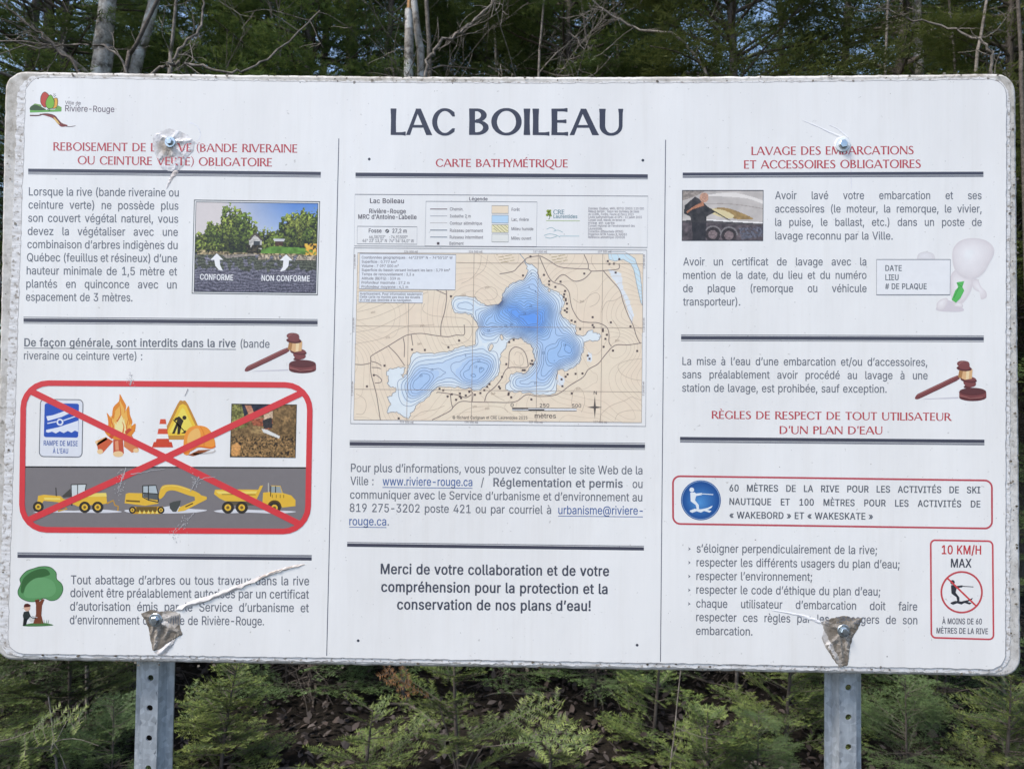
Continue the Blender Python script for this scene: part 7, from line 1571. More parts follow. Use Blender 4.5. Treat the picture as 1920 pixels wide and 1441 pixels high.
put(img, mw_ & (Y < 0.635) & (X > 0.52) & (mid_ > 0.45), (160, 146, 128), fine, 0.9)
a = Art()
a.line([(365.2, 375.7), (600, 378.7), (595.8, 553), (361, 550)], 1.9, (52, 60, 64), 2, closed=True)
a.line([(368.3, 379.2), (596.8, 382), (592.9, 549.6), (364.6, 546.8)], 1.5, (56, 64, 66), 4, closed=True)
picture(a, [(368.7, 379.4), (596.3, 382.2), (592.4, 549.2), (365, 546.4)], img, 2)
ph = part(a.build('lakeside_photo', sign), 'framed photograph of a wooded shore with a house')
Tq = A1


def arrow(pts):
    a = Art()
    a.poly(Tq(pts), (240, 240, 242), 5)
    a.build('arrow', ph)


arrow([(1186, 1103), (1222, 1066), (1258, 1102), (1238, 1102), (1240, 1130), (1256, 1164), (1232, 1158), (1214, 1136), (1208, 1102)])
arrow([(1574, 1106), (1612, 1072), (1648, 1106), (1628, 1106), (1624, 1138), (1604, 1162), (1576, 1168), (1592, 1144), (1596, 1106)])
a = Art()
a.text('CONFORME', 375.8, 524.4, 438, 526, 10.6, (240, 240, 242), 'B', 5)
a.build('photo_caption', ph)
a = Art()
a.text('NON CONFORME', 491, 526.6, 581.4, 527.9, 10.6, (240, 240, 242), 'B', 5)
a.build('photo_caption', ph)

# 2. the chainsaw photograph
nx, ny = 110, 92
X, Y = grids(nx, ny)
img = np.zeros((ny, nx, 3))
fine, mid_, big = field(ny, nx, 2.5, 11, 2), field(ny, nx, 7, 12), field(ny, nx, 18, 13)
img[:] = np.array((128, 102, 68)) * (0.35 + 1.25 * (0.5 * fine + 0.5 * mid_))[..., None]
put(img, (X < 0.25) & (Y < 0.35 + 0.2 * big), (124, 122, 70), fine, 1.2)
st_ = field(ny, nx, 2, 15, 1)
put(img, (Y > 0.62) & (st_ > 0.55), (148, 116, 76), fine, 0.9)
put(img, (Y > 0.6) & (st_ < 0.3), (56, 44, 34), fine, 0.9)
put(img, inside([(0.15, 0), (0.62, 0), (0.58, 0.16), (0.3, 0.14), (0.2, 0.24)], X, Y), (46, 48, 62), mid_, 0.8)
put(img, inside([(0.2, 0.02), (0.3, 0.02), (0.36, 0.2), (0.52, 0.3), (0.46, 0.36), (0.28, 0.24)], X, Y), (190, 132, 104), fine, 0.4)
put(img, inside([(0.3, 0.3), (0.5, 0.26), (0.64, 0.28), (0.62, 0.46), (0.5, 0.48), (0.34, 0.4)], X, Y), (152, 86, 62), fine, 0.7)
put(img, inside([(0.5, 0.2), (0.64, 0.12), (0.64, 0.26), (0.5, 0.3)], X, Y), (206, 178, 150), fine, 0.4)
put(img, inside([(0.48, 0.3), (0.62, 0.24), (0.64, 0.44), (0.5, 0.46)], X, Y), (56, 52, 54), fine, 0.6)
put(img, inside([(0.34, 0.4), (0.5, 0.42), (0.52, 0.56), (0.3, 0.54)], X, Y), (150, 124, 84), fine, 0.7)
put(img, inside([(0.47, 0.46), (0.56, 0.48), (0.76, 0.6), (0.74, 0.64), (0.5, 0.53)], X, Y), (222, 220, 214))
put(img, inside([(0.02, 0.78), (0.1, 0.72), (0.16, 0.8), (0.14, 0.97), (0.02, 0.98)], X, Y), (208, 152, 92), fine, 0.4)
a = Art()
T = A2
cq = T([(1306, 591), (1670, 596), (1663, 892), (1297, 888)])
picture(a, cq, img, 2)
a.line(cq, 1.8, (44, 40, 36), 3, closed=True)
a.build('chainsaw_photo', pp)

# 3. the boat washing photograph
nx, ny = 140, 88
X, Y = grids(nx, ny)
img = np.zeros((ny, nx, 3))
fine, mid_, big = field(ny, nx, 2.5, 21, 2), field(ny, nx, 7, 22), field(ny, nx, 18, 23)
img[:] = np.array((216, 208, 202)) * (0.9 + 0.2 * (big - 0.5))[..., None]
put(img, inside([(0, 0), (0.3, 0), (0.12, 0.14), (0, 0.2)], X, Y), (150, 140, 132), fine, 0.5)
put(img, inside(cr_curve([(0.28, 0.1), (0.6, 0.04), (0.85, 0.12), (1.02, 0.22), (1.02, 0.28), (0.8, 0.16), (0.5, 0.12)], 4, True), X, Y), (228, 222, 216))
put(img, inside(cr_curve([(0.40, 0.36), (0.55, 0.35), (0.72, 0.44), (0.88, 0.57), (0.66, 0.57), (0.54, 0.46)], 4, True), X, Y), (164, 136, 88), mid_, 0.5)
put(img, inside(cr_curve([(0.3, 0.38), (0.48, 0.38), (0.64, 0.5), (0.58, 0.56), (0.42, 0.5)], 4, True), X, Y), (220, 204, 158))
put(img, inside([(0, 0.6), (0.3, 0.58), (1, 0.66), (1, 0.72), (0, 0.68)], X, Y), (86, 80, 80), fine, 0.6)
put(img, inside([(0, 0.64), (1, 0.7), (1, 1), (0, 1)], X, Y), (92, 82, 84), mid_, 1.0)
put(img, inside([(0.7, 0.75), (1, 0.72), (1, 0.92), (0.74, 0.98)], X, Y) & (fine > 0.4), (92, 92, 102), fine, 0.9)
for cx_, cy_ in ((0.38, 0.88), (0.58, 0.9)):
    d = np.hypot((X - cx_) * 1.6, Y - cy_)
    put(img, d < 0.15, (62, 54, 54), fine, 0.5)
    put(img, d < 0.09, (128, 112, 112), fine, 0.5)
    put(img, (d > 0.15) & (d < 0.18) & (Y < cy_), (130, 124, 124))
put(img, inside([(0.03, 0.3), (0.16, 0.12), (0.24, 0.2), (0.34, 0.36), (0.4, 0.44), (0.3, 0.52), (0.3, 0.66), (0.12, 0.66), (0.1, 0.52), (0.02, 0.46)], X, Y), (62, 58, 58), mid_, 0.9)
put(img, inside([(0.12, 0.64), (0.3, 0.64), (0.29, 1), (0.13, 1)], X, Y), (56, 52, 54), mid_, 0.6)
put(img, ((X - 0.27) / 0.055) ** 2 + ((Y - 0.14) / 0.1) ** 2 < 1, (188, 146, 124), fine, 0.4)
put(img, inside([(0.16, 0.3), (0.26, 0.22), (0.27, 0.3), (0.12, 0.38), (0.06, 0.46), (0.05, 0.42)], X, Y), (172, 118, 90), fine, 0.4)
put(img, inside([(0.3, 0.34), (0.32, 0.33), (0.6, 0.6), (0.59, 0.61)], X, Y), (60, 54, 50))
put(img, inside(cr_curve([(0.26, 0.27), (0.5, 0.255), (0.75, 0.29), (1.01, 0.36), (1.01, 0.375), (0.75, 0.305), (0.5, 0.27)], 4, True), X, Y), (166, 156, 150))
put(img, inside([(0.3, 0.575), (1.0, 0.635), (1.0, 0.665), (0.3, 0.6)], X, Y), (236, 232, 228))
a = Art()
cq = [(1279, 357.8), (1430.5, 357.8), (1429.8, 451.3), (1278.4, 451.3)]
picture(a, cq, img, 2)
a.line(cq, 2.0, (62, 62, 68), 3, closed=True)
part(a.build('boat_washing_photo', sign), 'photograph of a person in dark clothes washing a boat')

# legend table
a = Art()
GB = (112, 112, 120)
LT = (112, 104, 108)
a.line([(666, 365), (1214.7, 368.4), (1213.3, 464.4), (664.7, 461.7)], 1.2, GB, 2, closed=True)
a.line([(799, 378), (1007, 379.3), (1005.7, 462.8), (797, 461.7)], 1.0, GB, 2, closed=True)
a.line([(670.7, 424.7), (782.3, 425.7), (782, 458.4), (670, 457.5)], 1.0, GB, 2, closed=True)
for s, x0, y0, x1, y1, cp, f_ in (("Lac Boileau", 694, 381.3, 757.7, 381.6, 9, 'B'), ("Rivière-Rouge", 692.7, 400.3, 761.3, 400.7, 8.4, 'B'), ("MRC d'Antoine-Labelle", 672, 410.8, 781.3, 411.4, 8.4, 'B'), ("Fosse", 691.7, 436.4, 715.7, 436.5, 7.4, 'B'), ("27,2 m", 736, 436.7, 762.7, 436.8, 7.4, 'B'), ("46,38703°", 692.3, 447.2, 722.7, 447.3, 5.6, 'R'), ("-74,91500°", 730, 447.4, 764.3, 447.6, 5.6, 'R'), ("46° 23' 13,3\" N", 680, 454.4, 725.5, 454.6, 6, 'R'), ("74° 54' 54,0\" W", 730, 454.7, 776.3, 455, 6, 'R'), ("Légende", 880, 376.3, 914.3, 376.6, 6.2, 'B'), ("Chemin", 843.7, 395.3, 867, 395.4, 5.8, 'R'), ("Isobathe 2 m", 843.7, 408.3, 882.7, 408.5, 5.8, 'R'), ("Contour altimétrique", 843.7, 421.7, 904, 422, 5.8, 'R'), ("Ruisseau permanent", 843.7, 435.3, 905.7, 435.6, 5.8, 'R'), ("Ruisseau intermittent", 843.4, 447.8, 906, 448.1, 5.8, 'R'), ("Bâtiment".replace('â', 'a'), 843, 459.5, 869.3, 459.6, 5.8, 'R'), ("Forêt", 959.3, 396, 974.3, 396.1, 5.8, 'R'), ("Lac, rivière", 959.3, 414.7, 991.3, 414.9, 5.8, 'R'), ("Milieu humide", 959, 432.3, 1000, 432.5, 5.8, 'R'), ("Milieu ouvert", 958.6, 449.8, 996, 450, 5.8, 'R')):
    a.text(s, x0, y0, x1, y1, cp, LT if f_ == 'R' else (96, 90, 96), f_)
p_ = (726.3, 433.6)
a.ell(*p_, 3.6, 3.6, (70, 70, 70), 2, n=14)
a.line([(724.4, 435.4), (728.2, 431.8)], 1.3, (220, 220, 222), 3)
for y, c_, wd in ((392.4, (120, 104, 104), 1.7), (405.4, (150, 150, 158), 1.0), (418.2, (190, 184, 180), 1.0), (431.8, (120, 128, 136), 1.7), (444.8, (124, 134, 144), 1.5)):
    a.line([(806.7, y), (838.7, y + 0.1)], wd, c_, 2)
a.poly([(819.4, 454.4), (824.2, 454.4), (824.2, 459.2), (819.4, 459.2)], (90, 78, 80), 2)
for y, c_ in ((386, (238, 218, 192)), (404, (186, 214, 238)), (421.7, (232, 224, 182)), (439.4, (228, 228, 222))):
    q = [(922.3, y), (953.3, y + 0.2), (953.2, y + 14.8), (922.2, y + 14.6)]
    a.poly(q, c_, 1)
    a.line(q, 1.0, (130, 128, 128), 2, closed=True)
for i in range(26):
    x, y = 924 + (i * 7.3) % 27, 423.5 + (i // 4) * 1.9
    a.line([(x, y), (x + 2.6, y)], 0.8, (120, 112, 60), 2)
# regional council logo
for cx_, cy_, r_ in ((1027.5, 396.5, 3), (1030, 400.5, 3.8), (1026, 403.5, 2.6), (1031.5, 395.5, 2.2), (1032.5, 404.5, 2.2)):
    a.ell(cx_, cy_, r_, r_, (140, 158, 62), 2, n=10)
a.line(cr_curve([(1029, 403), (1031, 408), (1028.6, 412)], 3), 1.2, (90, 110, 60), 2)
a.text('CRE', 1037.3, 402.3, 1058, 402.4, 8.6, (112, 142, 152), 'H')
a.text('Laurentides', 1037.7, 409.4, 1082.3, 409.6, 6.6, (112, 142, 152), 'B')
a.line([(1024, 414.2), (1087, 414.6)], 1.1, (170, 190, 120), 2)
for q in ([(1025, 430), (1034, 427), (1042, 432)], [(1038, 434), (1046, 432), (1055, 436)], [(1020, 442), (1030, 439), (1042, 441), (1050, 445)], [(1022, 445), (1032, 447), (1044, 443)]):
    a.line(cr_curve(q, 4), 1.0, (150, 180, 184), 2)
a.line([(1049, 442.8), (1086, 443)], 2.0, (196, 210, 212), 1)
NT = ["Données (Québec, MRN, BDTQ) (2003) 1:20 000", "Relevé terrain : Selon les données de base", "du LCRBL, Forêts, Faune et Parcs 2015", "Levés bathymétriques et GPS : 12 juillet 2015", "Conseil local, relevés de terrain et", "mise en carte", "Conseil régional de l'environnement des", "Laurentides", "Correction différentielle (PDNS)", "Projection MTM fuseau 8, NAD83", "Référence altimétrique CGVD28"]
NE = [1207, 1198, 1188, 1203, 1172, 1152, 1190, 1129, 1168, 1175, 1171]
for i, (s, xe) in enumerate(zip(NT, NE)):
    y = 393.4 + 5.37 * i
    a.text(s.replace('é', 'é'), 1103 - 0.05 * i, y, xe, y + 0.3, 4.4, (138, 130, 136))
part(a.build('map_legend', sign), 'legend table above the lake map')

# the map itself
K5 = lambda pts: [(640 + p[0] / 3.2, 460 + p[1] / 3.2) for p in pts]
a = Art()
a.line(K5([(78, 17), (1832, 30), (1825, 1085), (57, 1068)]), 1.2, GB, 2, closed=True)
mq = [(100, 46), (1810, 53), (1800, 1062), (75, 1046)]
# depth model: shore 0, traced rings fixed, the rest relaxed between them
LAKE = [(1105, 90), (1120, 108), (1150, 118), (1175, 140), (1183, 175), (1195, 205), (1215, 240), (1245, 260), (1270, 268), (1300, 285), (1320, 300), (1328, 325), (1335, 350), (1320, 380), (1310, 400), (1320, 420), (1345, 440), (1365, 460), (1385, 472), (1405, 490), (1405, 520), (1420, 540), (1440, 543), (1465, 535), (1480, 520), (1500, 508), (1515, 520), (1535, 525), (1552, 540), (1555, 552), (1540, 570), (1520, 572), (1500, 570), (1475, 572), (1460, 585), (1452, 610), (1450, 640), (1440, 680), (1415, 715), (1380, 740), (1340, 750), (1310, 745), (1295, 765), (1290, 800), (1292, 850), (1285, 885), (1240, 893), (1190, 898), (1140, 885), (1090, 882), (1040, 878), (1010, 875), (990, 865), (992, 840), (1005, 805), (1015, 780), (1035, 765), (1070, 760), (1100, 765), (1120, 750), (1135, 730), (1155, 710), (1162, 690), (1155, 660), (1148, 640), (1150, 625), (1135, 600), (1110, 580), (1090, 570), (1065, 558), (1030, 560), (1000, 575), (990, 600), (975, 630), (955, 655), (950, 690), (952, 730), (945, 765), (920, 800), (890, 820), (870, 840), (840, 860), (800, 868), (770, 858), (700, 852), (650, 850), (590, 845), (555, 870), (520, 905), (490, 930), (450, 960), (430, 990), (410, 1030), (395, 1038), (370, 1020), (345, 1005), (310, 1000), (285, 1005), (283, 975), (300, 950), (285, 925), (280, 905), (300, 900), (320, 880), (330, 855), (300, 850), (280, 825), (285, 800), (275, 775), (280, 750), (310, 738), (350, 733), (375, 730), (380, 745), (365, 770), (365, 785), (385, 780), (395, 760), (400, 730), (412, 700), (425, 660), (440, 645), (500, 650), (560, 650), (620, 640), (660, 632), (700, 612), (730, 603), (770, 605), (800, 590), (805, 560), (810, 520), (822, 485), (815, 460), (795, 435), (770, 415), (740, 407), (700, 408), (675, 395), (668, 365), (665, 330), (680, 310), (715, 305), (770, 310), (805, 315), (830, 340), (870, 360), (900, 362), (935, 355), (955, 340), (965, 320), (970, 290), (985, 265), (1010, 240), (1040, 222), (1075, 210), (1095, 200), (1110, 180), (1120, 150), (1112, 125), (1100, 105)]
ISL = [[(884, 628), (893, 598), (905, 592), (912, 602), (906, 620), (892, 633)], [(956, 536), (966, 540), (972, 562), (962, 568), (954, 552)], [(1240, 266), (1250, 262), (1254, 274), (1246, 280)]]
RINGS = [([(978, 398), (1000, 385), (1030, 376), (1060, 395), (1095, 400), (1115, 410), (1130, 395), (1170, 388), (1200, 395), (1215, 415), (1205, 445), (1185, 475), (1150, 492), (1115, 490), (1110, 455), (1085, 435), (1040, 425), (990, 415)], 24),
         ([(940, 400), (975, 350), (1060, 335), (1150, 340), (1225, 360), (1240, 410), (1225, 480), (1160, 505), (1100, 500), (1000, 450), (950, 430)], 19),
         ([(425, 880), (430, 830), (450, 790), (480, 775), (520, 780), (515, 810), (480, 850), (445, 880)], 10),
         ([(755, 780), (765, 740), (810, 705), (860, 700), (880, 730), (850, 780), (800, 810), (765, 805)], 11),
         ([(1245, 650), (1280, 625), (1335, 580), (1380, 600), (1395, 650), (1370, 660), (1340, 650), (1300, 690), (1255, 690)], 14),
         ([(1185, 800), (1195, 765), (1235, 745), (1245, 775), (1215, 805)], 10), ([(1050, 815), (1075, 795), (1150, 800), (1165, 820), (1100, 835), (1060, 832)], 7),
         ([(850, 490), (860, 450), (900, 415), (930, 420), (915, 460), (880, 492)], 12), ([(690, 380), (690, 345), (760, 345), (790, 370), (760, 392)], 4),
         ([(1135, 250), (1150, 190), (1165, 190), (1175, 250)], 8), ([(560, 740), (700, 680), (770, 660), (740, 700), (640, 760), (580, 790)], 6)]
nx, ny = 300, 170
gx = 60 + (np.arange(nx) + 0.5) / nx * 1760
gy = 40 + (np.arange(ny) + 0.5) / ny * 1030
X, Y = np.meshgrid(gx, gy)
lake_s = cr_curve(LAKE, 3, True)
lake_s = lake_s + np.random.default_rng(8).normal(0, 3.6, lake_s.shape)
inl = inside(lake_s, X, Y)
for I_ in ISL:
    inl &= ~inside(I_, X, Y)
D = np.zeros((ny, nx)); fix = ~inl
for P, d in RINGS:
    m_ = inside(cr_curve(P, 3, True), X, Y) & inl
    D[m_] = np.maximum(D[m_], d); fix |= m_
dp_ = D.copy()
for it in range(500):
    nb = 0.25 * (np.roll(dp_, 1, 0) + np.roll(dp_, -1, 0) + np.roll(dp_, 1, 1) + np.roll(dp_, -1, 1))
    dp_ = np.where(fix, D, nb)
dist = dp_
deep = inside(RINGS[0][0], X, Y)
for it in range(60):
    nb = 0.25 * (np.roll(dist, 1, 0) + np.roll(dist, -1, 0) + np.roll(dist, 1, 1) + np.roll(dist, -1, 1))
    dist = np.where(inl, np.where(fix & (D > 0), nb * 1.0, nb), 0) if it % 3 == 0 else dist
img = np.zeros((ny, nx, 3))
img[:] = (238, 219, 196)
img *= (0.985 + 0.03 * field(ny, nx, 30, 41))[..., None]
ct = [(0, (230, 235, 245)), (2, (220, 230, 247)), (4, (204, 220, 246)), (7, (184, 207, 245)), (12, (168, 199, 243)), (18, (144, 184, 241)), (22, (122, 170, 238)), (27, (106, 158, 236))]
dist = dist * (1 + 0.55 * (field(ny, nx, 16, 44) - 0.5)) * (inl * 1.0)
dq = np.floor(dist / 2) * 2 + 1
for k in range(3):
    ch_ = np.interp(dq, [c[0] for c in ct], [c[1][k] for c in ct])
    img[..., k] = np.where(inl, ch_, img[..., k])
RIV = [(1600, 40), (1700, 40), (1760, 80), (1790, 160), (1800, 240), (1805, 360), (1795, 340), (1775, 250), (1755, 150), (1735, 110), (1690, 85), (1640, 95), (1605, 85)]
put(img, inside(RIV, X, Y), (206, 227, 242))
for P in ([(1600, 140), (1680, 170), (1690, 260), (1725, 320), (1755, 420), (1740, 470), (1700, 330), (1650, 230), (1620, 190)], [(1480, 640), (1505, 650), (1500, 700), (1470, 690)], [(1300, 770), (1340, 800), (1330, 850), (1290, 830)]):
    put(img, inside(P, X, Y), (226, 230, 234))
ins = inside([(100, 46), (1810, 53), (1800, 1062), (75, 1046)], X, Y)
picture(a, K5([(60, 40), (1820, 40), (1820, 1070), (60, 1070)]), img, 1, ins)


def contour(F, lev):
    """marching squares: list of segments in map units"""
    segs = []
    f = F - lev
    s = f > 0
    cells = np.argwhere((s[:-1, :-1] != s[1:, :-1]) | (s[:-1, :-1] != s[:-1, 1:]) | (s[:-1, :-1] != s[1:, 1:]))
    for j, i in cells:
        pts = []
        for (j0, i0, j1, i1) in ((j, i, j, i + 1), (j, i + 1, j + 1, i + 1), (j + 1, i + 1, j + 1, i), (j + 1, i, j, i)):
            if s[j0, i0] != s[j1, i1]:
                t_ = f[j0, i0] / (f[j0, i0] - f[j1, i1])
                pts.append((gx[i0] + (gx[i1] - gx[i0]) * t_, gy[j0] + (gy[j1] - gy[j0]) * t_))
        for k in range(0, len(pts) - 1, 2):
            segs.append((pts[k], pts[k + 1]))
    return segs


for lev in range(1, 18):
    S_ = contour(dist, lev * 1.5 - 0.4)
    if not S_:
        continue
    P0 = np.array(K5([s_[0] for s_ in S_])); P1 = np.array(K5([s_[1] for s_ in S_]))
    d = P1 - P0; l = np.maximum(np.hypot(d[:, 0], d[:, 1]), 1e-6)
    nr = np.stack([-d[:, 1], d[:, 0]], 1) / l[:, None] * 0.4
    V = np.concatenate([P0 + nr, P1 + nr, P1 - nr, P0 - nr]); n = len(S_); k = np.arange(n)
    a.tris(V, np.concatenate([np.stack([k, k + n, k + 2 * n], 1), np.stack([k, k + 2 * n, k + 3 * n], 1)]), (98, 116, 152), 2)
SH = (122, 124, 132)
a.line(K5(lake_s), 1.0, SH, 3, closed=True)
for I_ in ISL:
    P = cr_curve(I_, 3, True)
    a.poly(K5(P), (238, 219, 196), 3)
    a.line(K5(P), 0.9, SH, 3.5, closed=True)
# height lines of the land
HL = [[(95, 400), (180, 380), (260, 350), (340, 310), (400, 280)], [(95, 450), (200, 430), (320, 380), (430, 320), (520, 280)], [(90, 520), (200, 500), (330, 440), (420, 380), (470, 300)], [(88, 590), (240, 560), (330, 510), (420, 480), (500, 480), (560, 475)], [(500, 350), (490, 390), (540, 420), (640, 430), (740, 440), (780, 480), (780, 540), (740, 580), (640, 600), (600, 580)], [(810, 330), (800, 300), (830, 265), (880, 248), (925, 262), (935, 300), (910, 325), (860, 330)], [(840, 60), (830, 130), (780, 200), (720, 230)], [(880, 60), (860, 140), (800, 190)], [(1390, 320), (1430, 345), (1460, 330), (1490, 300), (1530, 285), (1550, 310), (1530, 350), (1490, 370)], [(1505, 60), (1500, 100), (1530, 150)], [(1640, 580), (1670, 540), (1660, 500), (1630, 450)], [(1800, 680), (1720, 690), (1660, 720), (1680, 770), (1740, 800), (1800, 810)], [(1800, 930), (1740, 910), (1700, 930), (1620, 960), (1560, 1010), (1550, 1055)], [(1380, 960), (1390, 880), (1420, 850), (1450, 880), (1460, 940), (1440, 1000)], [(420, 1045), (480, 1000), (560, 985), (620, 960)], [(690, 1030), (760, 980), (860, 965), (960, 970), (1000, 1000)], [(90, 890), (140, 920), (150, 970), (130, 1010), (90, 1010)], [(1040, 660), (1050, 640), (1080, 650), (1095, 690), (1080, 720), (1045, 715), (1035, 690)], [(880, 850), (920, 900), (980, 930)], [(1640, 1050), (1660, 1010), (1720, 990), (1800, 990)], [(1560, 400), (1590, 340), (1640, 330), (1690, 300)]]
for P in HL:
    a.line(K5(cr_curve(P, 4)), 0.7, (186, 166, 146), 2)
land = field(ny, nx, 62, 52, 2)
for lev in np.arange(0.22, 0.8, 0.055):
    S_ = [q for q in contour(land, lev)]
    k0 = np.array([[q[0][0], q[0][1]] for q in S_])
    if len(k0) == 0:
        continue
    ok = ~inside(lake_s, k0[:, 0], k0[:, 1]) & inside(mq, k0[:, 0], k0[:, 1])
    P0 = np.array(K5([q[0] for q in S_]))[ok]; P1 = np.array(K5([q[1] for q in S_]))[ok]
    d = P1 - P0; l = np.maximum(np.hypot(d[:, 0], d[:, 1]), 1e-6)
    nr = np.stack([-d[:, 1], d[:, 0]], 1) / l[:, None] * 0.28
    V = np.concatenate([P0 + nr, P1 + nr, P1 - nr, P0 - nr]); n = len(P0); k = np.arange(n)
    if n:
        a.tris(V, np.concatenate([np.stack([k, k + n, k + 2 * n], 1), np.stack([k, k + 2 * n, k + 3 * n], 1)]), (204, 184, 162), 1.6)
for P, cl in (([(1455, 55), (1480, 110), (1500, 155)], 0), ([(1510, 60), (1500, 100), (1530, 150)], 0)):
    pass
RD = (136, 120, 114)
ROADS = [[(630, 270), (632, 320), (620, 400), (600, 470), (597, 540)], [(570, 268), (600, 282), (632, 296)], [(178, 700), (178, 680), (185, 660), (280, 605), (370, 550), (410, 535), (480, 528), (560, 540), (640, 548), (690, 538), (738, 535), (737, 475)], [(85, 713), (130, 715), (180, 705)], [(178, 700), (178, 760), (195, 830), (213, 900), (225, 980), (235, 1045)], [(180, 695), (215, 705), (242, 722)], [(183, 732), (215, 733), (238, 740)], [(190, 775), (215, 780), (242, 805), (235, 822), (203, 825)], [(285, 605), (330, 650), (360, 690), (380, 720)], [(372, 555), (380, 600), (378, 670)], [(420, 533), (425, 570), (430, 600)], [(545, 1046), (600, 1020), (655, 990), (680, 960), (720, 935), (790, 938), (900, 940), (1040, 938), (1110, 895), (1180, 905), (1290, 895), (1370, 840), (1450, 790), (1480, 745), (1540, 710), (1580, 660), (1640, 600), (1720, 597), (1800, 585)], [(860, 935), (875, 890), (920, 850), (960, 800), (1000, 735), (1110, 732), (1118, 700), (1105, 650), (1080, 620), (1040, 610), (1010, 640), (1005, 700), (1000, 735)], [(950, 172), (1030, 157), (1060, 130), (1095, 95), (1120, 75), (1185, 65), (1215, 75), (1250, 95), (1310, 130), (1400, 140), (1480, 143), (1500, 155), (1570, 152), (1660, 143), (1665, 110)], [(1190, 70), (1215, 130), (1250, 200), (1280, 225), (1330, 240), (1365, 280), (1375, 340), (1390, 390), (1430, 450), (1480, 462), (1540, 465), (1590, 490), (1605, 530), (1605, 580), (1620, 605)], [(1280, 218), (1310, 185), (1340, 178), (1395, 215), (1450, 205), (1490, 170), (1500, 155)], [(1570, 152), (1620, 210), (1670, 270), (1690, 340), (1720, 420), (1750, 480), (1770, 545), (1790, 585)], [(1455, 55), (1480, 110), (1480, 143)], [(572, 885), (580, 880), (620, 885), (655, 890), (690, 895), (720, 905), (750, 912), (780, 895)], [(775, 870), (790, 890), (785, 935)], [(655, 890), (660, 940), (668, 970)]]
for i, P in enumerate(ROADS):
    a.line(K5(cr_curve(P, 4)), 1.5, RD, 3 + 0.05 * i)
a.line(K5(cr_curve([(1070, 50), (1090, 75), (1105, 92)], 3)), 1.2, (130, 150, 170), 3)
a.line(K5(RIV), 0.9, (140, 150, 160), 2, closed=True)
a.line(K5(cr_curve([(1690, 300), (1700, 350), (1720, 390), (1745, 430), (1745, 460)], 3)), 0.7, (190, 186, 180), 2)
BLD = [(1090, 182), (1216, 178), (1135, 68), (1247, 216), (1246, 236), (1284, 250), (1315, 218), (1342, 274), (1337, 294), (1334, 310), (1346, 322), (1346, 330), (1353, 350), (1354, 380), (1340, 390), (1352, 400), (1381, 451), (1402, 459), (1432, 502), (1507, 431), (1507, 478), (1514, 492), (1568, 504), (1568, 514), (1592, 536), (1584, 561), (1573, 608), (1629, 631), (1616, 462), (1734, 486), (1774, 633), (1457, 170), (1645, 164), (1598, 96), (1608, 112), (1635, 111), (1667, 84), (658, 306), (707, 571), (643, 611), (502, 627), (425, 625), (260, 721), (155, 845), (196, 778), (345, 1037), (590, 859), (612, 868), (638, 905), (663, 892), (689, 925), (712, 888), (712, 905), (719, 915), (747, 900), (768, 877), (802, 895), (835, 885), (858, 868), (875, 848), (889, 832), (946, 847), (952, 857), (964, 788), (990, 712), (1007, 580), (1034, 567), (1135, 710), (1144, 692), (1148, 712), (1088, 748), (1100, 748), (1004, 886), (1019, 910), (1003, 895), (1140, 923), (1321, 803), (1345, 787), (1357, 773), (1405, 770), (1446, 768), (1326, 844), (1382, 887), (1478, 661), (1489, 680)]
for i, (x, y) in enumerate(BLD):
    p = K5([(x, y)])[0]
    a.poly([(p[0] - 1.9, p[1] - 1.9), (p[0] + 1.9, p[1] - 1.9), (p[0] + 1.9, p[1] + 1.9), (p[0] - 1.9, p[1] + 1.9)], (96, 82, 80), 4.5 + (i % 7) * 0.05)
for q in ([(405, 345), (393, 1046)], [(797, 50), (780, 1050)], [(1182, 52), (1168, 1055)], [(1568, 53), (1555, 1060)], [(690, 106), (1809, 112)], [(86, 484), (1806, 495)], [(79, 862), (1801, 879)]):
    a.line(K5(q), 0.8, (160, 142, 128), 5)
a.line(K5(mq), 1.0, (140, 130, 128), 5, closed=True)
for x0 in (930, 1248):
    for i in range(34):
        rx, ry = (i * 17) % 92, (i * 29) % 48
        a.line(K5([(x0 + rx + ry * 0.4, 58 + ry), (x0 + rx + ry * 0.4 + 9, 58 + ry)]), 0.9, (176, 156, 110), 3)
DL = [('25', 1100, 412), ('20', 1137, 366), ('15', 985, 484), ('10', 545, 746), ('5', 747, 662), ('15', 838, 738), ('12', 808, 728), ('10', 826, 694), ('15', 1340, 597), ('12', 1212, 645), ('10', 480, 782), ('14', 885, 510), ('11', 852, 533), ('4', 1128, 248), ('8', 1166, 278), ('2', 1140, 170), ('20', 1022, 474), ('10', 1165, 828)]
for s, x, y in DL:
    p = K5([(x, y)])[0]
    a.text(s, p[0] - 2.6 * len(s) / 2, p[1] + 2, p[0] + 2.6 * len(s) / 2, p[1] + 1.6, 4, (92, 108, 140), 'R', 5)
for s, x, y in (('400', 192, 404), ('370', 280, 553), ('350', 486, 484), ('340', 735, 300), ('350', 875, 256), ('340', 1444, 338), ('350', 1655, 572), ('350', 1420, 862), ('370', 800, 968), ('340', 470, 592), ('350', 876, 980), ('340', 912, 890)):
    p = K5([(x, y)])[0]
    a.text(s, p[0] - 4, p[1] + 1.8, p[0] + 4, p[1] + 0.6, 3.6, (168, 146, 126), 'R', 5)
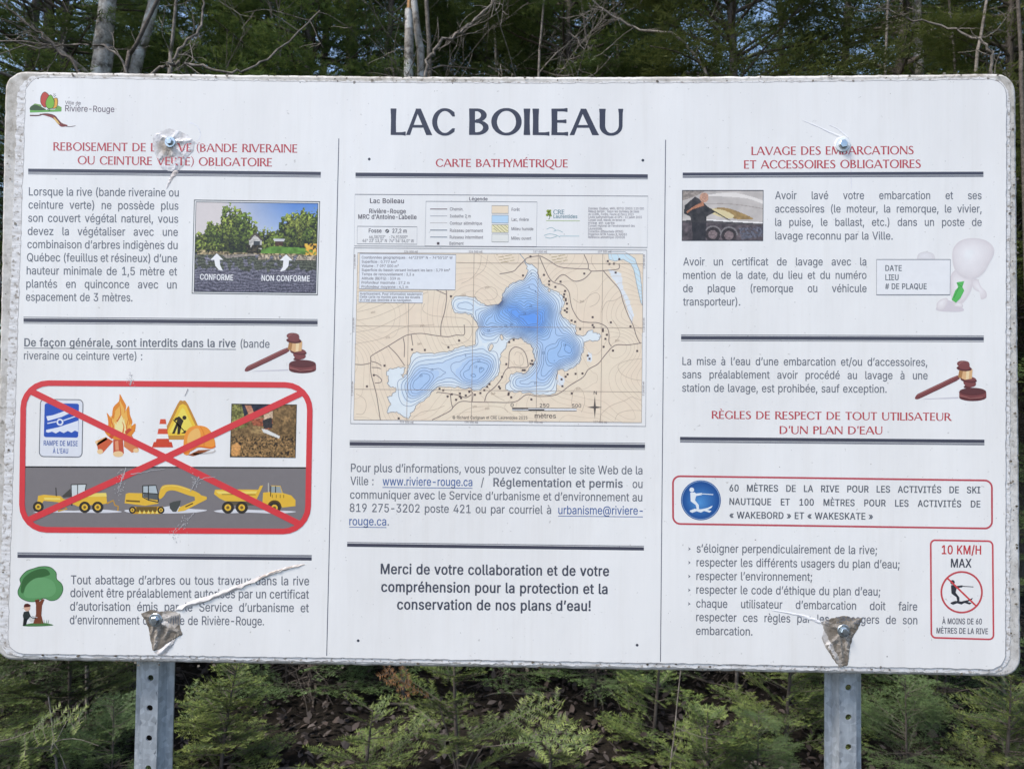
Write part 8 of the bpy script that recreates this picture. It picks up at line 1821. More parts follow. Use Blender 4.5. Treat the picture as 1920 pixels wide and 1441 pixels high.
# scale bar, north arrow, notices
for i, (x0, x1) in enumerate(((1025, 1122), (1122, 1218), (1218, 1315), (1315, 1411))):
    o_ = 6
    a.poly(K5([(x0, 975 + i * 0.6), (x1, 975.6 + i * 0.6), (x1, 982), (x0, 982)]), (60, 58, 60) if i < 2 and i % 2 == 0 or i == 0 else (226, 226, 228), o_)
    a.poly(K5([(x0, 982), (x1, 982), (x1, 989 + i * 0.6), (x0, 988.4 + i * 0.6)]), (60, 58, 60) if i == 1 else (226, 226, 228), o_ + 0.2)
a.line(K5([(1025, 974), (1411, 977), (1411, 992), (1025, 989)]), 1.0, (70, 66, 66), 7, closed=True)
for s, x0, x1, y, cp in (('0', 1015, 1033, 967, 6.8), ('250', 1190, 1247, 969, 6.8), ('500', 1384, 1438, 971, 6.8), ('mètres', 1160, 1287, 1034, 8.6), ('N', 1513, 1532, 893, 6.4)):
    p, q = K5([(x0, y), (x1, y + 1)])
    a.text(s, *p, *q, cp, (92, 82, 80), 'R', 6)
st8 = []
for i in range(8):
    r_ = (68, 9)[i % 2]
    st8.append((1520 + (r_ if i % 4 else r_) * math.sin(i * math.pi / 4) * (0.66 if i % 4 == 2 else 1), 970 - r_ * math.cos(i * math.pi / 4)))
a.poly(K5(st8), (96, 88, 84), 6)
p, q = K5([(668, 1040), (1116, 1042)])
a.text('© Richard Carignan et CRE Laurentides 2015', *p, *q, 5.8, (104, 92, 88), 'R', 6)
for x in (378, 765, 1152, 1538):
    s = '%d mE' % (126000 + 500 * ((x - 378) // 386)) if False else {378: '126 000 mE', 765: '126 500 mE', 1152: '127 000 mE', 1538: '127 500 mE'}[x]
    p, q = K5([(x, 44), (x + 82, 45)])
    a.text(s, *p, *q, 3.6, (140, 128, 126), 'R', 6)
    p, q = K5([(x - 26, 1062), (x + 56, 1066)])
    a.text(s, *p, *q, 3.6, (140, 128, 126), 'R', 6)
for y in (100, 480, 860):
    for x0, dx in ((88, -9), (1822, -3)):
        p, q = K5([(x0 + dx * y / 1000 * 2, y + 40), (x0 + dx * y / 1000 * 2, y - 44)])
        a.text('5 138 000 mN', *p, *q, 3.4, (150, 136, 132), 'R', 6)
q = K5([(112, 50), (688, 57), (684, 268), (108, 262)])
a.poly(q, (228, 231, 236), 6)
a.line(q, 1.1, GB, 7, closed=True)
TB = ["Coordonnées géographiques : 46°23'09\" N - 74°55'10\" W", "Superficie : 0,777 km²", "Volume : 7 097 000 m³", "Superficie du bassin versant incluant les lacs : 3,79 km²", "Temps de renouvellement : 3,3 a", "Altitude (BDTQ) : 339 m", "Profondeur maximale : 27,2 m", "Profondeur moyenne : 4,1 m"]
for i, (s, xe) in enumerate(zip(TB, (668, 335, 345, 653, 437, 353, 410, 402))):
    p, r_ = K5([(124 - 0.2 * i, 81 + 25 * i), (xe, 83 + 25 * i)])
    a.text(s, *p, *r_, 4.9, (106, 96, 100), 'R', 8)
q = K5([(108, 276), (490, 281), (489, 347), (106, 341)])
a.poly(q, (228, 231, 236), 6)
a.line(q, 1.0, GB, 7, closed=True)
for i, (s, xe) in enumerate((("Avertissement. Pour information seulement.", 487), ("Cette carte ne montre pas tous les écueils", 473), ("et n'est pas destinée à la navigation.", 424))):
    p, r_ = K5([(113 - i * 0.3, 297 + 18.5 * i), (xe, 300 + 18.5 * i)])
    a.text(s, *p, *r_, 4.4, (106, 96, 100), 'R', 8)
part(a.build('lake_map', sign), 'tan and blue depth map of the lake')
# ------------------------------------------------------------------ materials of the forest
def foliage_mat(name, a_, b_, new, rough=0.55):
    m, t, b = new_mat(name, rough, 0.35)
    oi = N(t, 'ObjectInfo')
    no, cr = noise_ramp(t, 3.0, [(0.3, a_), (0.7, b_)], detail=4)
    at1 = N(t, 'Attribute'); at1.attribute_name = 'growth'
    c = mixcol(t, cr.outputs[0], new, at1.outputs['Fac'])
    hv = N(t, 'HueSaturation')
    mr = N(t, 'MapRange'); mr.inputs['To Min'].default_value = 0.75; mr.inputs['To Max'].default_value = 1.2
    t.links.new(oi.outputs['Random'], mr.inputs['Value'])
    t.links.new(mr.outputs[0], hv.inputs['Value'])
    t.links.new(c, hv.inputs['Color'])
    t.links.new(hv.outputs[0], b.inputs['Base Color'])
    tr = N(t, 'BsdfTranslucent')
    t.links.new(hv.outputs[0], tr.inputs['Color'])
    ms = N(t, 'MixShader'); ms.inputs[0].default_value = 0.18
    t.links.new(b.outputs[0], ms.inputs[1]); t.links.new(tr.outputs[0], ms.inputs[2])
    t.links.new(ms.outputs[0], t.nodes['Material Output'].inputs['Surface'])
    return m


M['fir'] = foliage_mat('fir_needles', (0.060, 0.098, 0.030), (0.118, 0.162, 0.044), (0.26, 0.30, 0.075))
M['fir_dark'] = foliage_mat('dark_conifer_needles', (0.066, 0.108, 0.042), (0.120, 0.178, 0.060), (0.24, 0.28, 0.08))
M['fir_pale'] = foliage_mat('olive_conifer_needles', (0.092, 0.122, 0.038), (0.145, 0.175, 0.056), (0.24, 0.26, 0.09))
M['fir_dead'] = foliage_mat('dry_needles', (0.20, 0.10, 0.045), (0.30, 0.15, 0.06), (0.30, 0.15, 0.06))


def bark_mat(name, stops, scale, zs=0.3, lichen=None):
    m, t, b = new_mat(name, 0.9, 0.2)
    no, cr = noise_ramp(t, scale, stops, mapping=(1, 1, zs), detail=8, rough=0.7)
    c = cr.outputs[0]
    if lichen:
        no2, cr2 = noise_ramp(t, scale * 0.35, [(0.52, (0, 0, 0)), (0.6, (1, 1, 1))], detail=5)
        c = mixcol(t, c, lichen, cr2.outputs[0])
    t.links.new(c, b.inputs['Base Color'])
    bump(t, b, no.outputs['Fac'], 0.8, 0.02)
    return m


M['bark_pale'] = bark_mat('pale_bark', [(0.36, (0.09, 0.075, 0.06)), (0.5, (0.30, 0.27, 0.235)), (0.66, (0.46, 0.42, 0.37))], 16, 1.0, (0.54, 0.52, 0.48))
M['bark_dark'] = bark_mat('conifer_bark', [(0.3, (0.05, 0.04, 0.034)), (0.7, (0.14, 0.115, 0.095))], 26, 0.4)
M['twig'] = bark_mat('bare_twig', [(0.35, (0.10, 0.082, 0.068)), (0.65, (0.28, 0.245, 0.21))], 24, 1)
M['twig_dark'] = bark_mat('dead_twig', [(0.3, (0.07, 0.058, 0.048)), (0.7, (0.15, 0.125, 0.105))], 30, 1)
M['wood'] = bark_mat('broken_wood', [(0.3, (0.42, 0.22, 0.09)), (0.7, (0.6, 0.36, 0.17))], 30, 0.2)

# ------------------------------------------------------------------ ground and leaf litter
def gz(x, y):
    y = np.asarray(y, float); x = np.asarray(x, float)
    s = np.clip((y - 0.5) / 2.2, 0, 1)
    s = s * s * (3 - 2 * s)
    return -0.22 * s + 0.018 * np.clip(y - 3, 0, 40) + 0.03 * np.sin(x * 1.7 + 0.6 * y) * np.clip(y / 2, 0, 1) + 0.02 * np.sin(y * 2.3 - x * 0.8) * np.clip(y / 2, 0, 1)


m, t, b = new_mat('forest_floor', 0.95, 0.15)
no, cr = noise_ramp(t, 9, [(0.3, (0.010, 0.008, 0.006)), (0.5, (0.020, 0.016, 0.012)), (0.7, (0.040, 0.031, 0.024))], detail=10, rough=0.8)  # shade under the trees put into these near-black browns
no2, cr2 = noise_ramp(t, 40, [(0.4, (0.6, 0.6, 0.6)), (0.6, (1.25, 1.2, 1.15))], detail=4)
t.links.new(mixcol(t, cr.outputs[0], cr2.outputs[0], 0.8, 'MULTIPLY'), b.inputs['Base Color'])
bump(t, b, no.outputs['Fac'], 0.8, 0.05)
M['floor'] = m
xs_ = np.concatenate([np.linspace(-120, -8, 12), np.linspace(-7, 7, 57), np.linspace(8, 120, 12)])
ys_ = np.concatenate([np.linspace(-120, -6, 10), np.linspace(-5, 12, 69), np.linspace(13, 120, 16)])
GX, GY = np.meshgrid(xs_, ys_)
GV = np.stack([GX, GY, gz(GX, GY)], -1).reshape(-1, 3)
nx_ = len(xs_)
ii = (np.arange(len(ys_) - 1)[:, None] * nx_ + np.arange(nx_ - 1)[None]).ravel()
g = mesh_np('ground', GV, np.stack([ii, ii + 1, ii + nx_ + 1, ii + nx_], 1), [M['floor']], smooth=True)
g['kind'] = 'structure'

m, t, b = new_mat('dry_leaf', 0.7, 0.3)
at_ = N(t, 'Attribute'); at_.attribute_name = 'print'
t.links.new(at_.outputs['Color'], b.inputs['Base Color'])
M['leaf'] = m
nl = 15000
lr = np.random.default_rng(77)
lx = lr.uniform(-5, 5, nl); ly = 0.6 + lr.random(nl) ** 1.1 * 4.2
lz = gz(lx, ly) + 0.004 + lr.random(nl) * 0.03
az = lr.uniform(0, 6.283, nl); sz = lr.uniform(0.012, 0.032, nl)
tl = lr.normal(0, 0.45, (nl, 2)); curl = lr.normal(0, 0.35, nl)
base = np.array([(-1, 0, 0), (-0.3, 0.55, 0), (0.4, 0.45, 0), (1.1, 0, 0), (0.4, -0.45, 0), (-0.3, -0.55, 0)])
V = np.zeros((nl, 6, 3))
for k in range(6):
    u, v = base[k, 0] * sz, base[k, 1] * sz
    V[:, k, 0] = lx + u * np.cos(az) - v * np.sin(az)
    V[:, k, 1] = ly + u * np.sin(az) + v * np.cos(az)
    V[:, k, 2] = lz + u * tl[:, 0] + v * tl[:, 1] + np.abs(v) * np.abs(curl) * 1.2
i6 = np.arange(nl)[:, None] * 6
F = np.concatenate([i6 + np.array([[0, 1, 5]]), i6 + np.array([[1, 2, 4]]), i6 + np.array([[1, 4, 5]]), i6 + np.array([[2, 3, 4]])])
lo = mesh_np('leaf_litter', V.reshape(-1, 3), F, [M['leaf']])
lo['kind'] = 'stuff'
ca = lo.data.color_attributes.new('print', 'FLOAT_COLOR', 'POINT')
pal = np.array([(0.040, 0.030, 0.025), (0.055, 0.042, 0.036), (0.026, 0.020, 0.017), (0.095, 0.077, 0.068), (0.062, 0.045, 0.037)])  # leaf browns darkened as well, forest shade put into the colour
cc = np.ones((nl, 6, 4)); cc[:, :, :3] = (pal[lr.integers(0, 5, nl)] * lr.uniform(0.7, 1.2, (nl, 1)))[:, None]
ca.data.foreach_set('color', cc.astype(np.float32).ravel())


# ------------------------------------------------------------------ tubes and needles
class Tubes:
    def __init__(self):
        self.V, self.F, self.n = [], [], 0

    def add(self, pts, radii, k=6):
        P = np.array(pts, float)
        n = len(P)
        r_ = np.interp(np.linspace(0, 1, n), np.linspace(0, 1, len(radii)), radii)
        d = np.gradient(P, axis=0)
        d /= np.linalg.norm(d, axis=1)[:, None] + 1e-9
        ref = np.array([0, 0, 1.0]) if abs(d[0][2]) < 0.8 else np.array([1.0, 0, 0])
        a_ = np.cross(d, ref); a_ /= np.linalg.norm(a_, axis=1)[:, None] + 1e-9
        b_ = np.cross(d, a_)
        q = np.arange(k) * 2 * np.pi / k
        V = P[:, None] + r_[:, None, None] * (np.cos(q)[None, :, None] * a_[:, None] + np.sin(q)[None, :, None] * b_[:, None])
        i = (np.arange(n - 1)[:, None] * k + np.arange(k)[None]); j = (np.arange(n - 1)[:, None] * k + (np.arange(k)[None] + 1) % k)
        F = np.stack([i, j, j + k, i + k], -1).reshape(-1, 4) + self.n
        self.V.append(V.reshape(-1, 3)); self.F.append(F); self.n += n * k

    def build(self, name, mat, parent):
        return mesh_np(name, np.concatenate(self.V), np.concatenate(self.F), [mat], parent, smooth=True)


def wander(p, d, L, n, wob, r_, droop=0.0):
    """crooked line from p along d"""
    p = np.array(p, float); d = np.array(d, float); d /= np.linalg.norm(d)
    out = [p.copy()]
    for i in range(n):
        d = d + r_.normal(0, wob, 3) + np.array([0, 0, droop])
        d /= np.linalg.norm(d)
        p = p + d * L / n
        out.append(p.copy())
    return np.array(out)


def needles(segs, spacing, ln, wd, r_, lift=0.25, new=0.25):
    """flat combed needles along segments; segs rows: p0, p1, side, tip-ness. returns V, F, growth"""
    P0, P1, S = segs[:, 0:3], segs[:, 3:6], segs[:, 6:9]
    tip = segs[:, 9]
    L = np.linalg.norm(P1 - P0, axis=1)
    cnt = np.maximum(1, (L / spacing).astype(int))
    idx = np.repeat(np.arange(len(L)), cnt)
    u = r_.random(len(idx))
    p = P0[idx] + (P1 - P0)[idx] * u[:, None]
    ax = ((P1 - P0) / L[:, None])[idx]
    sd = S[idx] * r_.choice([-1, 1], len(idx))[:, None]
    up = np.cross(ax, S[idx])
    up *= np.sign(up[:, 2:3] + 1e-6)
    d = ax * r_.uniform(0.35, 0.65, (len(idx), 1)) + sd + up * (lift + r_.normal(0, 0.16, (len(idx), 1)))
    d /= np.linalg.norm(d, axis=1)[:, None]
    l = ln * r_.uniform(0.7, 1.15, len(idx))[:, None]
    wv = np.cross(d, up + 0.25 * r_.normal(0, 1, d.shape)); wv /= np.linalg.norm(wv, axis=1)[:, None] + 1e-9
    V = np.stack([p - wv * wd / 2, p + wv * wd / 2, p + d * l], 1)
    n = len(idx)
    gr = np.clip((tip[idx] * (0.5 + 0.5 * u)) * new * 2.4 + r_.normal(0, 0.05, n), 0, 1)
    return V.reshape(-1, 3), np.arange(n * 3).reshape(-1, 3), np.repeat(gr, 3)


def spray(L, step, ratio, depth, r_, ang=0.9, droop=0.12, gap=0.25):
    """flat fir branch along +X: segments with their side vectors"""
    segs, wood = [], []

    def grow(p, d, L, lev, side):
        n = max(2, int(L / step))
        pts = [np.array(p)]
        dd = np.array(d, float)
        for i in range(n):
            dd = dd + r_.normal(0, 0.05, 3) + np.array([0, 0, -droop / n * (1 if lev else 0.6)])
            dd /= np.linalg.norm(dd)
            pts.append(pts[-1] + dd * L / n)
        wood.append((np.array(pts), lev, L))
        for i in range(n):
            ax = pts[i + 1] - pts[i]
            sv = np.cross([0, 0, 1.0], ax); sv /= np.linalg.norm(sv) + 1e-9
            u = i / n
            if lev or u > gap * 0.5:
                segs.append(np.concatenate([pts[i], pts[i + 1], sv, [u ** 3 if lev < depth else u]]))
            if lev < depth and (u > gap or lev):
                for s in (-1, 1):
                    ll = L * ratio * (1 - u) ** 0.8 * r_.uniform(0.75, 1.15) + step * 0.8
                    if ll < step * 0.9 or r_.random() < 0.08:
                        continue
                    a_ = ang * r_.uniform(0.8, 1.1)
                    branch_dir = ax / np.linalg.norm(ax) * math.cos(a_) + sv * s * math.sin(a_) + np.array([0, 0, r_.normal(0, 0.08)])
                    grow(pts[i + 1], branch_dir, ll, lev + 1, s)
    grow((0, 0, 0), (1, 0, 0.15), L, 0, 1)
    return np.array(segs), wood


def stamp_rows(segs, Rm, off):
    o = segs.copy()
    o[:, 0:3] = segs[:, 0:3] @ Rm.T + off
    o[:, 3:6] = segs[:, 3:6] @ Rm.T + off
    o[:, 6:9] = segs[:, 6:9] @ Rm.T
    return o


def rot(azim, el, roll=0.0):
    return np.array(Matrix.Rotation(azim, 3, 'Z') @ Matrix.Rotation(-el, 3, 'Y') @ Matrix.Rotation(roll, 3, 'X'))


def crown_mesh(name, V, F, G, mat, parent):
    o = mesh_np(name, V, F, [mat], parent)
    at1 = o.data.attributes.new('growth', 'FLOAT', 'POINT')
    at1.data.foreach_set('value', G.astype(np.float32))
    return o


def fir(root, H, spread, whorl, per, seed, mat, step=0.036, nl=0.024, nw=0.0042, sp=0.0027, r0=0.012, z0=0.05, el0=0.35, new=0.3, ratio=0.5, keep=1.0, dead=0, shape=0.75, lean=0.0):
    """conifer: trunk and a crown of flat needle-covered branches in whorls"""
    r_ = np.random.default_rng(seed)
    tr = Tubes()
    tp = wander((0, 0, -0.05), (lean, 0, 1), H + 0.05, 10, 0.02, r_)
    tr.add(tp, [r0, r0 * 0.75, r0 * 0.2], 7)
    lib = [[spray(l, step, ratio, 1 if (l < 0.35 * spread or step < 0.05) else 2, r_, gap=0.12 if step < 0.05 else 0.25, ang=1.0 if step < 0.05 else 0.9) for k in range(2)] for l in (0.25 * spread, 0.5 * spread, 0.75 * spread, spread)]
    rows = []
    z = z0
    while z < H * 0.97:
        u = z / H
        for k in range(per):
            if r_.random() > keep:
                continue
            L = spread * ((1 - u) ** shape * 0.95 + 0.08) * r_.uniform(0.75, 1.1)
            li = min(3, max(0, int(L / spread * 4)))
            segs, wood = lib[li][r_.integers(2)]
            s = L / (spread * (0.25, 0.5, 0.75, 1)[li])
            a_ = r_.uniform(0, 6.283)
            Rm = rot(a_, el0 * (0.1 + u) * 1.3 + r_.normal(0, 0.1), r_.normal(0, 0.15)) * s
            zz = min(max(z + r_.normal(0, whorl * 0.22), 0.02), H)
            off = np.array([np.interp(zz, tp[:, 2], tp[:, 0]), np.interp(zz, tp[:, 2], tp[:, 1]), zz])
            o = stamp_rows(segs, Rm, off)
            o[:, 6:9] /= s
            rows.append(o)
            w_ = wood[0][0] @ Rm.T + off
            tr.add(w_[::2] if len(w_) > 6 else w_, [max(r0 * 0.32 * s ** 0.5, 0.0016), 0.001 + r0 * 0.05], 4)
            if step < 0.08:
                for (wp, lev, wl) in wood[1:]:
                    if lev == 1 and wl > 0.08:
                        w2 = wp @ Rm.T + off
                        tr.add(w2[::2] if len(w2) > 4 else w2[[0, -1]], [0.0016, 0.0008], 3)
        z += whorl * (1 - 0.35 * u)
    # leader
    sg = []
    for i in range(6, 10):
        ax = tp[i + 1] - tp[i]
        for q in (0, 1.57):
            sg.append(np.concatenate([tp[i], tp[i + 1], [math.cos(q), math.sin(q), 0.01], [1.0]]))
    rows.append(np.array(sg))
    if dead:
        for k in range(dead):
            zz = r_.uniform(0.1, H * 0.28)
            a_ = r_.uniform(0, 6.283)
            L = spread * r_.uniform(0.2, 0.55)
            w_ = wander((0, 0, zz), (math.cos(a_), math.sin(a_), r_.uniform(-0.3, 0.2)), L, 6, 0.12, r_, -0.03)
            tr.add(w_, [0.007, 0.002], 3)
            for j in range(5):
                i_ = r_.integers(1, 6)
                w2 = wander(w_[i_], r_.normal(0, 1, 3) + (w_[i_] - w_[0]) * 3, L * r_.uniform(0.2, 0.5), 4, 0.2, r_, -0.03)
                tr.add(w2, [0.003, 0.0012], 3)
    V, F, G = needles(np.concatenate(rows), sp, nl, nw, r_, new=new)
    t_ = tr.build('trunk', M['bark_dark'], root)
    c_ = crown_mesh('crown', V, F, G, mat, root)
    return len(F)


def copy_tree(root, name, loc, rz, s, label, cat, group):
    c = root.copy()
    c.name = name
    c.location = loc; c.rotation_euler = (0, 0, rz); c.scale = (s, s, s)
    c['label'] = label; c['category'] = cat
    if group:
        c['group'] = group
    elif 'group' in c:
        del c['group']
    link(c)
    for ch in root.children:
        d = ch.copy()
        link(d, c)
    return c


def spot(px, y, dz=0.0):
    """ground point under the line of sight of a pixel column, y behind the sign"""
    x = float(on_plane(np.array(px, float), np.array(900.0), y)[0])
    return (x, y, float(gz(x, y)) + dz)


NT_ = 0
# near firs below the board: px, y, H, spread, whorl, per, material, new growth, keep, label
NEAR = [
    (-40, 2.1, 1.3, 0.62, 0.13, 5, 'fir', 0.3, 0.9, 'green fir cut off by the left edge below the board'),
    (150, 2.7, 1.3, 0.62, 0.12, 5, 'fir', 0.2, 0.95, 'dense green fir just left of the left post'),
    (425, 2.35, 0.60, 0.42, 0.07, 5, 'fir', 0.5, 1.0, 'bright green low fir just right of the left post'),
    (868, 2.3, 0.84, 0.44, 0.16, 4, 'fir', 0.4, 0.9, 'thin upright fir sapling below the middle of the board'),
    (690, 2.2, 0.40, 0.42, 0.11, 4, 'fir', 0.4, 0.95, 'low spreading fir left of the thin sapling'),
    (1040, 2.25, 0.30, 0.36, 0.10, 4, 'fir', 0.45, 0.95, 'low fir just right of the thin sapling'),
    (1225, 2.7, 0.74, 0.36, 0.13, 4, 'fir', 0.3, 0.9, 'small fir sapling beside a bare upright stick'),
    (1330, 2.3, 0.42, 0.42, 0.09, 5, 'fir', 0.35, 0.95, 'low fir left of the bushy fir by the right post'),
    (1470, 2.9, 1.0, 0.56, 0.11, 5, 'fir', 0.3, 0.95, 'bushy fir just left of the right post'),
    (1690, 3.5, 1.7, 0.70, 0.14, 5, 'fir', 0.15, 0.95, 'dark dense fir right of the right post'),
    (1880, 2.35, 0.62, 0.50, 0.085, 5, 'fir', 0.5, 1.0, 'bright green fir at the far right below the board'),
]
for i, (px, y, H, spd, wh, per, mt, nw_, kp_, lab) in enumerate(NEAR):
    rt = empty('young_fir', spot(px, y), lab, 'fir')
    NT_ += fir(rt, H, spd, wh, per, 100 + i, M[mt], new=nw_, keep=kp_, sp=0.0027 if spd < 0.5 else 0.0032, ratio=0.46, lean=0.05 * (-1) ** i)

def fir_branch(parent_label, p0, p1, y, L_tip, mat, seed, new=0.5):
    """single fir branch with combed needles between two sighted points, its foot in the ground"""
    r_ = np.random.default_rng(seed)
    a_, c_ = at(*p0, y), at(*p1, y - 0.1)
    rt = empty('fir_branch', (a_.x, a_.y, float(gz(a_.x, a_.y))), parent_label, 'fir branch')
    o = rt.location
    d = c_ - a_
    segs, wood = spray(d.length, 0.045, 0.3, 1, r_, gap=0.25, droop=0.02)
    el = math.asin(max(-1, min(1, d.z / d.length)))
    Rm = rot(math.atan2(d.y, d.x), el - 0.1, 0.7 if d.x > 0 else -0.7)
    off = np.array(a_ - o)
    rows = stamp_rows(segs, Rm, off)
    tr = Tubes()
    for (wp, lev, wl) in wood:
        tr.add(wp @ Rm.T + off, [0.0035 if lev == 0 else 0.0018, 0.0012], 4)
    tr.add(cr_curve([np.array((-0.12 * np.sign(d.x), 0.05, -0.05)), off * 0.5 + np.array((-0.06 * np.sign(d.x), 0.03, 0)), off], 4), [0.006, 0.0035], 5)
    tr.build('stem', M['twig_dark'], rt)
    V, F, G = needles(rows, 0.0024, 0.025, 0.0034, r_, new=new)
    crown_mesh('needles', V, F, G, M[mat], rt)


fir_branch('bright fir twig reaching in from the left edge', (-10, 1392), (150, 1350), 1.75, 0, 'fir', 401, 0.6)
fir_branch('dry rust coloured fir branch pointing up left below the map', (822, 1318), (728, 1262), 2.25, 0, 'fir_dead', 402)
fir_branch('long green fir branch slanting up right of the thin sapling', (900, 1384), (1040, 1318), 2.2, 0, 'fir', 403, 0.6)
fir_branch('level green fir branch pointing right at the bottom middle', (905, 1400), (1090, 1372), 2.15, 0, 'fir', 404, 0.6)
# second row of firs, in the shade of the stand
rt = empty('young_fir', spot(620, 4.2), 'shaded dark fir behind the low bright fir', 'fir')
NT_ += fir(rt, 1.9, 0.8, 0.17, 5, 140, M['fir_dark'], step=0.06, sp=0.006, nw=0.003, nl=0.024, new=0.1, dead=14, z0=0.5)
shade_fir = rt
rt2 = empty('young_fir', spot(590, 3.35), 'dark low fir in the shade between the bright fir and the sapling', 'fir')
NT_ += fir(rt2, 0.95, 0.6, 0.13, 5, 141, M['fir_dark'], step=0.06, sp=0.005, nw=0.0032, nl=0.025, new=0.05, dead=16, z0=0.12)
for px, y, s, rz, lab in ((955, 3.5, 1.0, 1.3, 'dark low fir in the shade right of the thin sapling'), (1120, 3.3, 0.9, 2.6, 'dark low fir in the shade beside the pale dead stick'), (1380, 3.7, 1.1, 3.9, 'dark low fir in the shade left of the bushy fir'), (760, 3.45, 0.9, 5.0, 'dark low fir in the shade behind the spreading fir'), (1760, 3.2, 1.0, 0.7, 'dark low fir in the shade left of the bright fir at far right'), (300, 3.6, 1.2, 4.4, 'dark low fir in the shade behind the left post'), (60, 3.3, 1.1, 2.0, 'dark low fir in the shade at far left'), (1700, 2.55, 0.6, 1.6, 'smallest dark fir just right of the right post'), (225, 2.15, 0.5, 3.0, 'smallest dark fir just left of the left post'), (1420, 2.3, 0.45, 4.7, 'smallest dark fir at the bottom left of the right post')):
    copy_tree(rt2, 'young_fir', spot(px, y), rz, s, lab, 'fir', None)
for px, y, s, rz, lab in ((130, 3.6, 1.1, 1.0, 'shaded fir behind the dense fir at far left'), (1060, 4.4, 0.9, 2.2, 'shaded fir behind the thin sapling'), (1350, 4.3, 1.15, 3.1, 'shaded fir behind the low fir of the right half'), (1560, 4.0, 1.1, 4.0, 'shaded fir behind the right post'), (1830, 4.1, 1.2, 5.2, 'shaded fir behind the firs at far right'), (330, 4.4, 1.1, 0.4, 'shaded fir behind the left post'), (900, 5.2, 1.2, 5.6, 'shaded fir deep behind the middle of the board'), (760, 3.9, 0.85, 1.7, 'shaded fir behind the low spreading fir'), (985, 3.7, 0.8, 4.6, 'shaded fir right of the thin sapling'), (1130, 3.8, 0.8, 0.9, 'shaded fir left of the pale dead stick'), (545, 3.5, 0.8, 2.9, 'shaded low fir right of the bright green low fir')):
    copy_tree(rt, 'young_fir', spot(px, y), rz, s, lab, 'fir', None)

# ------------------------------------------------------------------ tall conifers of the stand
big = []
for i, (H, spd, mt, z0) in enumerate(((10.5, 2.1, 'fir_dark', 1.6), (12.5, 2.4, 'fir_dark', 2.2), (8.0, 1.7, 'fir_pale', 1.2))):
    rt = empty('conifer_tree', (0, 0, 0), 'tall conifer out of view beside the board, added to shade the understory', 'conifer', 'tall dark conifers of the forest')
    NT_ += fir(rt, H, spd, 0.34, 5, 200 + i, M[mt], step=0.16, nl=0.075, nw=0.011, sp=0.023, r0=0.085, z0=z0, el0=0.22, new=0.35, dead=26, ratio=0.42, shape=0.8)
    big.append(rt)
big[0].location = spot(70, 6.5)
big[1].location = spot(560, 9.5)
big[2].location = spot(1620, 6.4)
big[2]['label'] = 'olive green conifer behind the pale trunk on the right above the board'
del big[2]['group']
for px, y, H, spd, mt, seed, lab in ((330, 6.2, 8.4, 2.0, 'fir_dark', 235, 'deep green conifer behind the leaning pale trunk'), (880, 6.6, 8.8, 2.0, 'fir_dark', 236, 'deep green conifer behind the snag'), (1050, 5.0, 7.6, 1.8, 'fir_dark', 234, 'deep green conifer right of the title above the board'), (1390, 4.0, 6.9, 1.9, 'fir_pale', 230, 'olive green sunlit conifer right of the middle above the board'), (60, 4.4, 7.2, 1.7, 'fir_dark', 231, 'deep green conifer at the upper left corner above the board'), (560, 5.2, 8.0, 1.9, 'fir_dark', 232, 'deep green conifer between the dim grey trunk and the snag'), (1870, 4.6, 7.0, 1.5, 'fir_pale', 233, 'olive conifer at the upper right corner above the board')):
    rt = empty('conifer_tree', spot(px, y), lab, 'conifer')
    NT_ += fir(rt, H, spd, 0.26, 6, seed, M[mt], step=0.10, nl=0.048, nw=0.0085, sp=0.0095, r0=0.055, z0=2.7, el0=0.2, new=0.5, dead=20, ratio=0.44, shape=0.7)
fr = np.random.default_rng(5)
spots = [(20, 9), (330, 8), (470, 12), (640, 7.5), (980, 8.5), (1090, 7.2), (1270, 9.5), (1560, 8.2), (1820, 9), (1900, 6.6), (880, 12), (1180, 12.5), (1450, 13), (240, 13.5), (720, 13), (1700, 13), (40, 15)]
for px, y in spots:
    copy_tree(big[fr.integers(2)], 'conifer_tree', spot(px, y), fr.uniform(0, 6.28), fr.uniform(0.85, 1.2), 'tall conifer out of view beside the board, added to shade the understory', 'conifer', 'tall dark conifers of the forest')
for px, y in ((-900, 4.6), (-560, 5.6), (-1300, 3.6), (2330, 4.6), (2500, 3.4), (2280, 6.5), (2700, 5.2), (-260, 6.8), (-800, 7.6)):  # unseen conifers to either side of the view, added to shade the understory
    copy_tree(big[fr.integers(2)], 'conifer_tree', spot(px, y), fr.uniform(0, 6.28), fr.uniform(0.85, 1.1), 'tall conifer out of view beside the board, added to shade the understory', 'conifer', 'tall dark conifers of the forest')
for k in range(34):
    y = fr.uniform(15, 34)
    copy_tree(big[fr.integers(2)], 'conifer_tree', spot(fr.uniform(-250, 2170), y), fr.uniform(0, 6.28), fr.uniform(0.8, 1.25), 'tall conifer out of view beside the board, added to shade the understory', 'conifer', 'tall dark conifers of the forest')


